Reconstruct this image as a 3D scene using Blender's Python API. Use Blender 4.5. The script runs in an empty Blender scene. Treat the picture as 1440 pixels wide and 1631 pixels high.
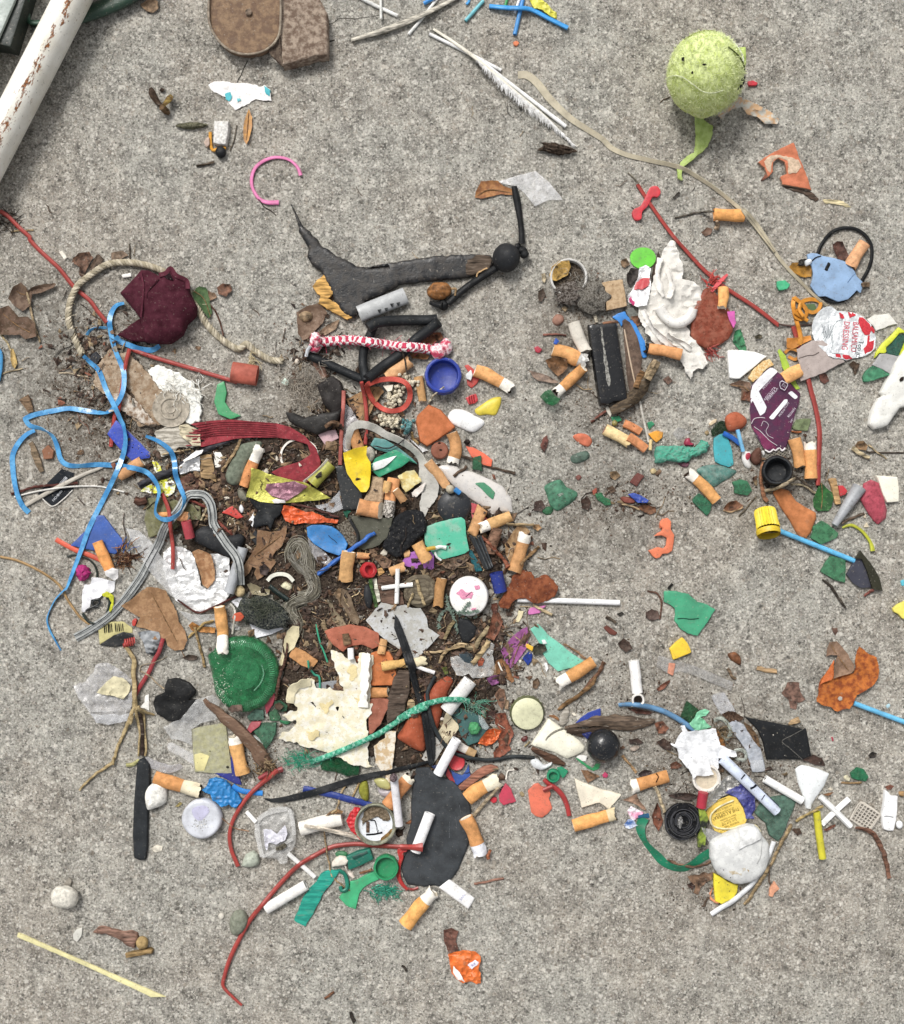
import bpy,bmesh,math,random
import numpy as np
G={}
from mathutils import Vector,Matrix
from mathutils.geometry import delaunay_2d_cdt
S=0.0004
HC=1750.0
CX,CY=720.0,815.5
sc=bpy.context.scene
cam=bpy.data.objects.new('camera',bpy.data.cameras.new('camera'))
sc.collection.objects.link(cam)
cam.location=(0,0,HC*S)
cam.data.sensor_fit='VERTICAL'
cam.data.sensor_height=24
cam.data.lens=24*HC/1631.0
cam.data.clip_start=0.01
cam.data.clip_end=100
sc.camera=cam
w=bpy.data.worlds.new('World');sc.world=w;w.use_nodes=True
nt=w.node_tree;nt.nodes.clear()
sky=nt.nodes.new('ShaderNodeTexSky');sky.sky_type='NISHITA';sky.sun_disc=False
SUN_EL,SUN_AZ=math.radians(52),math.radians(-28)
sky.sun_elevation=SUN_EL;sky.sun_rotation=SUN_AZ
sky.dust_density=4.0
hs=nt.nodes.new('ShaderNodeHueSaturation');hs.inputs['Saturation'].default_value=0.12
bg=nt.nodes.new('ShaderNodeBackground');bg.inputs['Strength'].default_value=0.115
wo=nt.nodes.new('ShaderNodeOutputWorld')
nt.links.new(sky.outputs[0],hs.inputs['Color']);nt.links.new(hs.outputs[0],bg.inputs['Color'])
nt.links.new(bg.outputs[0],wo.inputs['Surface'])
sl=bpy.data.lights.new('sun','SUN');sl.energy=2.0;sl.angle=math.radians(17);sl.color=(1,0.965,0.91)
so=bpy.data.objects.new('sun',sl);sc.collection.objects.link(so)
so.rotation_euler=(math.pi/2-SUN_EL,0,-SUN_AZ+math.pi)
_d=Vector((math.sin(SUN_AZ)*math.cos(SUN_EL),math.cos(SUN_AZ)*math.cos(SUN_EL),math.sin(SUN_EL)))
so.rotation_euler=_d.to_track_quat('Z','Y').to_euler()
sc.view_settings.view_transform='Standard';sc.view_settings.look='None'
sc.view_settings.exposure=0.32;sc.view_settings.gamma=1.0
sc.view_settings.use_curve_mapping=False
random.seed(7);RNG=np.random.default_rng(7)
COL=sc.collection
def _h(ix,iy,iz,sd):
 n=(ix*374761393+iy*668265263+iz*2147483647%1000003*7+iz*1274126177+sd*974711)&0x7fffffff
 n=((n^(n>>13))*1274126177)&0x7fffffff
 n=n^(n>>16)
 return(n&0xffff)/32767.5-1.0
def vn(x,y,z=0.0,sd=0):
 x=np.asarray(x,float);y=np.asarray(y,float);z=np.asarray(z,float)+0*x
 fx,fy,fz=np.floor(x),np.floor(y),np.floor(z)
 ix,iy,iz=fx.astype(np.int64),fy.astype(np.int64),fz.astype(np.int64)
 u,v,q=x-fx,y-fy,z-fz
 u,v,q=u*u*(3-2*u),v*v*(3-2*v),q*q*(3-2*q)
 r=0
 for a in(0,1):
  for b in(0,1):
   for c in(0,1):
    r=r+_h(ix+a,iy+b,iz+c,sd)*(u if a else 1-u)*(v if b else 1-v)*(q if c else 1-q)
 return r
def fbm(x,y,sd=0,o=3):
 r=0;a=1.0
 for i in range(o):
  r=r+a*vn(x*2**i+13.7*i,y*2**i+5.1*i,0,sd+i);a*=0.5
 return r
def crease(x,y,sd=0):
 a=1-2*np.abs(vn(x,y,0,sd));b=1-2*np.abs(vn(x*1.9+3,y*1.9+7,0,sd+3))
 return 0.65*a+0.35*b
HW,HH,CELL=740,836,2.0
OX,OY=-20.0,-20.0
HM=np.zeros((HH,HW))
def hs_(x,y):
 fx=np.clip((np.asarray(x,float)-OX)/CELL-.5,0,HW-1.001);fy=np.clip((np.asarray(y,float)-OY)/CELL-.5,0,HH-1.001)
 i,j=fx.astype(int),fy.astype(int);u,v=fx-i,fy-j
 return(HM[j,i]*(1-u)+HM[j,i+1]*u)*(1-v)+(HM[j+1,i]*(1-u)+HM[j+1,i+1]*u)*v
def field(x,y,mr=1,br=3):
 """max-filtered and blurred local height, sampled at x, y"""
 x=np.asarray(x,float);y=np.asarray(y,float);pad=mr+br+2
 i0=int(np.clip((x.min()-OX)/CELL-pad,0,HW-2));i1=int(np.clip((x.max()-OX)/CELL+pad,i0+2,HW))
 j0=int(np.clip((y.min()-OY)/CELL-pad,0,HH-2));j1=int(np.clip((y.max()-OY)/CELL+pad,j0+2,HH))
 A=HM[j0:j1,i0:i1]
 for ax in(0,1):
  B=A.copy()
  for k in range(1,mr+1):
   for s_ in(k,-k):
    B=np.maximum(B,np.roll(A,s_,ax))
  A=B
 for ax in(0,1):
  B=0
  P=np.pad(A,[(br,br)if ax==0 else(0,0),(br,br)if ax==1 else(0,0)],'edge')
  for k in range(2*br+1):
   B=B+(P[k:k+A.shape[0],:]if ax==0 else P[:,k:k+A.shape[1]])
  A=B/(2*br+1)
 fx=np.clip((x-OX)/CELL-.5-i0,0,A.shape[1]-1.001);fy=np.clip((y-OY)/CELL-.5-j0,0,A.shape[0]-1.001)
 i,j=fx.astype(int),fy.astype(int);u,v=fx-i,fy-j
 return(A[j,i]*(1-u)+A[j,i+1]*u)*(1-v)+(A[j+1,i]*(1-u)+A[j+1,i+1]*u)*v
def cells(x0,y0,x1,y1):
 i0=int(np.clip((x0-OX)/CELL,0,HW));i1=int(np.clip((x1-OX)/CELL+1,0,HW))
 j0=int(np.clip((y0-OY)/CELL,0,HH));j1=int(np.clip((y1-OY)/CELL+1,0,HH))
 if i1<=i0 or j1<=j0:return None
 jj,ii=np.mgrid[j0:j1,i0:i1]
 return jj,ii,OX+(ii+.5)*CELL,OY+(jj+.5)*CELL
def inside(px,py,P):
 r=np.zeros(px.shape,bool);n=len(P)
 for k in range(n):
  x1,y1=P[k];x2,y2=P[(k+1)%n]
  if y1==y2:continue
  c=((y1>py)!=(y2>py))&(px<(x2-x1)*(py-y1)/(y2-y1)+x1)
  r^=c
 return r
def pdist(px,py,P):
 d=np.full(px.shape,1e9);n=len(P)
 for k in range(n):
  a=P[k];b=P[(k+1)%n];v=b-a;l=v@v+1e-9
  t=np.clip(((px-a[0])*v[0]+(py-a[1])*v[1])/l,0,1)
  d=np.minimum(d,np.hypot(px-a[0]-t*v[0],py-a[1]-t*v[1]))
 return d
def rest(P,pc=90):
 """plane z = a x + b y + c on which a rigid piece with outline P comes to rest"""
 c=cells(P[:,0].min(),P[:,1].min(),P[:,0].max(),P[:,1].max())
 if c is None:return 0,0,0
 jj,ii,x,y=c;m=inside(x,y,P)
 if m.sum()<4:return 0,0,float(hs_(P[:,0].mean(),P[:,1].mean()))
 x,y,z=x[m],y[m],HM[jj[m],ii[m]]
 A=np.c_[x,y,np.ones(len(x))];s_,*_=np.linalg.lstsq(A,z,rcond=None)
 a,b=np.clip(s_[:2],-.2,.2)
 return a,b,float(np.percentile(z-a*x-b*y,pc))
def W3(x,y,z,zr=None):
 k=1-(z if zr is None else zr)/HC
 return np.c_[(np.asarray(x)-CX)*k*S,-(np.asarray(y)-CY)*k*S,np.asarray(z)*S+0*np.asarray(x)]
ADJ=set('red blue green yellow white black grey pink purple orange brown navy teal tan cream pale dark clear lime magenta maroon copper olive amber crimson coral salmon cyan silver golden long thin small round mint rust rusty turquoise terracotta printed big fat iridescent'.split())
CATS=dict(leaf='leaf',straw='straw',ribbon='ribbon',butt='cigarette butt',wire='wire',wrapper='wrapper',glass='glass',pebble='pebble',twig='twig',stem='stem',leaves='leaf',fragment='leaf',husk='seed husk',stick='stick',petal='petal',shell='shell')
def tag(o,nlc,par,kind=None,grp=None):
 p=nlc.split('|')
 o.name=p[0];G[p[0]]=o
 if par is None:
  if kind:o['kind']=kind
  if len(p)>1:o['label']=p[1]
  o['category']=p[2]if len(p)>2 else CATS.get(p[0].split('_')[-1],' '.join([w for w in p[0].split('_')[-2:]if w not in ADJ]or p[0].split('_')[-1:]))
  if len(p)>3:o['group']=p[3]
  if grp:o['group']=grp
 elif len(p)>1:o['label']=p[1]
def org(o):
 return Vector(o['_o'])if '_o' in o.keys()else o.location.copy()
ORG={}
def mesh(nlc,V,Fs,mats,mi=None,par=None,kind=None,smooth=True,fixn=True,ang=40):
 """V in world metres"""
 V=np.asarray(V,float);lo,hi=V.min(0),V.max(0)
 o3=Vector(((lo[0]+hi[0])/2,(lo[1]+hi[1])/2,lo[2]))
 me=bpy.data.meshes.new(nlc.split('|')[0])
 me.from_pydata((V-np.array(o3)).tolist(),[],[tuple(int(i)for i in f)for f in Fs])
 if not isinstance(mats,(list,tuple)):mats=[mats]
 for m in mats:me.materials.append(M(m)if isinstance(m,str)else m)
 if mi is not None:me.polygons.foreach_set('material_index',list(mi))
 if fixn:
  bm=bmesh.new();bm.from_mesh(me);bmesh.ops.recalc_face_normals(bm,faces=bm.faces);bm.to_mesh(me);bm.free()
 if smooth:
  me.polygons.foreach_set('use_smooth',[True]*len(me.polygons));me.set_sharp_from_angle(angle=math.radians(ang))
 o=bpy.data.objects.new('x',me);COL.objects.link(o)
 if par is not None:
  o.parent=par;o.location=o3-ORG[par.as_pointer()]
 else:o.location=o3
 ORG[o.as_pointer()]=o3
 tag(o,nlc,par,kind)
 return o
def empty(nlc,x,y,z=None):
 o=bpy.data.objects.new('x',None);COL.objects.link(o)
 if z is None:z=float(hs_(x,y))
 o3=Vector(W3(np.array([x]),np.array([y]),np.array([z]))[0]);o.location=o3;o.empty_display_size=.005
 ORG[o.as_pointer()]=o3;tag(o,nlc,None);return o
ZW=dict(A=(0,0,3),B=(480,0,3),C=(960,0,3),D=(0,380,4.5),E=(0,640,4.5),F=(300,320,4.5),G=(580,260,4.5),H=(440,480,4.5),I=(700,520,4.5),J=(840,360,4.5),K=(1120,320,4.5),L=(1000,580,6.2727),M=(1160,560,5.143),N=(1160,740,5.143),O=(860,800,4.5),P=(220,660,6),Q=(380,660,6),R=(540,660,6),S=(660,740,6),T=(90,840,6),U=(250,840,6),V=(460,840,6),W=(640,920,6),X=(90,1020,6),Y=(270,1000,6),Z=(440,1020,6),a=(620,1060,6),b=(800,1080,6),c=(180,1180,5.538),d=(360,1220,5.538),e=(540,1200,5.143),f=(980,1080,5.538),g=(1180,1000,5.538),h=(980,1220,5.143),i=(1180,1180,5.538),j=(0,1380,4.5),k=(300,1380,2.769),l=(1340,480,7.41),m=(0,0,7.2),n=(320,0,6.545),o=(0,0,1))
CUR=['o']
def at(z):CUR[0]=z
def q(s,z=None):
 if not isinstance(s,str):return np.asarray(s,float)
 out=[]
 z=z or CUR[0]
 for t in s.split():
  if len(t)==1 and t.isalpha():z=t;continue
  x,y=t.split(',')[:2];x0,y0,k=ZW[z];out.append((x0+float(x)/k,y0+float(y)/k))
 return np.array(out)
def catmull(P,closed,ds):
 n=len(P);out=[]
 rng=range(n)if closed else range(n-1)
 for i in rng:
  p0=P[(i-1)%n]if closed or i>0 else 2*P[0]-P[1]
  p1,p2=P[i],P[(i+1)%n]
  p3=P[(i+2)%n]if closed or i+2<n else 2*P[-1]-P[-2]
  m=max(1,int(np.linalg.norm((p2-p1)[:2])/ds))
  for k in range(m):
   t=k/m
   out.append(.5*((2*p1)+(p2-p0)*t+(2*p0-5*p1+4*p2-p3)*t*t+(3*p1-p0-3*p2+p3)*t**3))
 if not closed:out.append(P[-1])
 return np.array(out)
def resample(P,ds):
 out=[]
 n=len(P)
 for i in range(n):
  a,b=P[i],P[(i+1)%n];m=max(1,int(round(np.linalg.norm(b-a)/ds)))
  for k in range(m):out.append(a+(b-a)*k/m)
 return np.array(out)
def area(P):
 x,y=P[:,0],P[:,1];return.5*float(np.sum(x*np.roll(y,-1)-y*np.roll(x,-1)))
def outline(P,rd,jag,ds,sd):
 if rd==2:P=catmull(P,True,ds)
 else:
  if rd==1:
   Q=[];n=len(P)
   for i in range(n):
    a,b,c=P[i-1],P[i],P[(i+1)%n]
    la,lc=np.linalg.norm(a-b)+1e-6,np.linalg.norm(c-b)+1e-6;r=min(1.3,.3*la,.3*lc)
    Q+=[b+(a-b)*r/la,b+(a+c-2*b)*.0+((a-b)/la+(c-b)/lc)*r*.22,b+(c-b)*r/lc]
   P=np.array(Q)
  P=resample(P,ds)
 if area(P)<0:P=P[::-1]
 if jag:
  t=np.roll(P,-1,0)-np.roll(P,1,0);t/=np.linalg.norm(t,axis=1)[:,None]+1e-9
  nrm=np.c_[t[:,1],-t[:,0]]
  amt=vn(P[:,0]/3.1,P[:,1]/3.1,0,sd)*.6+vn(P[:,0]/8,P[:,1]/8,0,sd+1)*.8
  P=P+nrm*(amt*jag)[:,None]
 keep=[0]
 for i in range(1,len(P)):
  if np.linalg.norm(P[i]-P[keep[-1]])>.25*ds:keep.append(i)
 return P[keep]
CNT=[0]
def slab(nlc,mat,pts,h=3.,e=None,ew=None,dr=0.,wr=0.,ws=14.,rd=1,jag=0.,holes=(),curl=0.,par=None,lift=0.,gs=None,kind=None,side=None,pc=90,ang=40,crs=True,wild=0.,noh=False,bub=0.,tilt=None,zz=None):
 CNT[0]+=1;sd=CNT[0]*17%9973
 P0=q(pts);A=abs(area(P0));g=gs or float(np.clip(math.sqrt(A)/9,2.2,8))
 if wr:g=min(g,max(1.6,ws/4.5))
 ds=min(g,4.0)
 if jag:ds=min(ds,2.0)
 P=outline(P0,rd,jag,ds,sd)
 HL=[outline(q(hh),2,jag*.5,ds,sd+5)for hh in holes]
 loops=[P]+HL
 x0,y0=P.min(0);x1,y1=P.max(0)
 e=min(h*.3,.8)if e is None else e;ew=ew or max(e,.4)
 gx,gy=np.meshgrid(np.arange(x0+g/2,x1,g),np.arange(y0+g/2,y1,g));gx,gy=gx.ravel(),gy.ravel()
 gx=gx+RNG.uniform(-.28,.28,gx.shape)*g;gy=gy+RNG.uniform(-.28,.28,gy.shape)*g
 def ok(x,y,mn):
  m=inside(x,y,P)
  for L in HL:m&=~inside(x,y,L)
  d=pdist(x,y,P)
  for L in HL:d=np.minimum(d,pdist(x,y,L))
  return m&(d>mn)
 m=ok(gx,gy,ew+.35*g if ew<6 else 1.0);pts2=[np.c_[gx,gy][m]]
 for dd in((ew*.35,ew)if ew<6 else(1.0,)):
  for L in loops:
   t=np.roll(L,-1,0)-np.roll(L,1,0);t/=np.linalg.norm(t,axis=1)[:,None]+1e-9
   nr=np.c_[-t[:,1],t[:,0]]*(1 if L is P else 1)
   for sg in((1,)if L is P else(-1,1)):
    R=L+nr*dd*sg
    mm=ok(R[:,0],R[:,1],dd*.85)
    pts2.append(R[mm])
 allp=np.vstack(loops+pts2);ed=[];o=0
 for L in loops:
  n=len(L);ed+=[(o+k,o+(k+1)%n)for k in range(n)];o+=n
 vs,_,fs,*_=delaunay_2d_cdt([Vector(p)for p in allp.tolist()],ed,[],0,1e-4)
 V=np.array([tuple(v)for v in vs]);F=np.array([f for f in fs if len(f)==3])
 c=V[F].mean(1);keep=inside(c[:,0],c[:,1],P)
 for L in HL:keep&=~inside(c[:,0],c[:,1],L)
 F=F[keep]
 a_,b_,c_=V[F[:,0]],V[F[:,1]],V[F[:,2]]
 ar=(b_[:,0]-a_[:,0])*(c_[:,1]-a_[:,1])-(b_[:,1]-a_[:,1])*(c_[:,0]-a_[:,0])
 F=F[np.abs(ar)>1e-5];ar=ar[np.abs(ar)>1e-5]
 F[ar>0]=F[ar>0][:,::-1]
 used=np.unique(F);mp=-np.ones(len(V),int);mp[used]=np.arange(len(used));V=V[used];F=mp[F]
 d=pdist(V[:,0],V[:,1],P)
 for L in HL:d=np.minimum(d,pdist(V[:,0],V[:,1],L))
 dmax=max(d.max(),1e-3)
 pa,pb,pcst=rest(P,pc)
 if tilt:pa+=tilt[0];pb+=tilt[1];pcst-=tilt[0]*P[:,0].mean()+tilt[1]*P[:,1].mean()-abs(tilt[0])*(x1-x0)/2-abs(tilt[1])*(y1-y0)/2
 if zz is not None:pa=pb=0;pcst=zz
 def base(x,y):
  z=pa*x+pb*y+pcst
  if dr:z=z*(1-dr)+dr*field(x,y)
  if wr:z=z+wr*((crease if crs else fbm)(x/ws,y/ws,sd)*.5+.5)
  if wild:z=z+wild*(vn(x/35,y/35,0,sd+9)*.5+.5)
  return z+lift
 zb=base(V[:,0],V[:,1])
 if curl:zb=zb+curl*(1-d/dmax)**2*(.55+.45*vn(V[:,0]/20,V[:,1]/20,0,sd+2))
 if bub:zb=zb+bub*(1-(1-d/dmax)**2)
 t=np.clip(d/ew,0,1);zt=zb+(h-e)+e*np.sqrt(1-(1-t)**2)
 zr=zt if(dr or curl)else float(np.mean(zt))
 kz=zb if(dr or curl)else zr
 Vt=W3(V[:,0],V[:,1],zt,zr);Vb=W3(V[:,0],V[:,1],zb,zr)
 n=len(V)
 E={}
 for f in F:
  for k in range(3):
   a,b=int(f[k]),int(f[(k+1)%3]);key=(min(a,b),max(a,b))
   E.setdefault(key,[]).append((a,b))
 S_=[(b,a,a+n,b+n)for v in E.values()if len(v)==1 for a,b in v]
 Fs=[tuple(f)for f in F]+[tuple(int(i)+n for i in f[::-1])for f in F]+S_
 mats=[mat]+([side]if side else[]);mi=[0]*(2*len(F))+[1 if side else 0]*len(S_)
 ob=mesh(nlc,np.vstack([Vt,Vb]),Fs,mats,mi,par,kind,fixn=False,ang=ang)
 if not noh:
  cc=cells(x0,y0,x1,y1)
  if cc is not None:
   jj,ii,X,Y=cc;m=inside(X,Y,P)
   for L in HL:m&=~inside(X,Y,L)
   if m.any():
    X,Y=X[m],Y[m];dd=pdist(X,Y,P)
    z=base(X,Y)+(h-e)+e*np.sqrt(1-(1-np.clip(dd/ew,0,1))**2)
    if bub:z=z+bub*(1-(1-np.clip(dd/dmax,0,1))**2)
    HM[jj[m],ii[m]]=np.maximum(HM[jj[m],ii[m]],z)
 return ob
def chip(nlc,mat,pts,h=5.,**k):k.setdefault('jag',.4);return slab(nlc,mat,pts,h,**k)
def sheet(nlc,mat,pts,wr=2.5,ws=11,dr=.55,jag=.8,h=.6,**k):return slab(nlc,mat,pts,h,e=.15,dr=dr,wr=wr,ws=ws,jag=jag,rd=k.pop('rd',0),ang=k.pop('ang',32),**k)
def leaf(nlc,mat,pts,vein=None,curl=5.,**k):
 k.setdefault('wr',1.6);k.setdefault('ws',14)
 o=sheet(nlc,mat,pts,curl=curl,**k)
 if vein:
  for v in vein:tube('vein','wood#8d6a45',v,.7,par=o,zoff=.4,k=5)
 return o
def peb(nlc,mat,pts,h=9.,wr=0.,ws=12,**k):
 P=q(pts);r=math.sqrt(abs(area(P))/math.pi)
 return slab(nlc,mat,pts,h,e=h*.85,ew=r*.75,rd=k.pop('rd',2),wr=wr,ws=ws,crs=False,**k)
def frames(P3):
 t=np.gradient(P3,axis=0);t/=np.linalg.norm(t,axis=1)[:,None]+1e-9
 up=np.array([0,0,1.]);n=np.cross(t,up);ln=np.linalg.norm(n,axis=1)
 n[ln<1e-3]=(1,0,0);n/=np.linalg.norm(n,axis=1)[:,None]
 b=np.cross(n,t);return t,n,b
def sweepV(P3,R,k=10,sq=1.,nz=0.,sd=0,cap=(1,1),closed=False,phase=0.):
 """P3 in px units. returns V (px), faces"""
 m=len(P3);R=np.broadcast_to(np.asarray(R,float),(m,));t,n,b=frames(P3)
 if closed:
  tt=np.roll(P3,-1,0)-np.roll(P3,1,0);tt/=np.linalg.norm(tt,axis=1)[:,None]+1e-9
  n=np.cross(tt,[0,0,1.]);n/=np.linalg.norm(n,axis=1)[:,None]+1e-9;b=np.cross(n,tt)
 a=np.arange(k)*2*np.pi/k+phase
 rr=R[:,None]*np.ones(k)
 if nz:
  s_=np.cumsum(np.r_[0,np.linalg.norm(np.diff(P3,axis=0),axis=1)])
  rr=rr*(1+nz*vn(np.cos(a)[None,:]*1.7+0*s_[:,None],np.sin(a)[None,:]*1.7+0*s_[:,None],s_[:,None]/(R.mean()*1.6+1),sd))
 V=P3[:,None,:]+n[:,None,:]*(rr*np.cos(a))[...,None]+b[:,None,:]*(rr*np.sin(a)*sq)[...,None]
 V=V.reshape(-1,3);Fs=[]
 rg=m if closed else m-1
 for i in range(rg):
  i2=(i+1)%m
  for j in range(k):
   j2=(j+1)%k;Fs.append((i*k+j,i*k+j2,i2*k+j2,i2*k+j))
 if not closed:
  if cap[0]:Fs.append(tuple(range(k))[::-1])
  if cap[1]:Fs.append(tuple((m-1)*k+j for j in range(k)))
 return V,Fs
def raster(P3,R,sq=1.):
 R=np.broadcast_to(np.asarray(R,float),(len(P3),))
 for(x,y,z),r in zip(P3,R):
  c=cells(x-r,y-r,x+r,y+r)
  if c is None:continue
  jj,ii,X,Y=c;d2=((X-x)**2+(Y-y)**2)/(r*r+.5);m=d2<1.0
  if m.any():HM[jj[m],ii[m]]=np.maximum(HM[jj[m],ii[m]],z+r*sq*np.sqrt(1-d2[m]))
def pxW(V,zr=None):return W3(V[:,0],V[:,1],V[:,2],zr)
def path3(pts,r,rigid=False,sq=1.,sm=True,zoff=0.,ds=None,zs=None,closed=False,seg=True):
 P=q(pts)
 ds=ds or max(1.5,r*.9)
 P2=catmull(P,closed,ds)if sm and len(P)>2 else(catmull(P,False,ds)if not closed else resample(P,ds))
 hz=field(P2[:,0],P2[:,1],1,1)
 if rigid:
  s_=np.linspace(0,1,len(P2));A=np.c_[s_,np.ones(len(s_))]
  co,*_=np.linalg.lstsq(A,hz,rcond=None);L=np.linalg.norm(P2[-1]-P2[0]);co[0]=np.clip(co[0],-.25*L,.25*L)
  z=co[0]*s_;z=z+np.percentile(hz-z,85)
 else:
  n=max(1,int(7/ds));z=hz.copy()
  if len(z)>4:
   for _ in range(2):
    pz=np.pad(z,n,'wrap' if closed else 'edge');z=np.maximum(np.convolve(pz,np.ones(2*n+1)/(2*n+1),'valid'),hz*.82)
   pz=np.pad(z,2,'wrap' if closed else 'edge');z=np.convolve(pz,np.ones(5)/5,'valid')
 if zs is not None:z=z+np.interp(np.linspace(0,1,len(z)),np.linspace(0,1,len(zs)),zs)
 return np.c_[P2,z+r*sq+zoff]
def tube(nlc,mat,pts,r,rigid=False,k=8,sq=1.,nz=0.,par=None,zoff=0.,sm=True,zs=None,closed=False,hollow=0,taper=None,kind=None,wob=0.,ds=None,noh=False):
 CNT[0]+=1
 P3=path3(pts,r,rigid,sq,sm,zoff,zs=zs,closed=closed,ds=ds)
 if wob:P3[:,0]+=wob*vn(P3[:,0]/9,P3[:,1]/9,0,CNT[0]);P3[:,1]+=wob*vn(P3[:,0]/9,P3[:,1]/9,4,CNT[0])
 n=len(P3);R=np.full(n,float(r))
 if taper:R=np.interp(np.linspace(0,1,n),np.linspace(0,1,len(taper)),taper)*r
 V,Fs=sweepV(P3,R,k,sq,nz,CNT[0],(0,0)if hollow else(1,1),closed)
 mats=[mat];mi=[0]*len(Fs)
 if hollow:
  V2,F2=sweepV(P3,R*.72,k,sq,0,0,(0,0));o=len(V)
  F2=[tuple(i+o for i in f[::-1])for f in F2];V=np.vstack([V,V2]);mi+=[0]*len(F2)
  R1=[((j),(j+1)%k,o+(j+1)%k,o+j)[::-1]for j in range(k)];b0=(n-1)*k
  R2=[(b0+j,b0+(j+1)%k,o+b0+(j+1)%k,o+b0+j)for j in range(k)]
  Fs=Fs+F2+R1+R2;mi+=[0]*(2*k)
 ob=mesh(nlc,pxW(V,None if not rigid else float(P3[:,2].mean())),Fs,mats,mi,par,kind)
 if not noh:raster(P3,R,sq)
 return ob
def ribbon(nlc,mat,pts,w_,th=.8,par=None,tw=None,zs=None,zoff=0.,taper=None,ds=2.5,cup=0.,off=0.,noh=False,rough=0.,closed=False):
 P3=path3(pts,.1,False,1.,True,zoff+th/2,ds=ds,zs=zs,closed=closed);n=len(P3);t,nn,b=frames(P3)
 if closed:
  tt=np.roll(P3,-1,0)-np.roll(P3,1,0);tt/=np.linalg.norm(tt,axis=1)[:,None]+1e-9
  nn=np.cross(tt,[0,0,1.]);nn/=np.linalg.norm(nn,axis=1)[:,None]+1e-9;b=np.cross(nn,tt)
 u=np.linspace(0,1,n)
 W_=np.full(n,w_/2.)if taper is None else np.interp(u,np.linspace(0,1,len(taper)),taper)*w_/2
 A=np.zeros(n)if tw is None else np.radians(np.interp(u,np.linspace(0,1,len(tw)),tw))
 if rough:W_=W_*(1+rough*vn(P3[:,0]/4,P3[:,1]/4,0,3))
 K=5;V=[]
 lift=np.abs(np.sin(A))*W_
 for s_ in(1,-1):
  for j in range(K):
   f=(j/(K-1))*2-1
   dv=nn*np.cos(A)[:,None]+np.array([0,0,1.])*np.sin(A)[:,None]
   nv=np.array([0,0,1.])*np.cos(A)[:,None]-nn*np.sin(A)[:,None]
   V.append(P3+dv*(W_*f+off)[:,None]+nv*(s_*th/2+cup*(f*f))+np.c_[0*lift,0*lift,lift])
 V=np.stack(V,1)
 idx=list(range(K))+list(range(2*K-1,K-1,-1));Fs=[]
 for i in range(n if closed else n-1):
  i2=(i+1)%n
  for a in range(2*K):
   c,d=idx[a],idx[(a+1)%(2*K)]
   Fs.append((i*2*K+c,i*2*K+d,i2*2*K+d,i2*2*K+c))
 if not closed:
  Fs.append(tuple(idx));Fs.append(tuple((n-1)*2*K+c for c in idx[::-1]))
 ob=mesh(nlc,pxW(V.reshape(-1,3)),Fs,mat,None,par)
 if not noh:raster(np.c_[P3[:,:2],P3[:,2]+lift],np.maximum(W_*np.abs(np.cos(A)),1),.15)
 return ob
def rope(nlc,mats,pts,R,strands=3,pitch=14.,par=None,both=False,zs=None,fuzz=0):
 P3=path3(pts,R,False,.9,True,0,ds=max(1.2,pitch/12),zs=zs);n=len(P3);t,nn,b=frames(P3)
 s_=np.cumsum(np.r_[0,np.linalg.norm(np.diff(P3,axis=0),axis=1)]);VV,FF,MI=[],[],[];o=0
 dirs=(1,-1)if both else(1,)
 for dn in dirs:
  for k in range(strands):
   ph=2*np.pi*k/strands+(0 if dn>0 else np.pi/strands);a=dn*2*np.pi*s_/pitch+ph
   rad=R*(.5 if not both else.62)*(1+(.10*np.sin(a*strands)if both else 0))
   Q=P3+nn*(np.cos(a)*rad)[:,None]+b*(np.sin(a)*rad)[:,None]
   V,Fs=sweepV(Q,R*(.56 if not both else 1.45/strands),6,.9,.12,k)
   VV.append(V);FF+=[tuple(i+o for i in f)for f in Fs];MI+=[(k+(dn<0))%len(mats)]*len(Fs);o+=len(V)
 if fuzz:
  for _ in range(fuzz):
   i=RNG.integers(0,n);a=RNG.uniform(0,6.28);st=P3[i]+(nn[i]*np.cos(a)+b[i]*np.sin(a))*R*.8
   d=RNG.normal(size=3)*R*.7+(nn[i]*np.cos(a)+b[i]*abs(np.sin(a)))*R*.5
   V,Fs=sweepV(np.array([st,st+d*.5,st+d]),.35,3);VV.append(V);FF+=[tuple(i_+o for i_ in f)for f in Fs];MI+=[0]*len(Fs);o+=len(V)
 ob=mesh(nlc,pxW(np.vstack(VV)),FF,list(mats),MI,par,fixn=False);raster(P3,R);return ob
def strands(nlc,mats,c,rx,ry,n,L,r=.6,spread=6.28,dirn=0.,par=None,zh=4.,lift=0.,kind=None,curlf=1.):
 """a tuft or tangle of thin fibres as one thing, centred c (px window)"""
 (cx,cy),=q(c);VV,FF,MI=[],[],[];o=0
 for k in range(n):
  x=cx+RNG.normal()*rx*.45;y=cy+RNG.normal()*ry*.45;a=dirn+RNG.uniform(-spread/2,spread/2);P=[]
  l=L*RNG.uniform(.5,1.2);m=7;z0=float(hs_(x,y))+RNG.uniform(0,zh)+lift
  for i in range(m):
   P.append((x,y,z0+1.2*math.sin(i*1.1+k)));a+=RNG.normal()*.45*curlf;x+=math.cos(a)*l/m;y+=math.sin(a)*l/m
  V,Fs=sweepV(np.array(P),np.linspace(r,r*.5,m),4);VV.append(V);FF+=[tuple(i+o for i in f)for f in Fs];MI+=[k%len(mats)]*len(Fs);o+=len(V)
 return mesh(nlc,pxW(np.vstack(VV)),FF,list(mats),MI,par,kind,fixn=False)
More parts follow.
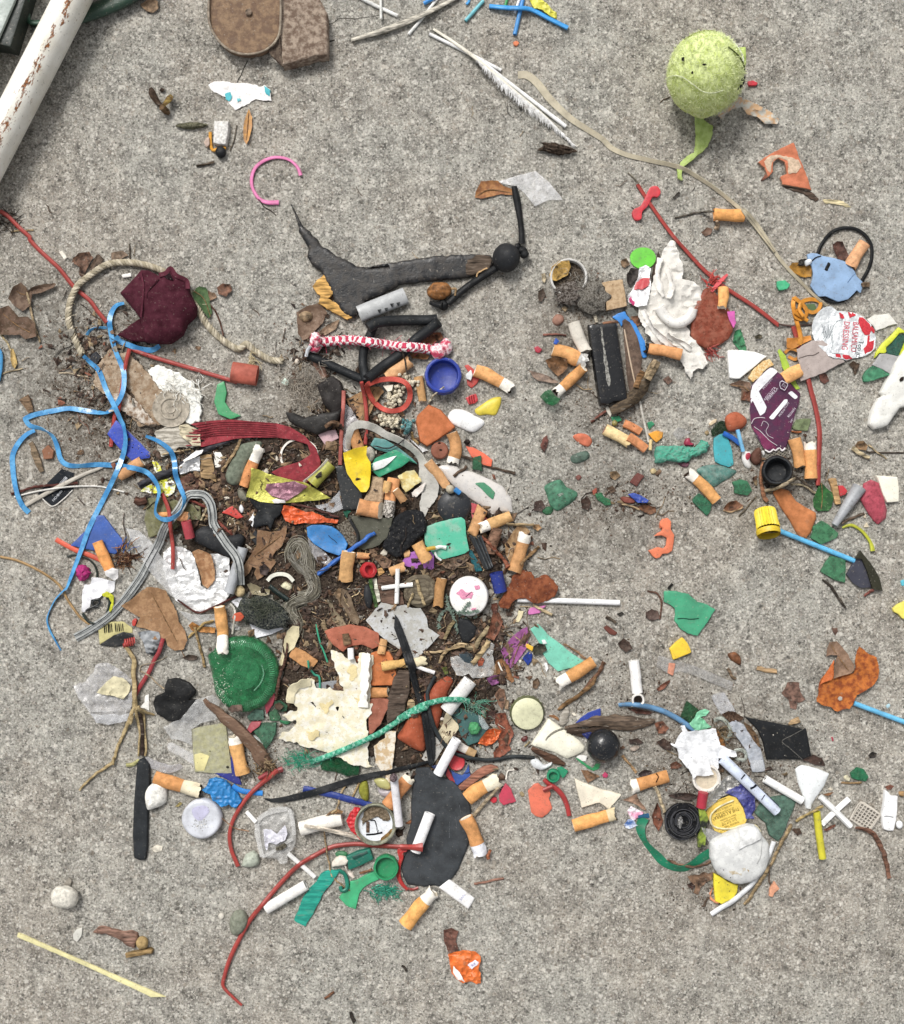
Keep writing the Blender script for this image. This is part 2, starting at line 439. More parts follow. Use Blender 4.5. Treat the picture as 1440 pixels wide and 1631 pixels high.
def hank(nlc,mats,pts,n,wd,r):
 P=path3(pts,1.5,ds=4);VV,FF,MI=[],[],[];o=0;m=len(P);nn=frames(P)[1]
 for k in range(n):
  a0=RNG.normal()*wd*.4;u=np.arange(m)*.35;off=a0+wd*.45*vn(u*.5+k*7,0*u,0,k);z=RNG.uniform(0,5)+2*vn(u*.4,0*u+k,0,5);i0=RNG.integers(0,max(1,m//3));i1=RNG.integers(2*m//3,m)
  Q=(P+nn*off[:,None]+np.c_[0*u,0*u,z])[i0:i1];V,Fs=sweepV(Q,r*RNG.uniform(.6,1.3),4);VV.append(V);FF+=[tuple(i+o for i in f)for f in Fs];MI+=[k%len(mats)]*len(Fs);o+=len(V)
 raster(P,wd*.4);return mesh(nlc,pxW(np.vstack(VV)),FF,list(mats),MI,fixn=False)
def lathe(nlc,mat,c,prof,seg=40,tilt=(0,0),par=None,ribs=None,z=None,sx=1.,sy=1.,rot=0.,nz=0.,upd=True,mi=None,seat=.5):
 (cx,cy),=q(c);rm=max(p[0]for p in prof)
 if z is None:
  a=np.linspace(0,6.28,16);pl=rest(np.c_[cx+rm*.9*np.cos(a),cy+rm*.9*np.sin(a)],80);z=pl[0]*cx+pl[1]*cy+pl[2]+(seat if par is None else 0)
 th=np.arange(seg)*2*np.pi/seg;V=[]
 for i,(r,h)in enumerate(prof):
  rr=np.full(seg,r)
  if ribs and r>ribs[2]:rr=rr+ribs[1]*np.cos(ribs[0]*th)
  if nz:rr=rr*(1+nz*vn(np.cos(th)*2,np.sin(th)*2,h/9.,5))
  V.append(np.c_[rr*np.cos(th)*sx,rr*np.sin(th)*sy,np.full(seg,h)])
 V=np.vstack(V);m=len(prof);Fs=[];MI=[]
 for i in range(m-1):
  for j in range(seg):
   Fs.append((i*seg+j,i*seg+(j+1)%seg,(i+1)*seg+(j+1)%seg,(i+1)*seg+j));MI.append(mi[i]if mi else 0)
 if prof[0][0]>.01:Fs.append(tuple(range(seg))[::-1]);MI.append(mi[0]if mi else 0)
 if prof[-1][0]>.01:Fs.append(tuple((m-1)*seg+j for j in range(seg)));MI.append(mi[-1]if mi else 0)
 cr,sr=math.cos(rot),math.sin(rot);V[:,:2]=V[:,:2]@np.array([[cr,sr],[-sr,cr]])
 Rm=np.array(Matrix.Rotation(tilt[0],3,'X')@Matrix.Rotation(tilt[1],3,'Y'));V=V@Rm.T
 dz=-V[:,2].min()if(tilt[0]or tilt[1])else 0
 top=V[:,2].max()+dz;V=V+[cx,cy,z+dz]
 ob=mesh(nlc,pxW(V,z+top*.6),Fs,mat,MI,par)
 if upd:
  c_=cells(cx-rm,cy-rm,cx+rm,cy+rm)
  if c_ is not None:
   jj,ii,X,Y=c_;d=np.hypot((X-cx)/sx,(Y-cy)/sy)
   r0=max((r for r,h in prof if h>.6*max(p[1]for p in prof)),default=rm)
   pr=sorted(((r,h)for r,h in prof[len(prof)//3:]),key=lambda t_:t_[0])
   zz=np.interp(d,[p[0]for p in pr],[p[1]for p in pr]);mm=d<rm
   if tilt[0]or tilt[1]:zz=zz+dz+math.sin(tilt[0])*(Y-cy)-math.sin(tilt[1])*(X-cx)
   HM[jj[mm],ii[mm]]=np.maximum(HM[jj[mm],ii[mm]],z+zz[mm])
 return ob
def blob(nlc,mat,c,rx,ry,rz,rot=0.,nz=.12,nf=1.4,par=None,seg=22,rings=13,sink=.12,z=None,kind=None,sharp=False,ridge=0.):
 (cx,cy),=q(c);CNT[0]+=1;sd=CNT[0]
 th=np.arange(seg)*2*np.pi/seg;V=[(0,0,-1)]
 for i in range(1,rings):
  p=np.pi*i/rings-np.pi/2
  V+=[(math.cos(p)*math.cos(t),math.cos(p)*math.sin(t),math.sin(p))for t in th]
 V.append((0,0,1));V=np.array(V)
 n3=vn(V[:,0]*nf+5,V[:,1]*nf+5,V[:,2]*nf+5,sd)+.5*vn(V[:,0]*nf*2.3+5,V[:,1]*nf*2.3+5,V[:,2]*nf*2.3+5,sd+1)+.3*vn(V[:,0]*nf*6+5,V[:,1]*nf*6+5,V[:,2]*nf*6+5,sd+2)
 if ridge:n3=n3+ridge*(1-2*np.abs(vn(V[:,0]*3+9,V[:,1]*3+9,V[:,2]*3,sd+3)))
 V=V*(1+nz*n3)[:,None]*[rx,ry,rz]
 cr,sr=math.cos(rot),math.sin(rot);V[:,:2]=V[:,:2]@np.array([[cr,sr],[-sr,cr]])
 a=np.linspace(0,6.28,14)
 if z is None:z=float(np.percentile(hs_(cx+rx*.5*np.cos(a),cy+ry*.5*np.sin(a)),60))
 V=V+[cx,cy,z+rz*(1-sink)]
 Fs=[(0,1+(j+1)%seg,1+j)for j in range(seg)]
 for i in range(rings-2):
  for j in range(seg):Fs.append((1+i*seg+j,1+i*seg+(j+1)%seg,1+(i+1)*seg+(j+1)%seg,1+(i+1)*seg+j))
 l=len(V)-1;Fs+=[(l,1+(rings-2)*seg+j,1+(rings-2)*seg+(j+1)%seg)for j in range(seg)]
 ob=mesh(nlc,pxW(V,z+rz),Fs,mat,None,par,kind,fixn=False,ang=30 if sharp else 60)
 c_=cells(cx-rx,cy-rx,cx+rx,cy+rx)if rx>ry else cells(cx-ry,cy-ry,cx+ry,cy+ry)
 if c_ is not None:
  jj,ii,X,Y=c_;dx,dy=X-cx,Y-cy;u=dx*cr+dy*sr;v=-dx*sr+dy*cr;d2=(u/rx)**2+(v/ry)**2;mm=d2<1
  HM[jj[mm],ii[mm]]=np.maximum(HM[jj[mm],ii[mm]],z+rz*(1-sink)+rz*np.sqrt(1-d2[mm]))
 return ob
BG='cigarette butts scattered through the litter'
def butt(label,pts,w_=20.,pl=0.,sq=.82,cr=.05,fc='cork#f0963f',pc='pap#ece6da',ash=True,endc='pap#e9dfcc',zoff=0.,name='cigarette_butt',ends=0.):
 """pts: filter mouth end first, burnt end last; pl = length of white paper left (px)"""
 CNT[0]+=1;sd=CNT[0];r=w_/2;cr=cr*RNG.uniform(1,2.4);sq*=RNG.uniform(.78,1.04)
 if fc.count('#')==1 and ',' not in fc:
  k_=RNG.uniform(.93,1.08);w1=RNG.uniform(-.04,.05);v=[int(fc[-6:][i:i+2],16)*k_ for i in(0,2,4)];fc='cork#%02x%02x%02x'%tuple(int(min(255,c))for c in(v[0],v[1]*(1+w1),v[2]*(1+2*w1)))if 'cork' in fc else fc
 Q=q(pts)
 if len(Q)==2:d_=Q[1]-Q[0];m_=(Q[0]+Q[1])/2+np.array([-d_[1],d_[0]])*RNG.uniform(-.035,.035);pts=np.array([Q[0],m_,Q[1]])
 P3=path3(pts,r,len(Q)==2,sq,True,zoff,ds=2.2);n=len(P3)
 s_=np.cumsum(np.r_[0,np.linalg.norm(np.diff(P3,axis=0),axis=1)]);L=s_[-1];n1=n if pl<=0 else max(3,int(n*(1-pl/L)))
 root=empty(name+'|'+label+'|cigarette butt|'+BG,P3[n//2][0],P3[n//2][1],float(P3[:,2].min()-r*sq))
 K=18;R=r*(1+.05*np.sin(s_/7+sd)+RNG.uniform(-.08,.05)*s_/L);V,Fs=sweepV(P3,R,K,sq,cr,sd,(0,0));zr=float(P3[:,2].mean())
 A=V[:n1*K].copy();F1=[f for f in Fs if max(f)<n1*K];MI=[0]*len(F1);o=len(A)
 t=P3[1]-P3[0];t/=np.linalg.norm(t);c0=P3[0]+t*1.2
 ring=(A[:K]-P3[0])*.86+P3[0];A=np.vstack([A,ring,ring+t*.8,[c0]])
 F1+=[(j,o+j,o+(j+1)%K,(j+1)%K)for j in range(K)];MI+=[0]*K
 F1+=[(o+j,o+K+j,o+K+(j+1)%K,o+(j+1)%K)for j in range(K)]+[(o+K+j,o+2*K,o+K+(j+1)%K)for j in range(K)];MI+=[1]*(2*K)
 if n1==n:
  o=len(A);te=P3[-1]-P3[-2];te/=np.linalg.norm(te);A[(n-1)*K:n*K]+=te*(2.0*vn(np.arange(K)*.7,0*np.arange(K),0,sd))[:,None]
  rg=(A[(n-1)*K:n*K]-P3[-1])*.85+P3[-1]-te*2
  A=np.vstack([A,rg,[P3[-1]-te*2.2]]);b0=(n-1)*K
  F1+=[(b0+j,b0+(j+1)%K,o+(j+1)%K,o+j)for j in range(K)]+[(o+j,o+(j+1)%K,o+K)for j in range(K)];MI+=[1]*(2*K)
 mesh('filter',pxW(A,zr),F1,[fc,endc],MI,root,fixn=True)
 if n1<n:
  b0=(n1-1)*K;Bv=V[b0:].copy()
  cen=np.repeat(P3[n1-1:],K,0);Bv=(Bv-cen)*(.965 if n1>2 else 1)+cen;m=n-n1+1;te=P3[-1]-P3[-2];te/=np.linalg.norm(te)
  cx_=.22*vn(np.tile(np.arange(K)*.9,m),np.repeat(np.arange(m)*.5,K),0,sd+4)*np.repeat(np.linspace(0,1,m),K)
  Bv=(Bv-cen)*(1+cx_)[:,None]+cen
  Bv[(m-1)*K:]+=te*(3.2*vn(np.arange(K)*.8,0*np.arange(K),0,sd+1))[:,None]
  F2=[(i*K+j,i*K+(j+1)%K,(i+1)*K+(j+1)%K,(i+1)*K+j)for i in range(m-1)for j in range(K)];MI=[0]*len(F2);o=len(Bv)
  rg=(Bv[(m-1)*K:]-P3[-1])*.88+P3[-1]-te*2;Bv=np.vstack([Bv,rg,[P3[-1]-te*3]]);b0=(m-1)*K
  F2+=[(b0+j,b0+(j+1)%K,o+(j+1)%K,o+j)for j in range(K)]+[(o+j,o+(j+1)%K,o+K)for j in range(K)];MI+=[1]*(2*K)
  mesh('paper_end',pxW(Bv,zr),F2,[pc,'ash#3a2c22' if ash else 'pap#cfc4ae'],MI,root,fixn=True)
 raster(P3,R,sq);return root
def txt(par,s_,x,y,size,ang=0.,mat='ink#222222',zo=.35,sx=1.,sh=0.):
 (x,y),=q('%f,%f'%(x,y));cu=bpy.data.curves.new('t','FONT');cu.body=s_;cu.align_x='CENTER';cu.align_y='CENTER';cu.size=size;cu.resolution_u=2
 to=bpy.data.objects.new('t',cu);me=bpy.data.meshes.new_from_object(to);n=len(me.vertices)
 if n==0:return
 V=np.zeros(n*3);me.vertices.foreach_get('co',V);V=V.reshape(-1,3);Fs=[tuple(p.vertices)for p in me.polygons]
 a=math.radians(ang);X=V[:,0]*sx+V[:,1]*sh;Y=-V[:,1];px=x+X*math.cos(a)-Y*math.sin(a);py=y+X*math.sin(a)+Y*math.cos(a)
 z=hs_(px,py)+zo;bpy.data.objects.remove(to);bpy.data.curves.remove(cu);bpy.data.meshes.remove(me)
 return mesh('lettering',W3(px,py,z),Fs,mat,None,par,smooth=False,fixn=False)
def lin(h):
 h=h.lstrip('#');v=[int(h[i:i+2],16)/255 for i in(0,2,4)];g=sum(v)/3;v=[g+(c-g)*.87 for c in v]
 return tuple(c/12.92 if c<=.04045 else((c+.055)/1.055)**2.4 for c in v)
MK=dict(pla=(.42,0,.45,.16,22,.25,5,.38,0,1,1),rub=(.6,0,.28,.28,20,.4,3,.16,0,1,1),shn=(.22,0,.5,.12,20,.12,8,.30,0,1,1),gls=(.45,0,.4,.25,9,.35,2.2,.26,.1,.9,1),btl=(.08,0,.7,.3,18,.2,9,.14,.2,.62,1),clr=(.2,0,.8,.12,12,.3,9,.05,0,.30,1),pap=(.85,0,.2,.10,10,.45,3.5,.30,0,1,1),foi=(.38,.35,.6,.2,10,.6,6,.14,0,1,1),lea=(.62,0,.3,.55,9,.8,3.2,.35,0,1,1),wood=(.8,0,.25,.5,4,.9,2.2,.35,0,1,6),sto=(.85,0,.25,.24,6,.6,2.2,.30,0,1,1),tco=(.78,0,.28,.20,12,.35,3,.28,0,1,1),fab=(.95,0,.15,.22,10,.7,1.3,.2,0,1,1),rus=(.85,.1,.3,.75,9,1.0,3,.45,0,1,1),chr=(.42,0,.4,.5,13,.25,5,.3,0,1,1),cork=(.7,0,.3,.2,9,.5,3.4,.27,0,1,1),foa=(.9,0,.2,.25,4,1.0,2.0,.35,0,1,1),ash=(1,0,.1,.6,2.5,1.0,1.5,.2,0,1,1),soi=(1,0,.1,.7,3,1.0,2.2,0,0,1,1),ink=(.8,0,.1,.2,3,0,3,.15,0,1,1),cer=(.2,0,.5,.08,14,.12,6,.25,0,1,1))
MC={}
def N(nt,t,**k):
 n=nt.nodes.new(t)
 for a,b in k.items():
  if a in n.inputs.keys():n.inputs[a].default_value=b
  else:setattr(n,a,b)
 return n
def coords(nt,stretch=1,rnd=True):
 tc=N(nt,'ShaderNodeTexCoord');vm=N(nt,'ShaderNodeVectorMath',operation='SCALE');vm.inputs['Scale'].default_value=1/S
 nt.links.new(tc.outputs['Object'],vm.inputs[0]);out=vm.outputs[0]
 if rnd:
  oi=N(nt,'ShaderNodeObjectInfo');m=N(nt,'ShaderNodeMath',operation='MULTIPLY');m.inputs[1].default_value=900.
  nt.links.new(oi.outputs['Random'],m.inputs[0]);a=N(nt,'ShaderNodeVectorMath',operation='ADD');nt.links.new(out,a.inputs[0]);nt.links.new(m.outputs[0],a.inputs[1]);out=a.outputs[0]
 if stretch!=1:
  mp=N(nt,'ShaderNodeMapping');mp.inputs['Scale'].default_value=(1/stretch,1,1);nt.links.new(out,mp.inputs[0]);out=mp.outputs[0]
 return out
def noise(nt,co,px,detail=3,rough=.6):
 n=N(nt,'ShaderNodeTexNoise');n.inputs['Scale'].default_value=1/px;n.inputs['Detail'].default_value=detail;n.inputs['Roughness'].default_value=rough
 nt.links.new(co,n.inputs['Vector']);return n.outputs[0]
def ramp(nt,f,a,b):
 m=N(nt,'ShaderNodeMapRange');m.inputs['From Min'].default_value=a;m.inputs['From Max'].default_value=b;m.clamp=True
 nt.links.new(f,m.inputs['Value']);return m.outputs['Result']
def mix(nt,f,a,b,mode='MIX'):
 m=N(nt,'ShaderNodeMix',data_type='RGBA',blend_type=mode);A,B=m.inputs[6],m.inputs[7]
 if isinstance(f,float):m.inputs[0].default_value=f
 else:nt.links.new(f,m.inputs[0])
 for s_,v in((A,a),(B,b)):
  if isinstance(v,tuple):s_.default_value=(*v[:3],1)
  else:nt.links.new(v,s_)
 return m.outputs[2]
def M(spec):
 if spec in MC:return MC[spec]
 kind,c=spec.split('#',1);c=c.split(',');c1=lin(c[0])
 if kind in('rub','chr')and sum(c1)<.25:c1=tuple(.6*v for v in c1)
 if kind=='clr':c1=tuple(.5*v+.42 for v in c1)
 if kind=='cork':g=sum(c1)/3;c1=tuple(1.05*(g+(v-g)*.88)+.015 for v in c1)
 ro,me_,sp,var,vs,bu,bs,di,tr,al,st=MK[kind]
 m=bpy.data.materials.new(spec);m.use_nodes=True;nt=m.node_tree;bs_=nt.nodes['Principled BSDF']
 co=coords(nt,st);n1=noise(nt,co,vs)
 if len(c)>1:c2=lin(c[1]);lo,hi=(.40,.62)if kind=='rus' else(.44,.58)
 else:c2=tuple(min(1,v*(1-var*1.6))for v in c1);lo,hi=.35,.7
 hi_=tuple(min(.9,v*(1+var*.45))for v in c1)
 col=mix(nt,ramp(nt,n1,lo,hi),c1 if len(c)>1 else hi_,c2)
 if kind!='clr':col=mix(nt,ramp(nt,noise(nt,co,2.4,2),.62,.80),col,tuple(v*.45 for v in c1))
 if di:
  nd=noise(nt,co,11,5,.75);f=ramp(nt,nd,.60,.74)
  md=N(nt,'ShaderNodeMath',operation='MULTIPLY');nt.links.new(f,md.inputs[0]);md.inputs[1].default_value=min(1,di*1.5)
  nd2=noise(nt,co,3.2,2);f2=ramp(nt,nd2,.66,.72);md2=N(nt,'ShaderNodeMath',operation='MULTIPLY');nt.links.new(f2,md2.inputs[0]);md2.inputs[1].default_value=min(1,di*1.6)
  col=mix(nt,md.outputs[0],col,(.20,.17,.13));col=mix(nt,md2.outputs[0],col,(.34,.31,.26)if sum(c1)<.6 else(.13,.10,.075))
 nt.links.new(col,bs_.inputs['Base Color'])
 bs_.inputs['Roughness'].default_value=ro;bs_.inputs['Metallic'].default_value=me_;bs_.inputs['Specular IOR Level'].default_value=sp
 rr=ramp(nt,n1,.3,.7);mr=N(nt,'ShaderNodeMapRange');mr.inputs['To Min'].default_value=ro*.75;mr.inputs['To Max'].default_value=min(1,ro*1.3);nt.links.new(rr,mr.inputs['Value']);nt.links.new(mr.outputs['Result'],bs_.inputs['Roughness'])
 if tr:bs_.inputs['Transmission Weight'].default_value=tr;bs_.inputs['IOR'].default_value=1.3
 if al<1:
  na=ramp(nt,noise(nt,co,8,4),.3,.7);ma=N(nt,'ShaderNodeMapRange');ma.inputs['To Min'].default_value=al*.55;ma.inputs['To Max'].default_value=min(1,al*1.45);nt.links.new(na,ma.inputs['Value']);nt.links.new(ma.outputs['Result'],bs_.inputs['Alpha'])
 if bu:
  b=N(nt,'ShaderNodeBump');b.inputs['Strength'].default_value=min(1,bu);b.inputs['Distance'].default_value=S*bs*.5
  nb=noise(nt,co,bs,4,.65)
  if kind=='foi' or kind=='clr':
   v=N(nt,'ShaderNodeTexVoronoi',feature='DISTANCE_TO_EDGE');v.inputs['Scale'].default_value=1/(bs*2.2);nt.links.new(co,v.inputs['Vector'])
   ad=N(nt,'ShaderNodeMath',operation='ADD');nt.links.new(nb,ad.inputs[0]);nt.links.new(v.outputs['Distance'],ad.inputs[1]);nb=ad.outputs[0]
  nt.links.new(nb,b.inputs['Height']);nt.links.new(b.outputs[0],bs_.inputs['Normal'])
 MC[spec]=m;return m
def concrete():
 m=bpy.data.materials.new('concrete');m.use_nodes=True;nt=m.node_tree;bs_=nt.nodes['Principled BSDF']
 co=coords(nt,1,False)
 nw=N(nt,'ShaderNodeTexNoise');nw.inputs['Scale'].default_value=1/3.5;nw.inputs['Detail'].default_value=3;nt.links.new(co,nw.inputs['Vector'])
 sc_=N(nt,'ShaderNodeVectorMath',operation='SCALE');sc_.inputs['Scale'].default_value=6.;nt.links.new(nw.outputs['Color'],sc_.inputs[0])
 ad=N(nt,'ShaderNodeVectorMath',operation='ADD');nt.links.new(co,ad.inputs[0]);nt.links.new(sc_.outputs[0],ad.inputs[1]);wc=ad.outputs[0]
 def mul(a,b):
  x=N(nt,'ShaderNodeMath',operation='MULTIPLY')
  for i,v in enumerate((a,b)):
   if isinstance(v,float):x.inputs[i].default_value=v
   else:nt.links.new(v,x.inputs[i])
  return x.outputs[0]
 def vor(px):v=N(nt,'ShaderNodeTexVoronoi');v.inputs['Scale'].default_value=1/px;nt.links.new(wc,v.inputs['Vector']);return v
 big=noise(nt,co,260,3,.6);mid=noise(nt,co,40,5,.8);fine=noise(nt,co,3.6,6,.9)
 sh=N(nt,'ShaderNodeMath',operation='MULTIPLY_ADD');nt.links.new(mid,sh.inputs[0]);sh.inputs[1].default_value=.50;nt.links.new(fine,sh.inputs[2])
 base=mix(nt,ramp(nt,sh.outputs[0],.60,.91),lin('585650'),lin('d6d2c6'))
 base=mix(nt,mul(ramp(nt,noise(nt,co,24,6,.8),.50,.64),.5),base,lin('57554f'))
 base=mix(nt,ramp(nt,big,.42,.60),base,mix(nt,1.,base,(.97,.93,.905),'MULTIPLY'))
 for px,hi,lo_,ah,al in((4.2,.84,.17,.62,.62),(7.5,.92,.07,.55,.6),(2.6,.82,.18,.55,.55)):
  v=vor(px);sep=N(nt,'ShaderNodeSeparateColor');nt.links.new(v.outputs['Color'],sep.inputs[0]);near=ramp(nt,v.outputs['Distance'],.62,.34)
  for ch,x0,x1,colr,amt in((0,hi,hi+.04,lin('e6e1d6'),ah),(0,lo_,lo_-.04,lin('3b3834'),al),(1,.93,.95,lin('a08f7c'),.3)):
   base=mix(nt,mul(mul(ramp(nt,sep.outputs[ch],x0,x1),near),amt),base,colr)
 sk=N(nt,'ShaderNodeMapping');sk.inputs['Scale'].default_value=(1,.06,1);nt.links.new(co,sk.inputs[0]);base=mix(nt,mul(ramp(nt,noise(nt,sk.outputs[0],11,3),.5,.72),.14),base,lin('d5d2c8'))
 blot=ramp(nt,noise(nt,co,13,6,.8),.36,.62)
 for x,y,r,am in((560,930,330,.6),(160,610,190,1.),(230,690,120,.8),(390,780,200,.5),(1150,1220,170,.85),(925,520,110,.75),(1250,760,120,.75),(960,640,110,.45),(970,800,130,.65),(1130,1400,90,.5),(60,470,80,.4),(1010,1110,130,.35)):
  g=N(nt,'ShaderNodeVectorMath',operation='DISTANCE');nt.links.new(wc,g.inputs[0]);g.inputs[1].default_value=(x-CX,CY-y,0)
  base=mix(nt,mul(mul(ramp(nt,g.outputs['Value'],r,r*.25),blot),am),base,lin('4f4336'))
 nt.links.new(base,bs_.inputs['Base Color']);bs_.inputs['Roughness'].default_value=.92;bs_.inputs['Specular IOR Level'].default_value=.2
 b=N(nt,'ShaderNodeBump');b.inputs['Strength'].default_value=1.;b.inputs['Distance'].default_value=S*2.5
 nt.links.new(sh.outputs[0],b.inputs['Height']);nt.links.new(b.outputs[0],bs_.inputs['Normal'])
 return m
def litter(nlc,mats,areas,n,kinds,seed,size=(2,6),lift=.2,mh=99):
 """areas: list of (cx, cy, rx, ry, weight) in photo px, gaussian.  kinds: string of c=chip g=grain t=twig"""
 rg=np.random.default_rng(seed);wts=np.array([a[4]for a in areas],float);wts/=wts.sum();VV,FF,MI=[],[],[];o=0
 for i in range(n):
  a=areas[rg.choice(len(areas),p=wts)]
  if len(a)>5:x,y=rg.uniform(a[0]-a[2],a[0]+a[2]),rg.uniform(a[1]-a[3],a[1]+a[3])
  else:x,y=a[0]+rg.normal()*a[2]*.5,a[1]+rg.normal()*a[3]*.5
  z=float(hs_(x,y))+lift
  if z>mh and i%14:continue
  kd=kinds[rg.integers(len(kinds))];s_=rg.uniform(size[0],size[1])**1.0;an=rg.uniform(0,6.28);ca,sa=math.cos(an),math.sin(an)
  if kd=='g':
   P=np.array([(1,0,0),(.2,.9,.1),(-.9,.1,0),(0,-1,.1),(.1,0,.9),(.5,.6,.5),(-.4,.5,.6)])
   P=P*rg.uniform(.6,1.1,P.shape)*s_*.5;F=[(0,1,5),(1,6,5),(5,6,4),(0,5,4),(1,2,6),(2,4,6),(2,3,4),(3,0,4)]
  elif kd=='c':
   k=rg.integers(5,8);t=np.sort(rg.uniform(0,6.28,k));rr=rg.uniform(.5,1.1,k)*s_;el=rg.uniform(.35,.9)
   P=np.c_[rr*np.cos(t),rr*np.sin(t)*el,rg.uniform(0,.35,k)*s_+.3];P=np.vstack([P,[0,0,rg.uniform(.2,.6)*s_+.3]]);F=[(j,(j+1)%k,k)for j in range(k)]
  else:
   L=s_*rg.uniform(2.0,5.0);r=rg.uniform(.45,1.0);m=4;xs=np.linspace(-L/2,L/2,m);ys=rg.normal(size=m)*L*.07;P=[]
   zz=r+rg.uniform(0,1.5,m)
   for j in range(m):
    for b_ in range(3):P.append((xs[j],ys[j]+r*math.cos(b_*2.09),zz[j]+r*math.sin(b_*2.09)))
   P=np.array(P);F=[(j*3+b_,j*3+(b_+1)%3,(j+1)*3+(b_+1)%3,(j+1)*3+b_)for j in range(m-1)for b_ in range(3)]
  X=P[:,0]*ca-P[:,1]*sa+x;Y=P[:,0]*sa+P[:,1]*ca+y
  VV.append(np.c_[X,Y,P[:,2]+z]);FF+=[tuple(int(q_)+o for q_ in f)for f in F];MI+=[int(rg.integers(len(mats)))]*len(F);o+=len(P)
 return mesh(nlc,pxW(np.vstack(VV)),FF,list(mats),MI,None,'stuff',smooth=False,fixn=False)
 # ================================================================ SETTING
def ground():
 me=bpy.data.meshes.new('concrete_ground');r=12
 me.from_pydata([(-r,-r,0),(r,-r,0),(r,r,0),(-r,r,0)],[],[(0,1,2,3)]);me.materials.append(concrete())
 o=bpy.data.objects.new('concrete_ground',me);COL.objects.link(o);o['kind']='structure'
ground()
CRK='ink#3f3a35'
def crack(pts,w_,mat=CRK):
 o=tube('concrete_crack',mat,pts,w_,k=6,sq=.25,nz=.5,wob=1.6,kind='structure',noh=True,zoff=-w_*.1);return o
crack('o 394,96 388,108 385,118 380,126 377,134',.9);crack('o 522,41 540,31 560,29 585,29 605,25',.6);crack('o 524,66 533,64',1.2)
crack('o 1230,140 1262,139 1290,135 1310,140 1325,155 1345,163 1370,163 1395,160 1440,158',.9,'sto#b5afa5')
SOIL=['soi#54473a','soi#352b23','soi#6a5d4e','soi#261f1a','soi#8a7f70','soi#463a2e','sto#8d877c']
LEAF=['lea#6b4e3a','lea#4b362b','lea#7d6149','lea#352822','lea#5c4535','wood#54443a','wood#8f7a5c']
SAND=['sto#d8d0c2','sto#4a463f','sto#a39a8a','sto#efeade','sto#6b6255','sto#8d7a66']
PILE=[(480,760,120,60,2),(600,900,150,110,4),(560,1060,130,110,4),(400,820,120,90,3),(700,1120,110,110,3),(740,860,90,80,2),(320,760,110,60,2),(560,680,90,60,1.5),(780,1030,60,70,1.2)]
def soilpatch(pts,h=2.5,mat='soi#352c25,4d4238',jag=9):
 slab('soil_patch',mat,pts,h,e=h*.9,ew=9,rd=2,jag=jag,wr=1.5,ws=7,crs=False,dr=.5,kind='stuff',gs=5)
soilpatch('o 400,700 470,670 540,640 640,690 700,790 780,830 800,900 760,960 800,1010 790,1100 760,1190 690,1230 600,1210 520,1170 440,1120 470,1020 440,950 360,930 280,850 300,760 340,720',3)
OUT=[(165,620,100,130,4),(150,560,50,60,1),(240,690,80,60,1.2),(1150,1210,130,110,2.6),(925,480,50,50,.8),(1250,750,90,60,1),(970,650,90,70,.9),(1130,1420,80,40,.5),(400,1200,60,60,.9),(960,800,130,40,.9),(480,560,60,60,.6),(1010,1120,120,80,.8),(1090,780,140,60,.6)]
litter('soil_crumbs',SOIL,PILE,6000,'gggc',11,(2,5.5))
litter('soil_specks',['soi#6a5a48','soi#54463a','soi#857564','soi#3f342b','soi#7b5f4f','sto#a3968a'],OUT,9500,'gggc',17,(1.0,3.6),-.2)
litter('leaf_crumbs',LEAF,PILE+[(1150,1210,110,70,.8),(500,560,60,60,.6),(160,600,80,90,.6),(1000,800,80,30,.3),(1250,740,60,60,.3)],2600,'cccct',12,(3,11))
litter('sand_grains',SAND,[(720,815,760,850,1,'u')],6500,'g',13,(1.3,3.4),-.2)
litter('twig_litter',['wood#a38a67','wood#5f4a38','wood#c4ab82','wood#3d3028'],PILE+[(1150,1210,110,80,.7),(250,640,80,90,.6),(900,1100,60,60,.4),(760,300,500,220,.35),(960,600,60,60,.4),(1280,740,80,60,.4)],430,'t',14,(4,9))
litter('dead_leaf_litter',['lea#6d5240','lea#574235','lea#7f644c','lea#43332a','lea#8f7355','lea#5f4a3e'],PILE,560,'c',15,(5,15))
# ================================================================ TOP LEFT: pipe, frame, tin
RW='pla#a83a33'
def frame_corner():
 r=empty('metal_bench_frame|light grey topped dark metal frame end at the top left corner',10,20)
 slab('side_panel','pla#2c342f','o -120,-140 82,-140 40,2 17,75 0,71 -120,60',34,e=2,rd=1,par=r)
 slab('top_plate','pla#aab4ad,98a39c','o -120,-140 62,-140 24,0 -2,60 -120,300',5,e=1.5,rd=1,par=r,zz=36)
frame_corner()
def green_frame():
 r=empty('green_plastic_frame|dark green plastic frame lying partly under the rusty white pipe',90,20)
 slab('web','pla#2a332c','m 320,250 700,210 560,300 425,400 370,340',6,par=r)  # slab coloured dark to stand in for the shadow beside the pipe
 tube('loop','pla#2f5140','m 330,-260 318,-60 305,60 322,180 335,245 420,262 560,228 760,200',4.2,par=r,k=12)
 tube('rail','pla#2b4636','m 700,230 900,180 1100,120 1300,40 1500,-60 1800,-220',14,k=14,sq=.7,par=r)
green_frame()
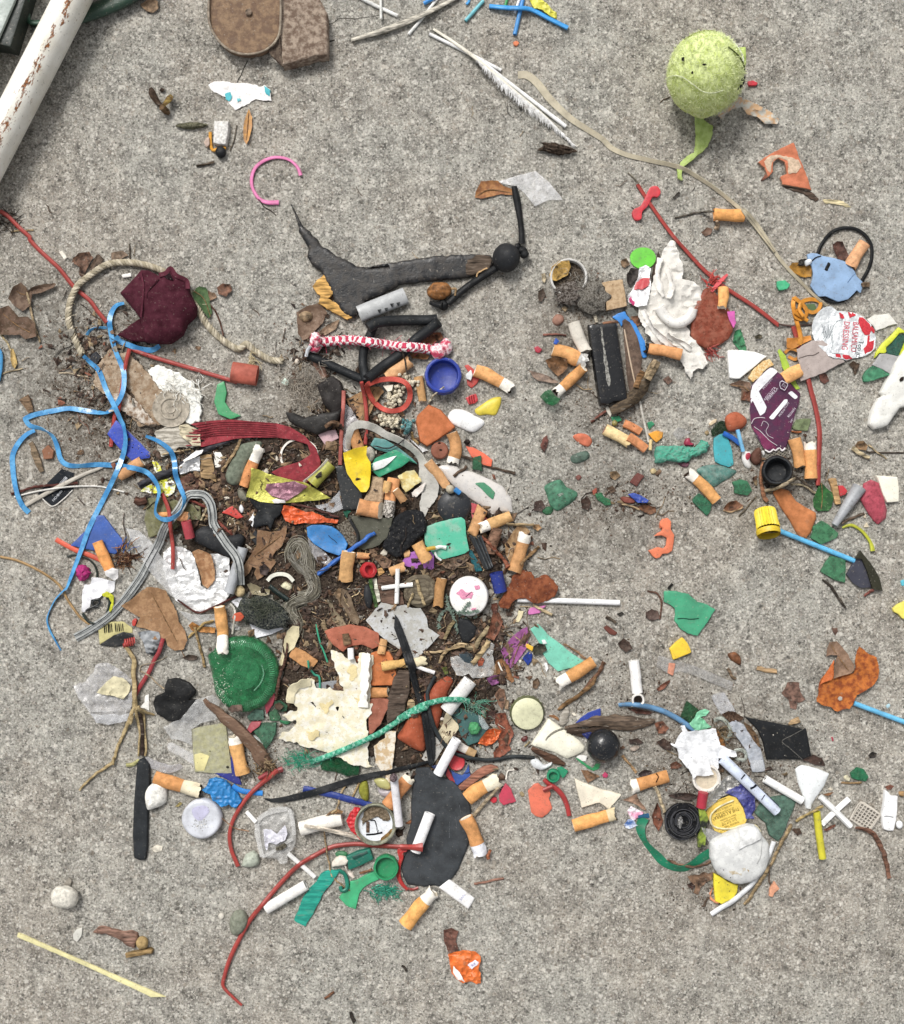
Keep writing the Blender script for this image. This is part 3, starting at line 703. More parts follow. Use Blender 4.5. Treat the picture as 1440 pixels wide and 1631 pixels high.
def pipe_mat():
 m=bpy.data.materials.new('rusty white paint');m.use_nodes=True;nt=m.node_tree;b=nt.nodes['Principled BSDF'];co=coords(nt,1,False)
 ro=N(nt,'ShaderNodeMapping');ro.inputs['Rotation'].default_value=(0,0,-math.radians(62.5));nt.links.new(co,ro.inputs[0])
 sp=N(nt,'ShaderNodeSeparateXYZ');nt.links.new(ro.outputs[0],sp.inputs[0])
 st=N(nt,'ShaderNodeMapping');st.inputs['Scale'].default_value=(.4,1,1);nt.links.new(ro.outputs[0],st.inputs[0])
 band=N(nt,'ShaderNodeMath',operation='ABSOLUTE');sh=N(nt,'ShaderNodeMath',operation='ADD');sh.inputs[1].default_value=11.;nt.links.new(sp.outputs['Y'],sh.inputs[0]);nt.links.new(sh.outputs[0],band.inputs[0])
 bd=ramp(nt,band.outputs[0],9,2);n=noise(nt,st.outputs[0],6,5,.75);a=N(nt,'ShaderNodeMath',operation='MULTIPLY_ADD');nt.links.new(bd,a.inputs[0]);a.inputs[1].default_value=.16;nt.links.new(n,a.inputs[2])
 f=ramp(nt,a.outputs[0],.63,.69);col=mix(nt,ramp(nt,noise(nt,co,40,4),.35,.7),lin('efece2'),lin('dad3c2'))
 col=mix(nt,ramp(nt,noise(nt,co,4,3),.66,.7),col,lin('8d867a'));rc=mix(nt,ramp(nt,noise(nt,co,3,3),.4,.6),lin('a5622e'),lin('5f3a20'))
 col=mix(nt,f,col,rc);nt.links.new(col,b.inputs['Base Color']);b.inputs['Roughness'].default_value=.38
 bp=N(nt,'ShaderNodeBump');bp.inputs['Strength'].default_value=.6;bp.inputs['Distance'].default_value=S;nt.links.new(n,bp.inputs['Height']);nt.links.new(bp.outputs[0],b.inputs['Normal'])
 return m
tube('metal_pipe|thick white painted metal pipe with rust spots crossing the top left corner',pipe_mat(),'o 210,-181 116,0 58,112 0,223 -110,434',27,rigid=True,k=40,sm=False,zoff=6)
def tin():
 r=empty('rusty_tin|brown rusted flat tin with an oval lid and a broken side at the top edge',430,40)
 side=slab('side_panel','rus#6b5647,a89684','n 832,-160 1150,-150 1250,-10 1320,150 1325,580 1200,585 1070,630 850,685 825,560 825,200',24,e=3,ew=5,rd=1,jag=1.2,wr=1.5,ws=16,par=r)
 slab('torn_flap','rus#4a3a30,7a6a5a','n 700,530 760,450 835,380 850,683 800,640',6,par=side,jag=1,rd=0)
 lid=slab('lid','rus#6f5644,94795e','A 998,-120 998,0 1001,110 1040,185 1100,238 1180,256 1262,238 1318,190 1336,130 1340,0 1340,-120',17,e=1.5,rd=2,wr=1.2,ws=22,crs=False,par=r,zz=0)
 tube('rim','rus#7c6f60,a79a88','A 998,-160 997,0 1001,110 1040,188 1100,240 1180,259 1264,241 1320,192 1339,130 1342,0 1342,-160',1.9,k=8,par=lid,zoff=4,zs=[0])
 blob('rivet','rus#9a8572','A 1188,58',5.5,5.5,3,par=lid,nz=.05)
tin()
at('A')
leaf('dry_leaf|crumpled brown dry leaf near the top edge between the green frame and rusty tin','lea#8f7458','672,22 700,0 722,-8 752,5 757,38 735,60 700,55 685,40',curl=6)
paper=sheet('paper_scrap|torn white paper scrap with turquoise marks just below the rusty tin','pap#eeebe8','995,405 1030,390 1060,385 1110,395 1200,400 1235,415 1262,405 1290,425 1297,480 1260,485 1225,475 1170,505 1125,522 1095,490 1075,465 1050,455 1010,430',jag=1.6)
sheet('turquoise_mark','pap#4fb6c2','1078,450 1100,440 1110,460 1095,485 1078,475',par=paper,jag=1.5,wr=.5,lift=.5);sheet('turquoise_mark','pap#4fb6c2','1262,412 1290,428 1292,465 1270,455',par=paper,jag=2,wr=.5,lift=.5)
sheet('turquoise_mark','pap#6fc0c8','1130,470 1150,468 1155,480 1138,488',par=paper,jag=1.5,wr=.5,lift=.5)
def splinter(nlc,mat,pts,r,**k):return tube(nlc,mat,pts,r,nz=.35,wob=1.0,k=k.pop('k',8),**k)
def bark1():
 r=empty('bark_bits|forked dark brown bit of bark and bud on bare concrete below the pipe',257,160)
 splinter('bark_strip','wood#4d3b2d','718,418 735,455 755,490 778,512',5,par=r,taper=[.6,1.1,1,.5]);splinter('bark_strip','wood#6b5236','778,512 795,535 812,548',6,par=r,taper=[1,1,.4]);splinter('bud','wood#8a7336,5a4326','785,505 805,480 822,455',5,par=r,taper=[.6,.8,1.2,.6]);splinter('bark_strip','wood#3f3026','765,425 780,432',3,par=r)
bark1()
blob('moss_tuft|small grey green elongated tuft of moss left of the white foam piece','ash#6d6a55,4b4a3a','915,600',22,5,4,rot=-.02,nz=.35,nf=3)
slab('foam_piece|white tapered piece of foam rubber above a black bead near the top left','foa#dedbd6','1022,575 1092,578 1094,610 1080,692 1048,690 1018,683',11,e=3,ew=3,jag=.8)
tube('plastic_hook|bent orange yellow plastic hook beside the white foam piece','pla#e29c2e','1005,630 1006,680 1016,716 1045,712 1080,705',2.6)
blob('rubber_bead|small flattened black rubber bead below the white foam piece','rub#25272b','1055,727',8.5,9.5,7,nz=.06)
chip('pottery_crumb|tiny pinkish beige crumb left of the white foam piece','tco#c4ab9b','972,680 985,658 1000,655 1003,690 985,705',4)
leaf('seed_husk|narrow pointed orange and brown seed husk right of the white foam piece','lea#b98a5e,d39a55','1190,520 1207,560 1205,610 1190,670 1178,690 1165,670 1162,610 1172,560',curl=4,vein=['1188,540 1178,670'])
splinter('thin_twig|thin grey twig beside the orange seed husk','wood#6d6254','1130,600 1118,670 1100,720',1.0)
splinter('curled_twig|short curled brown twig below the black bead','wood#5d4f40','940,795 985,785 1025,772',2.0)
tube('pink_ring|broken open ring of pink plastic lying alone on the concrete','pla#de6fa8','1437,838 1425,805 1395,772 1355,755 1310,753 1262,768 1222,800 1204,845 1205,890 1220,925 1245,955 1280,968 1332,968',2.8,sq=.8,taper=[1.1,.8,.9,1,1,.9,1.1,1.4])
splinter('dark_fibre|fine dark fibre under the pink ring','wood#3c322a','1235,950 1260,985 1290,1005 1318,1030',.7)
at('B')
slab('orange_crumb|tiny orange crumb below the blue straws','tco#dc7b52','1012,200 1030,193 1042,205 1030,220 1015,215',3)
tube('white_straw|thin white plastic stick slanting in from the top edge beside the tin','pla#e6e6e3','240,-35 340,20 460,76',2.9,rigid=True)
tube('thin_stick|thin white plastic stick standing upright in the photo beside the top edge sticks','pla#d9d9d4','379,-40 381,92',2.2,rigid=True)
tube('slim_white_stick|slim white stick slanting under the long grey wooden stick at the top','pla#e4e4e0','512,164 575,90 660,-20',2.5,rigid=True)
tube('wooden_stick|long weathered grey white wooden stick at the top edge','wood#c5bfb0','238,191 380,150 520,98 640,42 760,-20',4.6,taper=[.6,1,1.05,.8,.5],nz=.1)
def straw(label,mat,pts,r,**k):return tube('drinking_straw|'+label+'|straw',mat,pts,r,hollow=1,k=12,**k)
straw('pale turquoise straw end beside the top edge, left of the bent blue one','pla#6ec3d0','784,100 870,4',2.9,rigid=True)
straw('short blue straw stub poking in at the top edge, leftmost of the blue straws','pla#2d86d6','585,14 640,-10',3,rigid=True)
straw('blue straw running up to the top edge beneath the bent blue one','pla#3f8fd8','1020,166 1060,-10',3.4,rigid=True)
tube('white_pin|thin white stick between the blue straws at the top edge','pla#e8e8e8','1020,60 1045,-10',2.2,rigid=True)
tube('green_stick|short green plastic stick at the top edge between the blue straws','pla#33a05a','970,45 985,-10',2.3,rigid=True)
straw('bright blue bent straw near the top edge','pla#2c93e0','898,30 990,38 1090,44 1185,90 1273,134',3.9,ds=2)
tube('blue_curl|short curl of blue plastic at the top edge','pla#3d9ae0','788,20 800,8 800,-12',2.2)
sheet('yellow_wrapper|crumpled yellow green film at the top edge beside the blue straws','pla#d4cf45','1080,-20 1130,-15 1160,5 1200,45 1222,60 1220,92 1195,80 1150,48 1110,38',wr=5,ws=8)
tube('white_rod|slender white stick crossing under the white feather quill','pla#f0f0ee','612,162 780,245 955,336',2.7,rigid=True)
tube('hollow_rod|white stick lying along the feather with its cut end at the lower right','pla#f2f2f0','840,280 1050,440 1265,603',3.1,rigid=True)
def feather():
 r=empty('white_feather|long tattered white feather in the upper middle of the concrete',800,150)
 tube('shaft','shn#e6e0cf','630,138 740,210 850,292 1000,420 1170,560 1300,690 1330,688',2.6,par=r,taper=[.8,1.1,1,.8,.5,.2])
 VV,FF=[],[];o=0;P=catmull(q('840,285 1000,420 1170,560 1300,688'),False,1.3)
 for i,p in enumerate(P):
  for _ in range(3):
   t=i/len(P);L=(5+9*math.sin(math.pi*min(1,t*1.1)))*RNG.uniform(.5,1.25);a=math.radians(RNG.normal(100,22));z=float(hs_(*p))+RNG.uniform(1.0,2.5)
   d=np.array([math.cos(a),math.sin(a)]);Q=[(*p,z),(*(p+d*L*.5),z+RNG.uniform(0,1.5)),(*(p+d*L+[2,1.5]),max(.4,z-1.2))]
   V,Fs=sweepV(np.array(Q),[.75,.6,.25],4);VV.append(V);FF+=[tuple(k+o for k in f)for f in Fs];o+=len(V)
 mesh('barbs',pxW(np.vstack(VV)),FF,'fab#f4f1ea',None,r,fixn=False)
feather()
blob('hair_tuft|small dark brown fuzzy clump beside the feather tip','ash#4a3d33','1220,712',24,8,6,rot=.15,nz=.5,nf=4)
strands('dark_fibres|few dark wiry fibres lying below the middle of the feather',['wood#3c352e'],'990,500',16,18,9,22,.5)
# ================================================================ LEFT SIDE
at('D')
leaf('dry_leaf|large curled brown leaf at the left edge, upper of the two beside the tan stalk','lea#6f5846,5a4537','90,345 150,315 185,350 200,370 250,340 310,330 390,320 400,330 380,352 310,385 230,400 218,480 160,520 100,480 55,430 75,390',curl=9,vein=['90,350 180,400 380,335'])
leaf('dry_leaf|crumpled brown leaf touching the left edge below the tan stalk','lea#6a5140,54402f','-10,500 60,480 100,520 130,560 200,560 250,600 262,700 180,722 140,690 100,690 50,690 -10,690',curl=9,vein=['0,520 120,620 250,690'])
splinter('leaf_stalk|tan stalk lying over the brown leaves at the left edge','wood#a08b6b','188,370 215,470 228,540 255,640 288,745',2.0)
leaf('seed_pod|pointed dry yellow pod on a thin stem by the left edge','lea#c3a361','75,790 95,790 115,830 123,900 108,938 86,912 70,850',curl=3,wr=.5)
splinter('grass_stem|thin yellow grass stem running to the dry pod from the left edge','wood#b7a379','-5,660 30,720 60,760 80,800',1.5);splinter('grass_stem|thin pale stem below the dry pod at the left edge','wood#b29f7d','-5,985 60,955 160,933',1.1)
tube('blue_strip|end of a blue plastic strip cut off by the left edge','pla#3a86bd','-12,790 8,830 6,930 -10,1020',3)
strands('root_fibres|dark tangle of fine roots beside the red wire at the left edge',['wood#4a4038','wood#6b6055','wood#2f2823'],'A 40,1060',22,14,42,22,.8)
splinter('grass_stem|short tan stem across the red wire near the left edge','wood#a68f66','A 50,1108 160,1100',1.2)
leaf('dry_leaf|small brown lobed leaf left of the tan rope loop','lea#6f4f3c','525,150 560,105 640,95 668,140 640,180 620,220 590,282 568,262 572,205 530,182',curl=5)
leaf('dry_leaf|small grey brown leaf tucked against the top of the tan rope loop','lea#6b5646','665,170 690,120 712,108 748,150 722,190 660,235 640,215',curl=4)
leaf('leaf_fragment|brown leaf fragment above the rope and left of the maroon cloth','lea#7a6450','798,100 880,85 925,120 870,145 800,160',curl=3)
chip('white_chip|small white splinter in the upper left between red wire and leaf','pap#e6dfd0','420,95 443,82 482,135 462,153',3)
chip('white_chip|small square white chip inside the tan rope loop','pla#eeeae4','868,258 940,246 942,272 880,282',3)
splinter('thin_twig|thin dark twig standing above the maroon cloth','wood#564a3d','928,40 932,150',1.2)
tube('red_wire|long red plastic wire running in from the left edge to the blue ribbon',RW,'A 0,1008 40,1035 90,1085 150,1140 D 205,-5 260,60 350,145 430,220 530,345 640,440 700,520 765,600',3.4,zs=[0,.3,0,0,.2,0,0])
slab('painted_board|flat flaking brown board beneath the blue ribbon','rus#8e7459,b3a089','700,900 790,800 930,825 1000,900 1160,1085 1190,1170 1250,1290 1130,1345 1000,1345 860,1190 740,1110 665,1035',5,jag=2.2,wr=1.6,ws=12,rd=0)
splinter('bark_strip|dark curved sliver of bark lying on the flaking brown board','wood#4b3a2c','900,1065 950,1130 940,1210 900,1270',2)
slab('board_strip|whitish peeling lower edge of the flaking board','rus#d2c8bb,8c725a','900,1090 950,1130 1120,1330 1060,1345 880,1240 760,1130',3,jag=2.5,wr=1.5,ws=8,rd=0)
def flake():
 r=slab('white_fibre_flake|flaking bright white fibrous sheet behind the translucent suction cup','pap#e9e9e2','1055,950 1100,915 1140,902 1210,940 1280,960 1370,1030 1440,1095 1440,1300 1380,1330 1300,1300 1180,1110',5,jag=2.6,wr=3,ws=6,rd=0)
 return r
flake()
strands('white_fibres|bundle of loose white fibres fraying from the white sheet left of centre',['pap#efeee8','pap#d6d2c8'],'1290,1060',46,26,60,22,.8,spread=1.2,dirn=.7,lift=2)
slab('weathered_plank|grey white weathered wood piece with grain, below the suction cup','wood#c3bcae,8f887b','P 165,160 330,95 600,165 590,290 520,320 380,320 350,365 230,402 180,335',7,jag=2,wr=1.2,ws=8)
leaf('corn_husk|cream fibrous husk under the fringed end of the red strap','wood#c9bd9e','P 390,110 470,90 590,160 600,300 520,300 400,190',curl=4)
lathe('suction_cup|translucent brownish round suction cup',['gls#c3b8a6','gls#beb3a1'],'1224,1218',[(27,0),(30,1),(29.5,2.5),(28,2),(18.5,3),(17,4.6),(15.5,4.4),(14,2.4),(8.5,2.4),(7.6,4),(6,3.6),(0.01,3)],48,mi=[1,1,1,1,1,1,1,1,1,1,1,1])
rope('tan_rope',['fab#b5aa92','fab#a0957d','fab#c4b9a2'],'o 131,564 122,546 113,524 109,504 113,478 124,455 144,438 169,422 196,418 222,420 250,428 272,440 300,465 313,486 325,510 342,531 362,547 380,556 392,548 407,560 430,573 450,575',5.4,3,17,fuzz=110)
G['tan_rope']['label']='frayed tan hemp rope looping around behind the maroon cloth';G['tan_rope']['category']='rope'
strands('rope_fray|pale frayed yarn end hanging from the tan rope towards the red rubber piece',['fab#d3c6a2','fab#bfb08a'],'F 450,1110',5,10,26,26,.8,spread=1.0,dirn=1.25,lift=1)
leaf('ivy_leaf|green ivy leaf between the maroon cloth and the rope','lea#4d6a3c,3c5632','F 28,650 80,610 130,620 150,700 172,800 145,842 100,782 40,700',curl=4,wr=1,vein=['F 30,640 110,700 160,830'])
splinter('brown_stalk|reddish brown leaf stalk hanging below the ivy leaf','wood#5f3d30','F 150,735 205,820 235,905 250,970',1.3)
leaf('leaf_fragment|crumpled reddish brown leaf bit right of the ivy leaf','lea#7b5440','F 205,620 250,590 300,600 310,640 270,685 215,670',curl=5)
leaf('leaf_fragment|tan leaf bit joined to the ivy leaf tip','lea#8c6d52','F 140,640 190,660 205,690 150,722',curl=3)
tube('red_wire|red wire leading from under the blue ribbon to the red rubber block',RW,'935,790 1000,815 1100,850 1250,895 1440,950 F 100,1225 200,1255 350,1300',3.4)
tube('red_rubber_piece|short thick brick red rubber sleeve at the end of a red wire','rub#b75a48','F 312,1225 495,1255',16.5,rigid=True,sq=.6,k=18,nz=.05,hollow=1)
slab('green_strip|curved green plastic strip above the fringed red strap','pla#3f9e63','o 346,612 357,607 361,625 358,640 368,655 384,662 368,668 348,660 341,640',5)
def cloth():
 o=slab('maroon_cloth|folded maroon felt cloth pouch inside the rope loop','fab#4c1c2a','845,380 900,320 1000,215 1050,215 1130,258 1180,240 1225,208 1270,260 1340,300 1350,380 1400,480 1390,540 1330,600 1300,680 1200,740 1130,745 1030,735 1000,580 960,520 900,450',20,e=9,ew=13,rd=1,wr=9,ws=34,crs=True,bub=8,gs=4,ang=50)
 slab('folded_flap','fab#451825','835,690 930,620 1000,572 1060,640 1130,745 1030,738 940,735',8,e=3,ew=6,wr=3,ws=20,par=o,zz=4)
 slab('dark_opening','fab#1d0a10','1150,258 1215,245 1245,300 1200,290',1,par=o,dr=1,lift=.3);ribbon('hem','fab#5c2634','1140,262 1190,245 1222,212 1262,262 1338,302 1345,360',7,th=3.2,par=o,zoff=.5)
 tube('seam','fab#5a2433','1010,240 1028,330 1025,430 1012,560',1.6,par=o,sq=.8);tube('seam','fab#3a121d','1050,420 1062,380 1100,330 1140,290',.8,par=o)
cloth()
tube('red_wire|red wire hanging down from the maroon cloth over the brown board',RW,'D 930,790 905,880 885,1000 870,1100 845,1250 E 830,60 810,200 795,322',3.4,zoff=1)
at('E')
chip('terracotta_bit|brown terracotta bit left of the blue ribbon bend','tco#8f5f45','300,345 345,308 385,350 375,405 312,412',6)
splinter('wood_splinter|greyish brown wood splinter left of the terracotta bit','wood#8b765d','222,290 250,370 280,440 305,500',6,sq=.5,taper=[.6,1,1,.5])
splinter('wood_splinter|upright brown wood splinter above the blue ribbon near the left','wood#856a50','D 175,1135 200,1180 225,1245',7,sq=.5,taper=[1.2,1,.7])
leaf('leaf_fragment|small dark leaf below the rope at the left, beside the ribbon start','lea#574235','D 600,740 650,690 690,700 700,750 640,790 600,800',curl=5)
slab('slate_chip|dark slate chip between the rope end and the brown board','sto#33353a','D 640,830 690,810 725,850 690,905 655,880',5)
splinter('root_sliver|pale thin root sliver left of the brown board','wood#bfae93','D 420,962 500,965 560,980 640,1000',1.1)
booklet=slab('black_card|small black printed card with a torn white edge at the left','pap#20242a','270,660 360,560 442,480 530,510 530,620 450,700 375,750',1.6,side='pap#dcd8d0',rd=0,wr=.8,ws=20)
ribbon('torn_edge','pap#d8d4cc','300,690 372,748 450,700 520,632',1.4,par=booklet,zoff=.4)
txt(booklet,'Impresum',425,590,8,-48,'ink#c9ccd2');txt(booklet,'tisak',465,560,6,-48,'ink#c9ccd2');txt(booklet,'NO 8',400,688,6,-48,'ink#c9ccd2');txt(booklet,'cesta',425,655,6,-48,'ink#c9ccd2')
chip('blue_tile|bright blue plastic triangle under the blue ribbon, upper left of the pile','pla#2a43b4','770,230 835,130 862,160 910,200 1000,290 1076,372 1070,402 1010,412 948,425 870,350',5,side='pla#c3c6d0')
chip('blue_plate|blue plastic triangle beneath an orange cigarette butt at the left','pla#2f55a8','700,812 742,815 815,910 892,1010 860,1050 828,1092 740,1075 640,1060 505,1030 610,925',4)
butt('orange filter without paper lying across the blue ribbon left of the pile','1020,425 850,535',18,fc='cork#dd9450')
splinter('dark_wire|dark red rusty wire crossing the black card','wood#5c2f28','78,662 180,630 300,605 420,592 560,582',2.0)
tube('grey_strip|tapered grey plastic strip crossing over the black card','pla#aaa396','182,742 400,620 600,520 700,482 860,405',3.4,taper=[1.1,1,1,.8,.5],sq=.6)
tube('white_wire|thin white wire across the black card and blue ribbon','pla#d8d5ce','100,682 250,645 400,620 550,606 700,606 800,625 890,646',1.4)
sheet('yellow_wrapper|crumpled yellow and white wrapper beside the curled blue ribbon','pap#d9d93c,eeeef0','1005,640 1060,600 1110,575 1180,558 1225,540 1262,600 1250,650 1200,682 1150,660 1090,655',wr=5,ws=9)
sheet('yellow_wrapper|small yellow crescent of wrapper above the black stick at the left','pap#dcdc3e,e8e8ea','1090,420 1125,430 1155,465 1162,512 1125,515 1105,480',wr=3,ws=9)
splinter('leaf_bits|reddish brown bark crumb under the black twig','wood#5c3b2e','960,705 1000,720 1048,705',6)
splinter('black_twig|rough black twisted twig running from the left up under the red strap','wood#3b3a40','P 0,685 120,620 280,560 400,500 500,420 620,350 740,295 850,262 920,245',5.5,taper=[.8,1,1,1.1,1,.9,.6,.4])
tube('orange_strap|flat orange red plastic strap poking out left of the orange cigarette butt','pla#d9583f','400,985 470,1025 560,1070 640,1098 725,1135',3.9,sq=.5)
blob('magenta_foam|small magenta crinkled plastic clump below the orange strap','foa#b02a72','592,1226',11,13,7,nz=.25,nf=4)
tube('black_thread|thin black and green thread looping near the magenta clump','pla#1f2a24','480,1110 540,1095 620,1120 670,1160 695,1215 695,1260',1.6)
strands('brown_tuft|brown fibrous tuft right of the orange and white cigarette butt',['wood#6e4430','wood#42291d','wood#9a7350'],'T 660,300',26,12,90,22,.8,zh=6)
strands('wire_strands|fan of thin brown and blue wire strands on the edge of the blue plate',['wood#b5743f','pla#3f5a9c'],'T 640,190',10,7,11,22,.8,spread=.8,dirn=-.9,lift=3)
butt('bright orange filter with torn white paper on the lower blue plate','702,1002 745,1110 788,1215',18,0,fc='cork#eb9a3b',cr=.03)
sheet('torn_paper|curled torn white cigarette paper below the orange filter at the left','pap#eae8e6','T 455,420 540,385 590,400 588,480 555,515 530,500 470,455',wr=4,ws=10,lift=2)
at('T')
tube('tan_twine|tan waxy cord entering from the left edge at mid height','rub#b08c5c','E 0,1110 130,1140 280,1210 400,1290 450,1350 T 100,680 180,800 250,880 345,940',2.1)
w_=sheet('white_wrapper|crumpled white wrapper with a black curl at the left of the pile','pap#e6e6ea','238,805 250,600 265,545 320,545 340,480 430,480 520,510 562,510 550,610 490,650 440,645 380,690 330,690 322,770 260,812',wr=5,ws=15)
tube('black_curl','pla#1c1f22','280,800 320,772 400,735 412,700 375,690 345,720 365,760 400,755',1.8,par=w_,zoff=1)
tube('black_film_loop|black and green plastic film loop beneath the white wrapper','pla#1c2a25','250,820 300,895 370,920 440,890 490,800 510,700 480,670',2.2)
sheet('yellow_scrap|bright yellow scrap on the edge of the white wrapper at the left','pap#c9cc2e','430,640 480,608 545,650 545,735 520,820 502,800 525,720 500,670 450,665',wr=3,ws=8,lift=1)
at('U')
chip('olive_glass|large translucent olive glass sheet beneath the curled blue ribbon','gls#7b7a52,8a8868','P 90,800 240,790 400,830 600,880 600,1005 450,1010 350,1100 250,1130 100,1180 55,1010',4)
butt('short crushed filter partly hidden by the curl of blue ribbon','P 385,965 485,985',17,fc='cork#cf8a4c')
butt('orange filter end visible inside the blue ribbon curl','P 190,960 300,955',8,fc='cork#e79a4a')
leaf('dry_leaf|dark reddish brown leaf inside the pile right of the blue ribbon curl','lea#6b4636','P 395,620 500,560 615,650 525,760 430,735',curl=5)
peb('flat_pebble|green grey porous elongated stone left of the yellow wrapper','sto#6f7766','P 970,290 1160,255 1165,330 1065,420 1020,560 960,665 880,672 828,620 840,540 900,400',11,wr=1.2,ws=5)
chip('wood_chip|tan rough wood chip beside the black twig','wood#a4855c','P 588,395 700,380 722,500 748,645 690,620 600,605',6,jag=1.2,rd=0)
sheet('foil_scrap|crumpled silver foil scrap beneath the black twig','foi#dcdcdc','P 390,500 470,440 590,400 592,540 500,545 400,575',wr=4,ws=8);sheet('white_flake|white shell like flake right of the tan wood chip','pap#e4e1d8','P 718,350 790,362 818,430 785,500 738,508',wr=2,ws=10)
sheet('paper_scrap|torn white paper edge showing along the black twig','pap#efece6','P 430,440 560,350 622,338 610,375 500,430 440,452',wr=2,ws=8,lift=5)
splinter('straw_stem|long straw stem crossing beside the green grey stone','wood#a08560','P 985,235 900,400 800,545',2.4);splinter('straw_stem|thin straw stem by the blue ribbon curl','wood#b7a07a','P 230,385 350,355 500,335',1.2)
chip('red_shard|small bright red plastic shard in the left of the pile','pla#cf3a30','P 797,940 850,900 900,875 950,920 1012,985 950,1000 880,965',4)
peb('white_bead|small white teardrop shaped bead beside the red shard','pla#dfe0e2','P 985,858 1012,890 1008,930 985,945 960,910 965,880',6)
splinter('red_brown_twig|reddish twig crossing behind the grey printed tape','wood#8a4438','P 490,810 580,860 680,915 800,1060 900,1160',2.3)
splinter('match_splinter|pale wood splinter leaning beside the grey printed tape','wood#c6b48e','P 605,1015 640,940 665,860',1.8)
slab('black_rubber|large rounded black rubber lump beneath the grey printed tape','rub#303236','P 540,1120 620,1068 700,1080 790,1130 850,1160 980,1145 1012,1200 960,1290 900,1370 760,1325 620,1260 545,1220 520,1180',13,e=7,ew=9,rd=2)
chip('black_square|small black rubber diamond on the dry leaf right of the grey tape','rub#23272c','P 1062,1170 1120,1105 1195,1180 1145,1270',5)
tube('red_tube|short red plastic tube standing out beside the black rubber lump','pla#b8404a','P 462,1020 492,1180',8,rigid=True,k=16,hollow=1)
leaf('oak_leaf|large brown lobed oak leaf under the black rubber pieces','lea#8d6b4c,7b5a40','960,20 1060,40 1180,30 1240,-20 1240,60 1190,180 1130,230 1100,290 1140,330 1080,420 1000,480 960,500 930,440 950,390 910,375 880,440 830,480 800,420 850,330 900,260 950,180',curl=5,vein=['1240,40 1050,180 900,300 840,400'])
def foil():
 r=sheet('foil_piece|large crumpled silver white foil sheet at the left of the pile','foi#f2f2f0','60,240 130,180 240,188 320,230 365,300 400,440 425,560 480,590 550,510 545,380 515,255 600,258 690,292 698,420 690,640 640,720 540,765 420,812 320,782 180,700 110,560 60,400',wr=6.5,ws=10,jag=1,dr=.4);return r
foil()
leaf('leaf_strip|tan and rust brown leaf strip lying in the notch of the foil','lea#9b6d47,b58a62','335,235 400,208 520,258 555,400 552,500 490,588 430,542 410,420',curl=5,lift=2)
sheet('plastic_film|greyish clear film under the tip of the foil','clr#b9b9b6','200,790 330,830 540,830 620,880 800,945 790,985 640,960 420,940 300,890',wr=4,ws=12)
leaf('orange_leaf|orange brown leaf fragment behind the upright cigarette butt at the left','lea#b5793a','300,940 340,905 420,950 560,960 560,1010 430,1000 330,985',curl=3)
splinter('dry_stems|branching dry straw stem left of the upright cigarette butt','wood#b1935a','300,1050 370,990 450,920 540,890',2.0);splinter('straw_stem|straw stem pointing down to the green bottle base','wood#9f8457','365,950 400,1100 460,1335',2.1)
tube('red_thread|dark red thread along the lower edge of the foil','wood#5e2f29','200,690 290,760 400,815 520,770 640,715 760,655',1.6)
tube('grey_pipe|grey plastic tube leaning below the black rubber lump','pla#a5a8ac','822,195 755,410 690,625',8.4,rigid=True,k=18,hollow=1)
ribbon('printed_tape','fab#a7aaa8','o 120,1016 140,1005 170,985 193,962 207,944 225,918 238,893 252,867 264,838 285,812 298,790 312,787 325,789 334,800 338,815 340,835 350,850 362,868 375,885 381,905 383,932',14,th=1,tw=[0,0,10,-10,0,20,0,-25,0,15,0,10],rough=.04,zs=[0,0,0,1,0,2,3,5,5,4,3,2,3,2,0],zoff=1)
tp=G['printed_tape'];tp['label']='long grey fabric tape with two dark lines looping over the foil';tp['category']='tape'
for s_ in(-3.6,3.6):ribbon('stripe','ink#2d3136','o 120,1016 140,1005 170,985 193,962 207,944 225,918 238,893 252,867 264,838 285,812 298,790 312,787 325,789 334,800 338,815 340,835 350,850 362,868 375,885 381,905 383,932',1.3,th=.5,off=s_,par=tp,zoff=1.6,noh=True)
tube('red_wire|red wire rising between the foil and the blue ribbon curl',RW,'E 1160,655 1195,730 1215,800 1222,900 1240,1050 1238,1200',3.3,zoff=1)
sheet('clear_strip|broad translucent white plastic strip crossing the grey tape at the left','clr#dcdcdc','E 900,905 1000,925 1080,1000 1150,1100 1260,1220 U 160,440 190,560 260,640 340,700 260,720 130,650 E 1180,1340 1060,1200 960,1030',wr=2,ws=20,jag=.6,h=1.2,dr=.8)
blob('tan_pebble|small tan pebble at the lower end of the grey tape','sto#c3ad80','790,610',9,9,6,nz=.12)
leaf('oak_leaf|large light brown oak leaf with a pale midrib left of the foil','lea#a17a54,8e6846','T 620,750 700,700 800,620 860,570 960,575 1040,600 1080,680 1130,760 1150,800 1170,900 1230,990 1250,1080 1210,1170 1130,1180 1060,1130 1040,1060 980,1075 920,1070 950,1020 920,990 850,970 760,950 800,860 720,820',curl=5,vein=['T 890,600 990,790 1080,960 1160,1110 1232,1255'],lift=1)
at('T')
bc=slab('barcode_label|torn golden label with a black barcode left of the large oak leaf','pap#c6bd80','400,970 430,920 520,900 640,898 722,960 725,1012 640,1000 540,1035 412,1122',1,rd=0,jag=.5,wr=1.5,ws=16)
for x_,w2 in((450,9),(470,5),(488,12),(506,5),(520,8),(556,9),(574,5),(590,10),(610,5),(626,8)):slab('bar','ink#22201a',f'{x_},{925-(x_-450)*.1} {x_+w2},{922-(x_-450)*.1} {x_+w2+6},{1010-(x_-450)*.12} {x_+6},{1013-(x_-450)*.12}',.3,par=bc,dr=1,lift=.2,noh=True,gs=3)
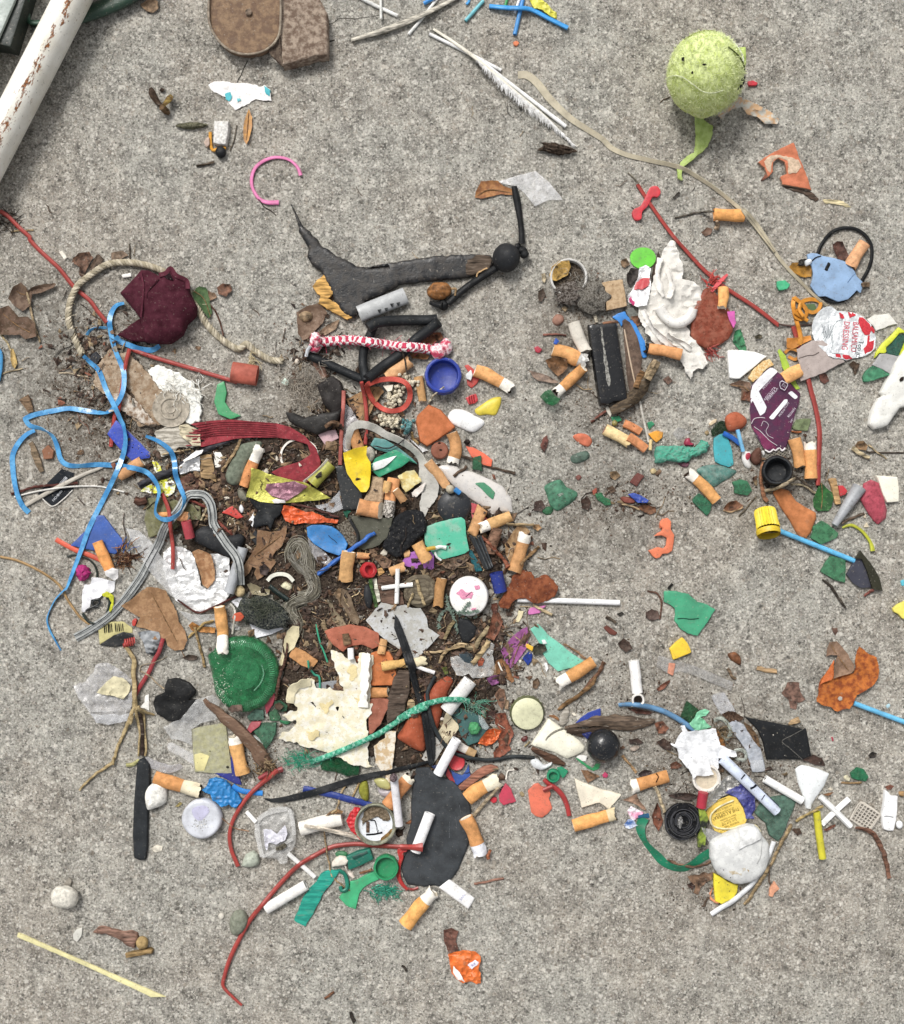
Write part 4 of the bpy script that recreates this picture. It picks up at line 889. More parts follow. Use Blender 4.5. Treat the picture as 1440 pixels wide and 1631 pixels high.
slab('black_wrapper|curved black plastic flap under the golden barcode label','pla#17191b','412,1125 540,1036 640,1000 730,1020 740,1090 640,1128 560,1143',1.2,wr=2,ws=20)
sheet('black_white_wrapper|crumpled black and white printed wrapper beneath the oak leaf','pla#24272b,8f9397','770,1000 880,985 980,1000 1010,1100 985,1190 930,1215 860,1200 835,1120',wr=5,ws=9)
def coil():
 t=np.linspace(0,1,60);P=np.c_[q('T 640,1110')[0][0]+t*18,q('T 640,1110')[0][1]-4*t+6*np.sin(t*32),6+5*np.cos(t*32)]
 V,Fs=sweepV(P,1.2,6);mesh('wire_coil|tiny coil of red wire on the black flap below the barcode',pxW(V),Fs,'pla#c2403a')
coil()
chip('red_bead|small red plastic bit between barcode label and oak leaf','pla#c8372c','722,890 750,868 770,885 750,945 722,940',5)
tube('red_wire|dark red wire running from beneath the oak leaf down to the dry root','pla#9c3237','U 60,1060 20,1190 X 940,180 880,310 800,440 740,545',3.5)
sheet('clear_wrapper|crinkled clear wrapper with a cream lump left of the dry root','clr#bdbbbe','X 155,430 260,400 350,300 390,222 500,215 620,290 722,380 722,560 702,770 500,802 380,785 330,705 215,560',wr=9,ws=15,jag=1.5)
sheet('paper_lump|crumpled cream paper inside the clear wrapper at the left','pap#cfc6a2','X 380,500 470,400 545,345 640,360 708,430 690,500 640,566 540,530 450,520',wr=6,ws=12)
sheet('film_scrap|pale bluish edge of clear film below the cream paper lump','clr#c9ccd4','X 325,700 420,715 560,700 600,720 700,690 700,770 500,805 380,790',wr=3,ws=9,lift=1)
sheet('white_scrap|small jagged white scrap right of the dry root','pap#e8e7e2','X 850,520 882,515 884,670 840,650 795,640 840,590',wr=1,ws=9)
def root():
 r=empty('dry_root|dry tan plant root with a stem and several forked branches',*q('X 740,600')[0]);m_='wood#b29d71,8f7a54'
 tube('stem',m_,'X 660,60 700,110 745,200 735,300 745,420 745,520 752,640',4.2,par=r,nz=.15,taper=[.7,.9,1,.9,1,1,1.1])
 for p_,rr in(('X 750,640 715,710 690,780 640,890 600,990 570,1070 530,1170 400,1260 300,1350 215,1432',2.9),('X 755,640 770,720 785,800 800,900 790,1000 782,1105',2.8),('X 770,640 825,700 835,800 842,900 855,1000 850,1105',3.0),('X 765,645 850,680 940,712',2.6),('X 545,1120 545,1190',2),('X 720,720 710,800',3)):
  tube('branch',m_,p_,rr,par=r,nz=.25,wob=.8,taper=[1.2,1,.9,.8,.55])
 tube('branch','wood#c2bd7c','X 790,1140 730,1185 665,1190',3.2,par=r,taper=[.7,1,.9])
 tube('dark_core','wood#3b2c24','X 795,700 820,850 820,1100',3,par=r,sq=.5)
root()
slab('black_lobes|black leathery two lobed scrap right of the dry root','rub#17181a','X 1035,430 1060,372 1140,360 1260,400 1335,475 1322,520 1262,570 1330,565 1402,602 1350,700 1240,772 1080,775 960,705 918,600 940,540 1040,492',6,e=2,wr=5,ws=20,jag=.8,crs=False)
splinter('thin_root|thin pale root leading to the black leathery scrap','wood#b39f82','X 810,300 870,330 940,390 1030,465',1.2);splinter('curved_hair|fine curved dry hair crossing the dark red wire','wood#a2947c','X 795,300 815,245 920,215 1000,190 1060,150',.7)
leaf('leaf_fragment|small dark leaf beside the stem of the large oak leaf','lea#4b3c31','X 1195,165 1260,135 1345,150 1340,185 1260,195',curl=3)
at('o')
RB='shn#337fba,4f9dd4'
def rib1(label,pts,w_=8.0,**k):return ribbon('blue_ribbon|'+label+'|ribbon',RB,pts,w_,th=.7,**k)
rib1('long blue ribbon looping from the maroon cloth to the left and into a curl','D 890,462 835,480 800,530 785,600 800,700 830,810 880,930 890,1010 878,1100 840,1180 770,1245 650,1240 500,1218 380,1235 250,1262 185,1288 E 180,120 215,170 300,195 375,245 410,320 435,410 480,450 560,460 700,450 850,458 980,480 1060,510 1115,575 1140,650 1118,740 1115,800 1160,840 1225,838 1290,790 1322,700 1290,610 1258,520 1250,430 1220,350 1140,285 1045,245',tw=[60,10,0,35,0,10,20,60,10,30,5,0,20,75,20,0,45,10,0,0,20,50,70,20,75,20,0,0,35,60],zs=[0,2,1,0,1,1,2,0,0,0,2,1,1,3,4,3,4,3,2,1],ds=2)
rib1('long straight blue ribbon running down the left side to a twisted tail','D 598,840 650,890 710,950 760,1080 820,1200 870,1310 E 885,170 900,270 885,370 845,480 790,600 720,740 640,900 590,1040 530,1200 480,1330 o 102,940 88,955 78,975 75,988 79,1003 88,1020 97,1036',tw=[30,10,0,20,55,10,0,15,0,0,10,30,65,75,40,60],taper=[.8,1,1,1,1,1,1,1,.9,.8,.55,.5,.4],zs=[0,0,1,2,3,2,1,1,2,1,0,0],ds=2)
rib1('blue ribbon hanging as a narrow arc at the far left of the litter','E 250,205 190,235 130,300 92,380 92,470 105,580 130,680 165,750 208,795',8.5,tw=[50,30,10,0,10,30,20,0],ds=2)
rib1('short blue ribbon end curving under the maroon cloth','D 830,700 860,735 930,765 1000,790 1090,798 1145,768',8.5,tw=[0,0,20,0,30],ds=2)
rib1('narrow blue ribbon curl left of the maroon cloth','D 620,692 650,655 700,640 765,640',5,tw=[30,60,40],ds=2)
# ================================================================ UPPER CENTRE
at('G')
leaf('dry_leaf|orange brown curled leaf under the clear film above the driftwood','lea#a8713f,8d5a38','797,245 800,200 840,130 900,120 960,125 1000,165 1070,190 1072,232 980,220 900,240 840,255',curl=5,vein=['805,235 900,190 1070,215'])
sheet('clear_film|folded translucent white plastic film at the top of the black cord','clr#e9e9ea','965,130 1110,85 1230,55 1330,140 1400,225 1425,262 1330,262 1225,308 1150,215 1080,160 1000,150',wr=3,ws=26,jag=.4,h=1)
def driftwood():
 slab('driftwood|long curved black charred driftwood strip with a splintered left end','chr#1b1c20,2e2a27','F 735,20 765,70 800,150 880,230 960,320 1080,400 1200,460 1300,482 1440,470 G 0,750 100,725 250,705 500,668 640,655 830,650 900,655 940,690 930,730 880,790 820,802 720,818 600,835 430,845 250,872 180,915 100,952 0,990 F 1340,740 1180,832 1120,820 1050,720 1000,600 940,490 880,455 850,390 860,340 800,230 765,100',8,e=3,ew=6,jag=1.5,wr=1,ws=34,gs=4)
leaf('dry_leaf|cluster of grey brown dead leaves left of the yellow wood piece','lea#7c6350,68503f','F 775,800 850,750 940,735 1000,800 960,880 900,935 860,985 820,1000 785,950',curl=9)
leaf('dry_leaf|small tan leaf beneath the yellow wood piece','lea#8e745c','F 1000,880 1085,850 1060,920 980,962 920,955',curl=4)
peb('leaf_gall|tan rounded seed pod on the dead leaves left of the yellow wood','lea#9a8060','F 790,810 840,785 885,810 880,850 830,865 795,845',6)
slab('yellow_wood|splintered yellow ochre wood block under the driftwood end','wood#d9a556','F 885,610 970,525 1030,590 1060,640 1045,665 1010,700 1120,770 1172,830 1140,855 1000,775 995,778 930,735 950,680 920,668',9,jag=1.4,rd=0)
driftwood()
slab('bare_wood|brown bare patch of wood grain at the right end of the driftwood','wood#5b4c3f','G 730,760 740,690 830,655 900,665 925,700 880,780 800,795 735,810',1.2,jag=1.6,dr=.9,rd=0)
def metal_tube():
 r=empty('metal_tube|flattened pale grey metal tube with small dark marks under the driftwood',*q('G 150,1010')[0])
 tube('body','pla#a9abac','o 572,501 646,470',13.5,rigid=True,k=24,sq=.55,par=r,hollow=1)
 for x_,y_ in((110,1062),(160,1052),(200,1020),(246,1012)):
  for a_ in(0,1,2,3):tube('mark','ink#2b2e30',f'G {x_-14+3*a_},{y_-10+5*a_} {x_+12-2*a_},{y_-14+8*a_}',.55,par=r,zoff=.1,k=4,noh=True)
metal_tube()
def catapult():
 r=empty('rubber_sling|black rubber cord with a rubber ball and knotted ends above the pile',*q('G 1020,675')[0])
 tube('cord','rub#1d1f22','G 1075,165 1090,240 1105,320 1120,420 1128,500 1130,575',5.4,par=r,k=12,taper=[.8,1.1,1,.8,.85,1],zs=[3,2,2,2,3])
 for c_,a_,b_,rt in(('1100,600',5.5,7,.4),('1140,630',9.5,7,.7),('1150,655',7,5.5,-.3)):blob('knot','rub#1b1d20',c_,a_,b_,6,rot=rt,par=r,nz=.12)
 tube('cord','rub#1d1f22','G 970,735 900,780 820,830 740,885 660,950 600,1005',5.6,par=r,k=12,zs=[3,1,1,1])
 blob('knot','rub#1b1d20','568,1015',8,9,6,par=r,nz=.15);tube('cord','rub#1d1f22','G 560,1020 520,1012 470,1000',5,par=r,taper=[1,.9,.6])
 blob('ball','rub#303236','1020,675',22,23,21,par=r,nz=.015,seg=36,rings=22,z=0)
catapult()
splinter('straw_bit|pale bent straw bit at the tip of the driftwood','wood#c9a271','G 805,815 820,780 880,752',1.3)
blob('acorn|orange brown furry nut between the driftwood and the rubber cord','lea#8f5c2d','G 540,915',20,14,11,rot=-.1,nz=.1,nf=2.5)
splinter('nut_stalk|thin tan stalk at the end of the brown nut','wood#9c7e58','G 625,905 655,905 655,950',1.8)
def xcord():
 r=empty('rubber_cross|black rubber tubing folded into crossing loops below the driftwood',*q('H 640,560')[0]);m_='rub#24282c'
 tube('cord',m_,'H 228,385 330,430 450,485 560,535 625,562',7.0,par=r,k=12,zs=[2,1,2,4]);tube('cord',m_,'H 700,175 665,260 630,340 620,430 630,500 645,570',7.2,par=r,k=12,zs=[3,1,1,3])
 tube('cord',m_,'H 660,190 720,155 820,140 950,135 1080,135 1155,130',8.4,par=r,k=12);tube('cord',m_,'H 1165,150 1100,200 1010,265 940,330 860,400 760,470 650,560',8.4,par=r,k=12,zs=[2,1,1,1,3])
 blob('knot',m_,'H 640,555',9.5,10,8,par=r,nz=.06,z=4)
leaf('leaf_fragment|curled reddish brown leaf at the right of the black rubber loop','lea#85573a','H 1020,280 1100,230 1180,222 1205,260 1130,300 1060,320',curl=6)
leaf('leaf_fragment|brown leaf beneath the knot of the pink braid','lea#96673f','H 950,370 1040,360 1100,390 1080,415 980,410',curl=4)
xcord()
def braid():
 rope('pink_braid',['fab#cf3c5a','fab#efe3e2'],'H 255,300 350,290 450,280 550,278 650,290 800,312 900,325 1000,330 1100,345 1160,355',8.2,4,21,both=True,fuzz=60,zs=[0,1,1,2,1,1,0])
 o=G['pink_braid'];o['label']='pink and white braided friendship cord lying across the black rubber loops';o['category']='braided cord'
 for c_,a_,b_ in(('H 280,275',9,12),('H 270,335',10,7),('H 1160,355',12,12),('H 1215,325',10,13)):blob('knot','fab#d14764,f0dfe0',c_,a_,b_,8,par=o,nz=.22,nf=3)
braid()
tube('nylon_scrap|small grey white nylon tip at the left end of the pink braid','pla#c8ccd2','H 215,395 225,350 245,320',2.8)
blob('white_grain|tiny white pebble left of the black rubber','sto#d2c5b4','H 150,432',4,4.5,3.5)
slab('pale_green_chip|tiny pale green triangular chip left of the grey fluff','pla#bfd3c5','H 35,580 65,545 90,575 82,608 55,600',4)
leaf('leaf_fragment|brown leaf under the left black rubber cord','lea#7c5b4c','H 250,420 350,470 370,530 330,560 280,490',curl=3)
strands('grey_fluff|grey hairy fluff clump at the upper left of the pile',['fab#a59a8b','fab#8a8073','fab#b9afa2'],'H 210,620',40,46,420,26,.38,zh=10)
slab('crushed_leather|folded dark brown leather scrap in the grey fluff','rub#2f2826','H 290,600 400,530 460,570 485,640 490,730 470,800 440,840 400,800 340,740',12,e=4,ew=6,wr=4,ws=22,crs=False)
slab('leather_cup|dark brown crumpled leather cup beside the fluff, above the red strap','rub#33302e','H 60,790 120,795 200,830 330,800 440,790 480,760 440,860 380,920 290,955 180,910 90,860',12,e=5,ew=7,wr=4,ws=20,crs=False)
leaf('dry_leaf|broad tan leaf behind the red rubber ring','lea#a27b51,8d6844','H 500,700 590,655 660,620 740,608 772,650 700,740 655,850 630,862 590,830 530,770',curl=6)
butt('tan filter leaning under the black rubber cord beside the red ring','H 790,545 960,425',20,fc='cork#d99a5c')
butt('stubby bent filter standing left of the blue cap','H 1018,540 1035,620 1050,715',14,fc='cork#c98e48',cr=.1)
def popcorn(nlc,mat,cs,r0,n,par=None):
 VV,FF=[],[];o=0
 for k in range(n):
  (x,y)=q(cs[k%len(cs)])[0];x+=RNG.normal()*r0*.9;y+=RNG.normal()*r0*.9;z=float(hs_(x,y))*.6+RNG.uniform(1,5);r=RNG.uniform(2.2,3.8)
  t=np.linspace(0,np.pi,6);a=np.arange(8)*2*np.pi/8
  V=np.array([[x+r*np.sin(i)*np.cos(j),y+r*np.sin(i)*np.sin(j),z+r*np.cos(i)]for i in t for j in a])*1.0;V+=RNG.normal(size=V.shape)*.2
  FF+=[(o+i*8+j,o+i*8+(j+1)%8,o+(i+1)*8+(j+1)%8,o+(i+1)*8+j)for i in range(5)for j in range(8)];VV.append(V);o+=len(V)
  c_=cells(x-r,y-r,x+r,y+r)
  if c_ is not None:
   jj,ii,X,Y=c_;HM[jj,ii]=np.maximum(HM[jj,ii],z+r*.7)
 return mesh(nlc,pxW(np.vstack(VV)),FF,mat,None,par,fixn=False)
popcorn('polystyrene_lump|beaded cream polystyrene lump seen through and below the red rubber ring','foa#d3c8ae',['H 820,730','H 790,820','H 850,880','H 800,860','H 840,700'],7,130)
popcorn('polystyrene_lump|beaded cream polystyrene lump at the upper right of the red rubber ring','foa#d8cdb4',['H 930,575','H 890,620','H 970,590'],6.5,60)
slab('white_shell|white angular shell scrap under the top of the red ring','pap#ddd5c4','H 760,600 840,595 830,640 800,650',5)
popcorn('teal_lump|crumbly teal lump on the polystyrene','foa#5e9294',['H 935,870','H 930,910','H 950,890'],5,46)
ribbon('rubber_ring|twisted oval red rubber ring on the polystyrene','rub#c5493c','H 650,610 690,580 760,560 850,558 920,580 955,630 955,700 915,760 850,785 780,778 720,740 680,690',8,th=2.6,closed=True,tw=[20,0,-20,0,30,20],zoff=2)
lathe('bottle_cap|dark blue open plastic bottle cap right of the red rubber ring','pla#243a9e','H 1195,540',[(27,0),(29,2),(29.5,16),(28.5,19),(26,20),(24,19),(23,5),(21,3.4),(0.01,3)],56,ribs=(44,.35,28.5),tilt=(.10,.02))
bc_=G['bottle_cap']
for a_ in range(6):tube('molded_rib','pla#1d3190',f'H 1200,545 {1200+62*math.cos(a_*1.05+.4)},{545+62*math.sin(a_*1.05+.4)}',1,par=bc_,zoff=-11,sq=.6,k=6,noh=True)
splinter('straw_bit|pale straw leaning on the rim of the blue cap','wood#cfc3a8','H 1085,725 1140,665 1205,612',1.3)
splinter('thin_twig|thin dark twig hanging from the pink braid onto the tan filter','wood#4b4038','H 905,355 925,430 938,525',1.3)
tube('red_wire|red wire hanging straight down right of the tan leaf into the yellow petal',RW,'H 612,580 632,680 645,780 648,900 638,1025',3.2,zs=[2,2,2])
sheet('iridescent_wrapper|pale lilac and white crumpled film beside the left vertical red wire','clr#cbc1c8','H 490,725 540,770 600,870 560,890 530,950 535,1070 485,1080 465,900',wr=5,ws=12,lift=1)
tube('red_strip|flat red brown strip running down left of the pale film','rub#a8584e','H 484,640 480,760 470,900 458,1172',3.2,sq=.5,zs=[1,2,2])
chip('pink_chip|small folded pale pink plastic chip above the white plastic hoop','pla#cba6ac','H 298,955 360,930 425,918 452,980 350,1030',5)
splinter('leaf_bits|brown crumpled leaf stem above the pink chip','lea#6f5138','H 350,900 400,870 450,880',4)
# ================================================================ red strap, hoop, yellow wrapper
def hoop():
 r=ribbon('plastic_hoop|thin white plastic hoop partly covered by the red strap','pla#e3ddd2','Q 405,405 420,330 480,265 575,238 660,255 730,310 755,400 735,490 670,555 580,578 490,550 425,480',3.2,th=3.4,closed=True,zoff=0)
hoop()
at('o')
def strap():
 r=slab('red_strap|wide fringed red woven strap curling in a loop at the upper left of the pile','fab#94333b,7d2c33','303,675 335,670 367,668 400,671 440,674 462,680 485,694 503,713 511,735 508,755 492,768 470,771 448,763 432,752 448,744 478,735 495,724 490,708 468,701 440,697 400,697 375,699 350,705 322,712 310,708 328,702 312,698 322,692 305,688 318,683',1.8,dr=.6,wr=1.6,ws=20,crs=False,gs=3.5,lift=3)
 for k in range(7):
  y0=676+k*3.4;tube('thread_line','fab#74262d',f'{308+(k%3)*6},{y0+2} 350,{y0-3} 400,{y0-3.4} 440,{y0-1}',.55,par=r,zoff=-.3,noh=True,k=4)
 for k in range(6):tube('fringe','fab#a04046',f'{320-(k%2)*6},{686+k*4.5} {306-(k%3)*5},{684+k*5.2}',.9,par=r,noh=True,k=4)
strap()
at('Q')
butt('orange filter with red tip and charred white paper left of the yellow foil wrapper','50,690 85,600 150,440 215,310',18,26,fc='cork#e08a3a',endc='pla#c9402e')
peb('grey_pebble|grey green stone chip below the red tipped butt','sto#807d6d','-10,720 50,730 90,800 60,832 0,800',7)
slab('black_webbing|folded black fabric webbing under the yellow foil wrapper','rub#1f2328','95,800 200,825 420,850 432,900 400,960 350,1000 320,1080 300,1122 282,1060 240,1062 150,1090 140,1000 180,920 120,850',9,e=3,wr=5,ws=18,crs=False)
sheet('white_scrap|small torn white scrap left of the black webbing','pap#dfdfe0','100,1010 145,930 150,1000 135,1075 105,1050',wr=2)
tube('yellow_tube|yellow green crumpled plastic tube right of the white hoop','pla#a9a83f','705,665 790,570 880,470',10,rigid=True,k=16,nz=.06,sm=False)
ribbon('pale_strip|pale thin plastic strip beside the yellow green tube','pla#c9c2b4','620,645 690,590 790,500 852,425',4,th=1,tw=[20,50,30])
yw=sheet('yellow_foil|folded yellow green foil wrapper with a purple inside below the white hoop','foi#c3bf4e','120,508 200,530 290,570 400,600 540,635 640,650 700,690 780,740 880,800 760,820 640,830 460,848 330,852 200,832 120,800 68,790 100,700 118,600',wr=6,ws=26,jag=.4,lift=3)
G_PI=sheet('purple_inside','foi#8d5a6b','270,668 400,650 540,638 660,690 600,740 520,790 460,830 380,800 320,780 250,720',wr=3,ws=10,par=yw,lift=.6,dr=1)
sheet('white_tip','pap#ece7e6','315,820 350,805 440,820 450,845 340,850',wr=1,par=G_PI,lift=1,dr=1)
sheet('orange_film|crinkled bright orange plastic strip below the yellow foil','pla#de5a28','430,868 520,880 640,930 720,935 830,985 955,1010 942,1042 830,1035 700,1042 620,1035 540,1050 450,1022 410,940',wr=7,ws=8,lift=1)
splinter('dark_stem|dark red stem crossing above the orange strip','wood#5d3a33','500,848 640,880 800,930 960,985',2)
sheet('clear_shard|bluish white translucent plastic shard right of the yellow foil','clr#d4d8e0','730,870 850,850 900,800 965,728 1002,900 900,942 760,900',wr=2,ws=20,jag=.4,h=1.5)
chip('black_plate|angled black plastic plate beneath the bright yellow petal','pla#1e2224','918,500 1000,490 1060,600 1180,735 1185,905 1000,915 955,650',5,side='pla#30383e')
# ================================================================ CENTRE OF THE PILE
at('R')
butt('brown orange filter standing up behind the bright yellow petal','130,135 160,240 200,345',18,fc='cork#c8813c',cr=.05)
def curl_strip():
 ribbon('grey_tape','pap#bdbab2','85,330 95,200 130,120 220,95 340,130 450,195 560,240 680,310 770,400 815,500 840,600 870,700 860,780 820,870 805,975',13,th=1.6,taper=[.7,.8,.9,1,1,.9,1,1,1,1.1,1.9,2.2,2,1.3,.5],tw=[50,20,0,30,20,40,40,50,40,20,0,0,0],rough=.1,zs=[0,2,3,3,2,2,2])
 o=G['grey_tape'];o['label']='dirty grey white adhesive tape arching over the centre of the pile';o['category']='tape'
slab('teal_shard|dull teal plastic wedge under the grey arching tape','pla#528f8c','298,292 340,222 440,238 560,310 700,420 752,475 640,440 480,370 360,335',6,wr=1.5,ws=10)
slab('green_wrapper|green crumpled plastic with a white stripe right of the yellow petal','pla#2f9c72','300,505 345,420 420,385 540,335 600,370 700,440 752,478 680,440 600,500 500,545 380,602 335,560',5,wr=5,ws=14)
sheet('white_stripe','pap#e3e7e6','310,470 420,430 552,395 500,450 420,512 312,545',wr=1,par=G['green_wrapper'],dr=1,lift=.5,jag=.3)
curl_strip()
peb('grey_pebble|rounded translucent grey pebble beside the bright yellow petal','sto#bdb6a8','250,340 300,305 345,360 330,440 270,470 245,420',9)
ye=sheet('yellow_petal|bright yellow creased rubber petal near the centre','pla#f0cf1a','40,368 150,325 270,300 262,390 300,460 305,560 290,690 262,742 210,742 140,660 75,560 50,450',wr=7,ws=24,jag=.3,h=1.4,lift=5,curl=3)
slab('cork_bit|rough beige flattened chewed lump under the yellow petal','foa#b59b7c','310,580 430,610 440,700 420,850 300,840 225,825 270,740 300,690',8,e=4,ew=6,wr=3,ws=9,jag=1)
sheet('cheese_paper|cream and yellow folded paper square in the centre','pap#d6cb97,cdb56c','560,590 640,545 720,530 795,640 700,700 640,752 600,690',wr=4,ws=14,jag=1,lift=2,h=1.6)
sheet('white_tear|torn white paper curl right of the cream paper square','pap#dcd3ca','690,745 760,690 830,650 800,730 740,790 705,785',wr=3,jag=1)
butt('straight filter with a long charred white end beside the chewed lump','528,610 500,760 462,975',20,24,fc='cork#d58a48',pc='ash#c9c2b8,5c5650',zoff=3)
butt('filter end showing just behind the charred butt in the centre','470,640 455,720 460,740',12,fc='cork#d99c4e')
butt('thick stubby oval filter lying across the olive disc','180,880 300,910 400,920',26,fc='cork#d98a45',zoff=2)
butt('slim filter tucked diagonally below the cream paper square','540,720 620,830',13,fc='cork#c98f50')
butt('long tapering pale filter pointing at the small round stone','850,455 950,580 1030,690',17,fc='cork#dba463',cr=.03,zoff=2)
splinter('hair_wire|thin dark bristle curving over the teal shard','wood#2f2a2c','330,300 440,325 560,290 650,210 700,150',1.0,zoff=4)
sheet('folded_strip|small folded silver white strip beside the terracotta shard','foi#d5d5d5','640,190 690,240 760,290 852,345 800,362 740,300 680,245',wr=2,ws=10,lift=2,jag=.3)
splinter('dry_stem|bent straw stem under the terracotta shard','wood#a98a58','700,170 715,230 760,285',2)
chip('terracotta_shard|rounded orange terracotta shard right of the red rubber ring','tco#c06a3c','H 1000,870 1010,820 1092,738 1180,775 1285,900 1200,965 1080,1042 1030,1010',11,e=4,ew=4)
butt('bent filter with a dark hollow end right of the terracotta shard','1080,175 1110,260 1110,360 1080,465',18,8,fc='cork#c98d48',cr=.08)
lathe('clay_button|round brown clay button with two holes','tco#8c5440','962,345',[(12,0),(14,2),(14,5),(12,7),(0.01,7.6)],32)
for x_,y_ in((960,275),(972,340)):slab('hole','ink#2a1a14',f'{x_-18},{y_-4} {x_},{y_-10} {x_+18},{y_-2} {x_+8},{y_+8} {x_-10},{y_+8}',.5,par=G['clay_button'],dr=1,lift=.2,noh=True)
at('I')
peb('white_disc|smooth bright white oval plastic piece right of the terracotta shard','pla#f1f1ef','60,640 75,610 105,592 180,598 250,635 320,675 312,712 240,757 150,727 70,685',7)
at('S')
lathe('black_disc|large oval glossy black disc beneath the turquoise square','pla#25282d','382,400',[(25,0),(27,2),(27,4),(22,8),(12,10),(0.01,10.5)],44,sy=.97)
peb('pale_slab|long smooth pale grey stone slab with a green patch','cer#cdc8c2,c5c1bd','220,25 260,5 330,0 410,18 430,45 560,70 720,140 850,210 930,330 942,460 820,450 745,482 680,420 540,330 440,270 330,160',8,rd=1)
slab('green_patch','pla#3c8a62','578,180 620,170 665,170 730,220 772,268 752,335 700,295 640,230',1.2,par=G['pale_slab'],dr=1,lift=.1)
splinter('forked_twig|forked dark twig lying on the left end of the pale slab','wood#5e4a3a','380,110 430,70 480,40 500,10',2.2);splinter('long_twig|long thin brown twig pointing right past the coral shard','wood#57473a','I 160,925 250,960 350,1005 450,1030 545,1052',2.2,taper=[1,1,.9,.8,1.3])
blob('round_stone|tiny round grey stone between the tapering filter and the black disc','sto#b3a891','343,235',7.2,7.2,7,nz=.04)
tube('blue_bit|tiny bright blue tube bit beside the round stone','pla#2f84cf','388,235 436,272',4.2,rigid=True)
chip('red_plate|red plastic corner showing between the black disc and flattened filter','pla#b9404a','530,360 600,380 640,460 700,520 640,620 560,560',2)
sq_=chip('turquoise_square|worn turquoise plastic square with rounded corners near the centre','pla#4db694,79b49b','95,600 200,560 350,520 450,500 485,530 500,700 527,820 480,852 280,905 190,870 100,760',7)
slab('cork_flat|flattened bent filter wrapper folded in a v shape','cork#c98d4c','605,375 702,450 650,560 620,640 600,690 570,690 508,640 540,560',9,e=4,ew=5,wr=2,ws=10)
butt('orange filter with a white band pointing up right beneath the pale slab','925,490 800,545 625,610',19,12,fc='cork#d2964c',ash=False)
butt('small filter stub with round grey end left of the purple plastic','V 1100,258 1158,245',13,fc='cork#d69a58',endc='pap#b9b2a2')
slab('black_foam|lumpy black foam slab at the centre beside the turquoise square','foa#1f2023','R 450,1060 560,960 640,915 720,908 800,930 842,1040 832,1130 740,1200 690,1260 640,1300 590,1360 540,1372 490,1342 410,1270 440,1180',13,e=6,ew=8,wr=3,ws=6,crs=False)
slab('olive_disc|dull olive grey cardboard half disc under the blue stick','pap#57574b','R 95,965 300,985 512,990 502,1060 462,1170 380,1252 240,1302 160,1275 185,1150 160,1080',3.5,jag=.8,side='pap#8b8a78')
slab('shell_dirt|dark broken shell full of dirt left of the olive disc','soi#4a4238,7b7468','Q 930,1060 1050,1000 1110,1080 1140,1180 1100,1280 1030,1230 980,1150',4,wr=2,ws=4,jag=1)
tube('plastic_arc|black jagged rim left of the olive disc','pla#1b1c1c','Q 1050,980 1095,1060 1135,1130 1138,1200 1100,1270',2.4)
leaf('green_bits|small dark green leaf star above the olive disc','lea#1f5a44','Q 1000,930 1040,915 1075,925 1050,950 1035,985 1010,960',curl=3)
bl=slab('bottle_cap|crushed blue plastic cap left of the olive disc','pla#2f7ac0','Q 650,1080 700,1055 800,1055 890,1070 950,1110 1000,1160 1045,1240 1020,1312 960,1352 840,1312 720,1240 660,1170',6,e=2,wr=5,ws=26,crs=False,bub=-3,lift=3)
sheet('dirty_film|dirty grey lilac plastic below the crushed blue cap','clr#b5aeb2','Q 655,1150 700,1230 820,1310 905,1400 860,1440 760,1420 680,1290',wr=4,ws=8,jag=1.5)
at('V')
hank('grey_yarn|long matted tangle of grey yarn and hair winding left of the crushed blue cap',['fab#8d8877','fab#726c5e','fab#a6a194'],'10,330 0,240 40,160 110,140 160,230 190,380 235,500 245,600 190,660 90,700 20,750 30,830 80,900 90,980 60,1060',90,11,.55)
hank('grey_yarn|short loop of matted grey yarn inside the larger grey tangle',['fab#98948a','fab#7d786a'],'20,260 60,330 120,400 180,450 230,540',40,8,.5)
at('V')
splinter('blue_stick|thin bright blue plastic stick across the olive disc','pla#2660b8','268,452 460,310 640,180 828,45',3.3,rigid=True,taper=[1,1],k=10)
butt('flat wide filter without paper below the blue stick','575,230 540,510',22,sq=.5,fc='cork#d69a50')
butt('short filter stub under the olive disc','650,265 770,275',10,fc='cork#d28a48')
lathe('red_bottle_ring|small red ribbed bottle cap tipped on its side','pla#c2262c','742,418',[(11,0),(12.5,1),(13,9),(12.5,11),(8.5,11.5),(7,10),(6.5,3),(0.01,2.5)],36,ribs=(30,.4,12),tilt=(.25,.5))
chip('purple_plastic|bright violet plastic sheet beneath two filters in the centre','pla#b465c4','1078,335 1130,255 1200,228 1390,238 1385,410 1320,395 1250,402 1180,385 1100,365',3)
butt('thick filter with a clean round end left of the turquoise square','1225,150 1275,240 1325,320',20,fc='cork#e09a4a',endc='pap#cfc9bd',zoff=3)
butt('pale filter lying under the white cross, upper left','970,425 1110,375',15,fc='cork#d9a05e')
chip('wood_chip|pale orange wooden chip left of the small filter above the white cross','wood#d5a261','842,398 890,385 918,430 862,468',6)
leaf('dry_leaf|crumpled brown leaf above the pale wooden chip','lea#8c6c55','805,290 880,255 985,320 960,380 900,390 870,350',curl=7)
slab('bark_slab|flat brown bark slab behind the white cross','wood#6a5143','850,470 900,440 1000,480 1090,640 1105,735 1000,745 880,715 840,560',4,jag=1.5,dr=.4)
chip('white_splinter|pale painted splinter left of the white cross','wood#e4ddc9','795,490 838,485 855,590 882,708 845,722',5,jag=.8)
tube('green_stem|dark green stem below the red bottle ring','lea#4b6a36','780,490 790,570 820,680 838,760',3.2)
blob('black_pebble|dark oval object in the dirt below the red bottle ring','rub#34363a','758,660',7,19,6,rot=-.1)
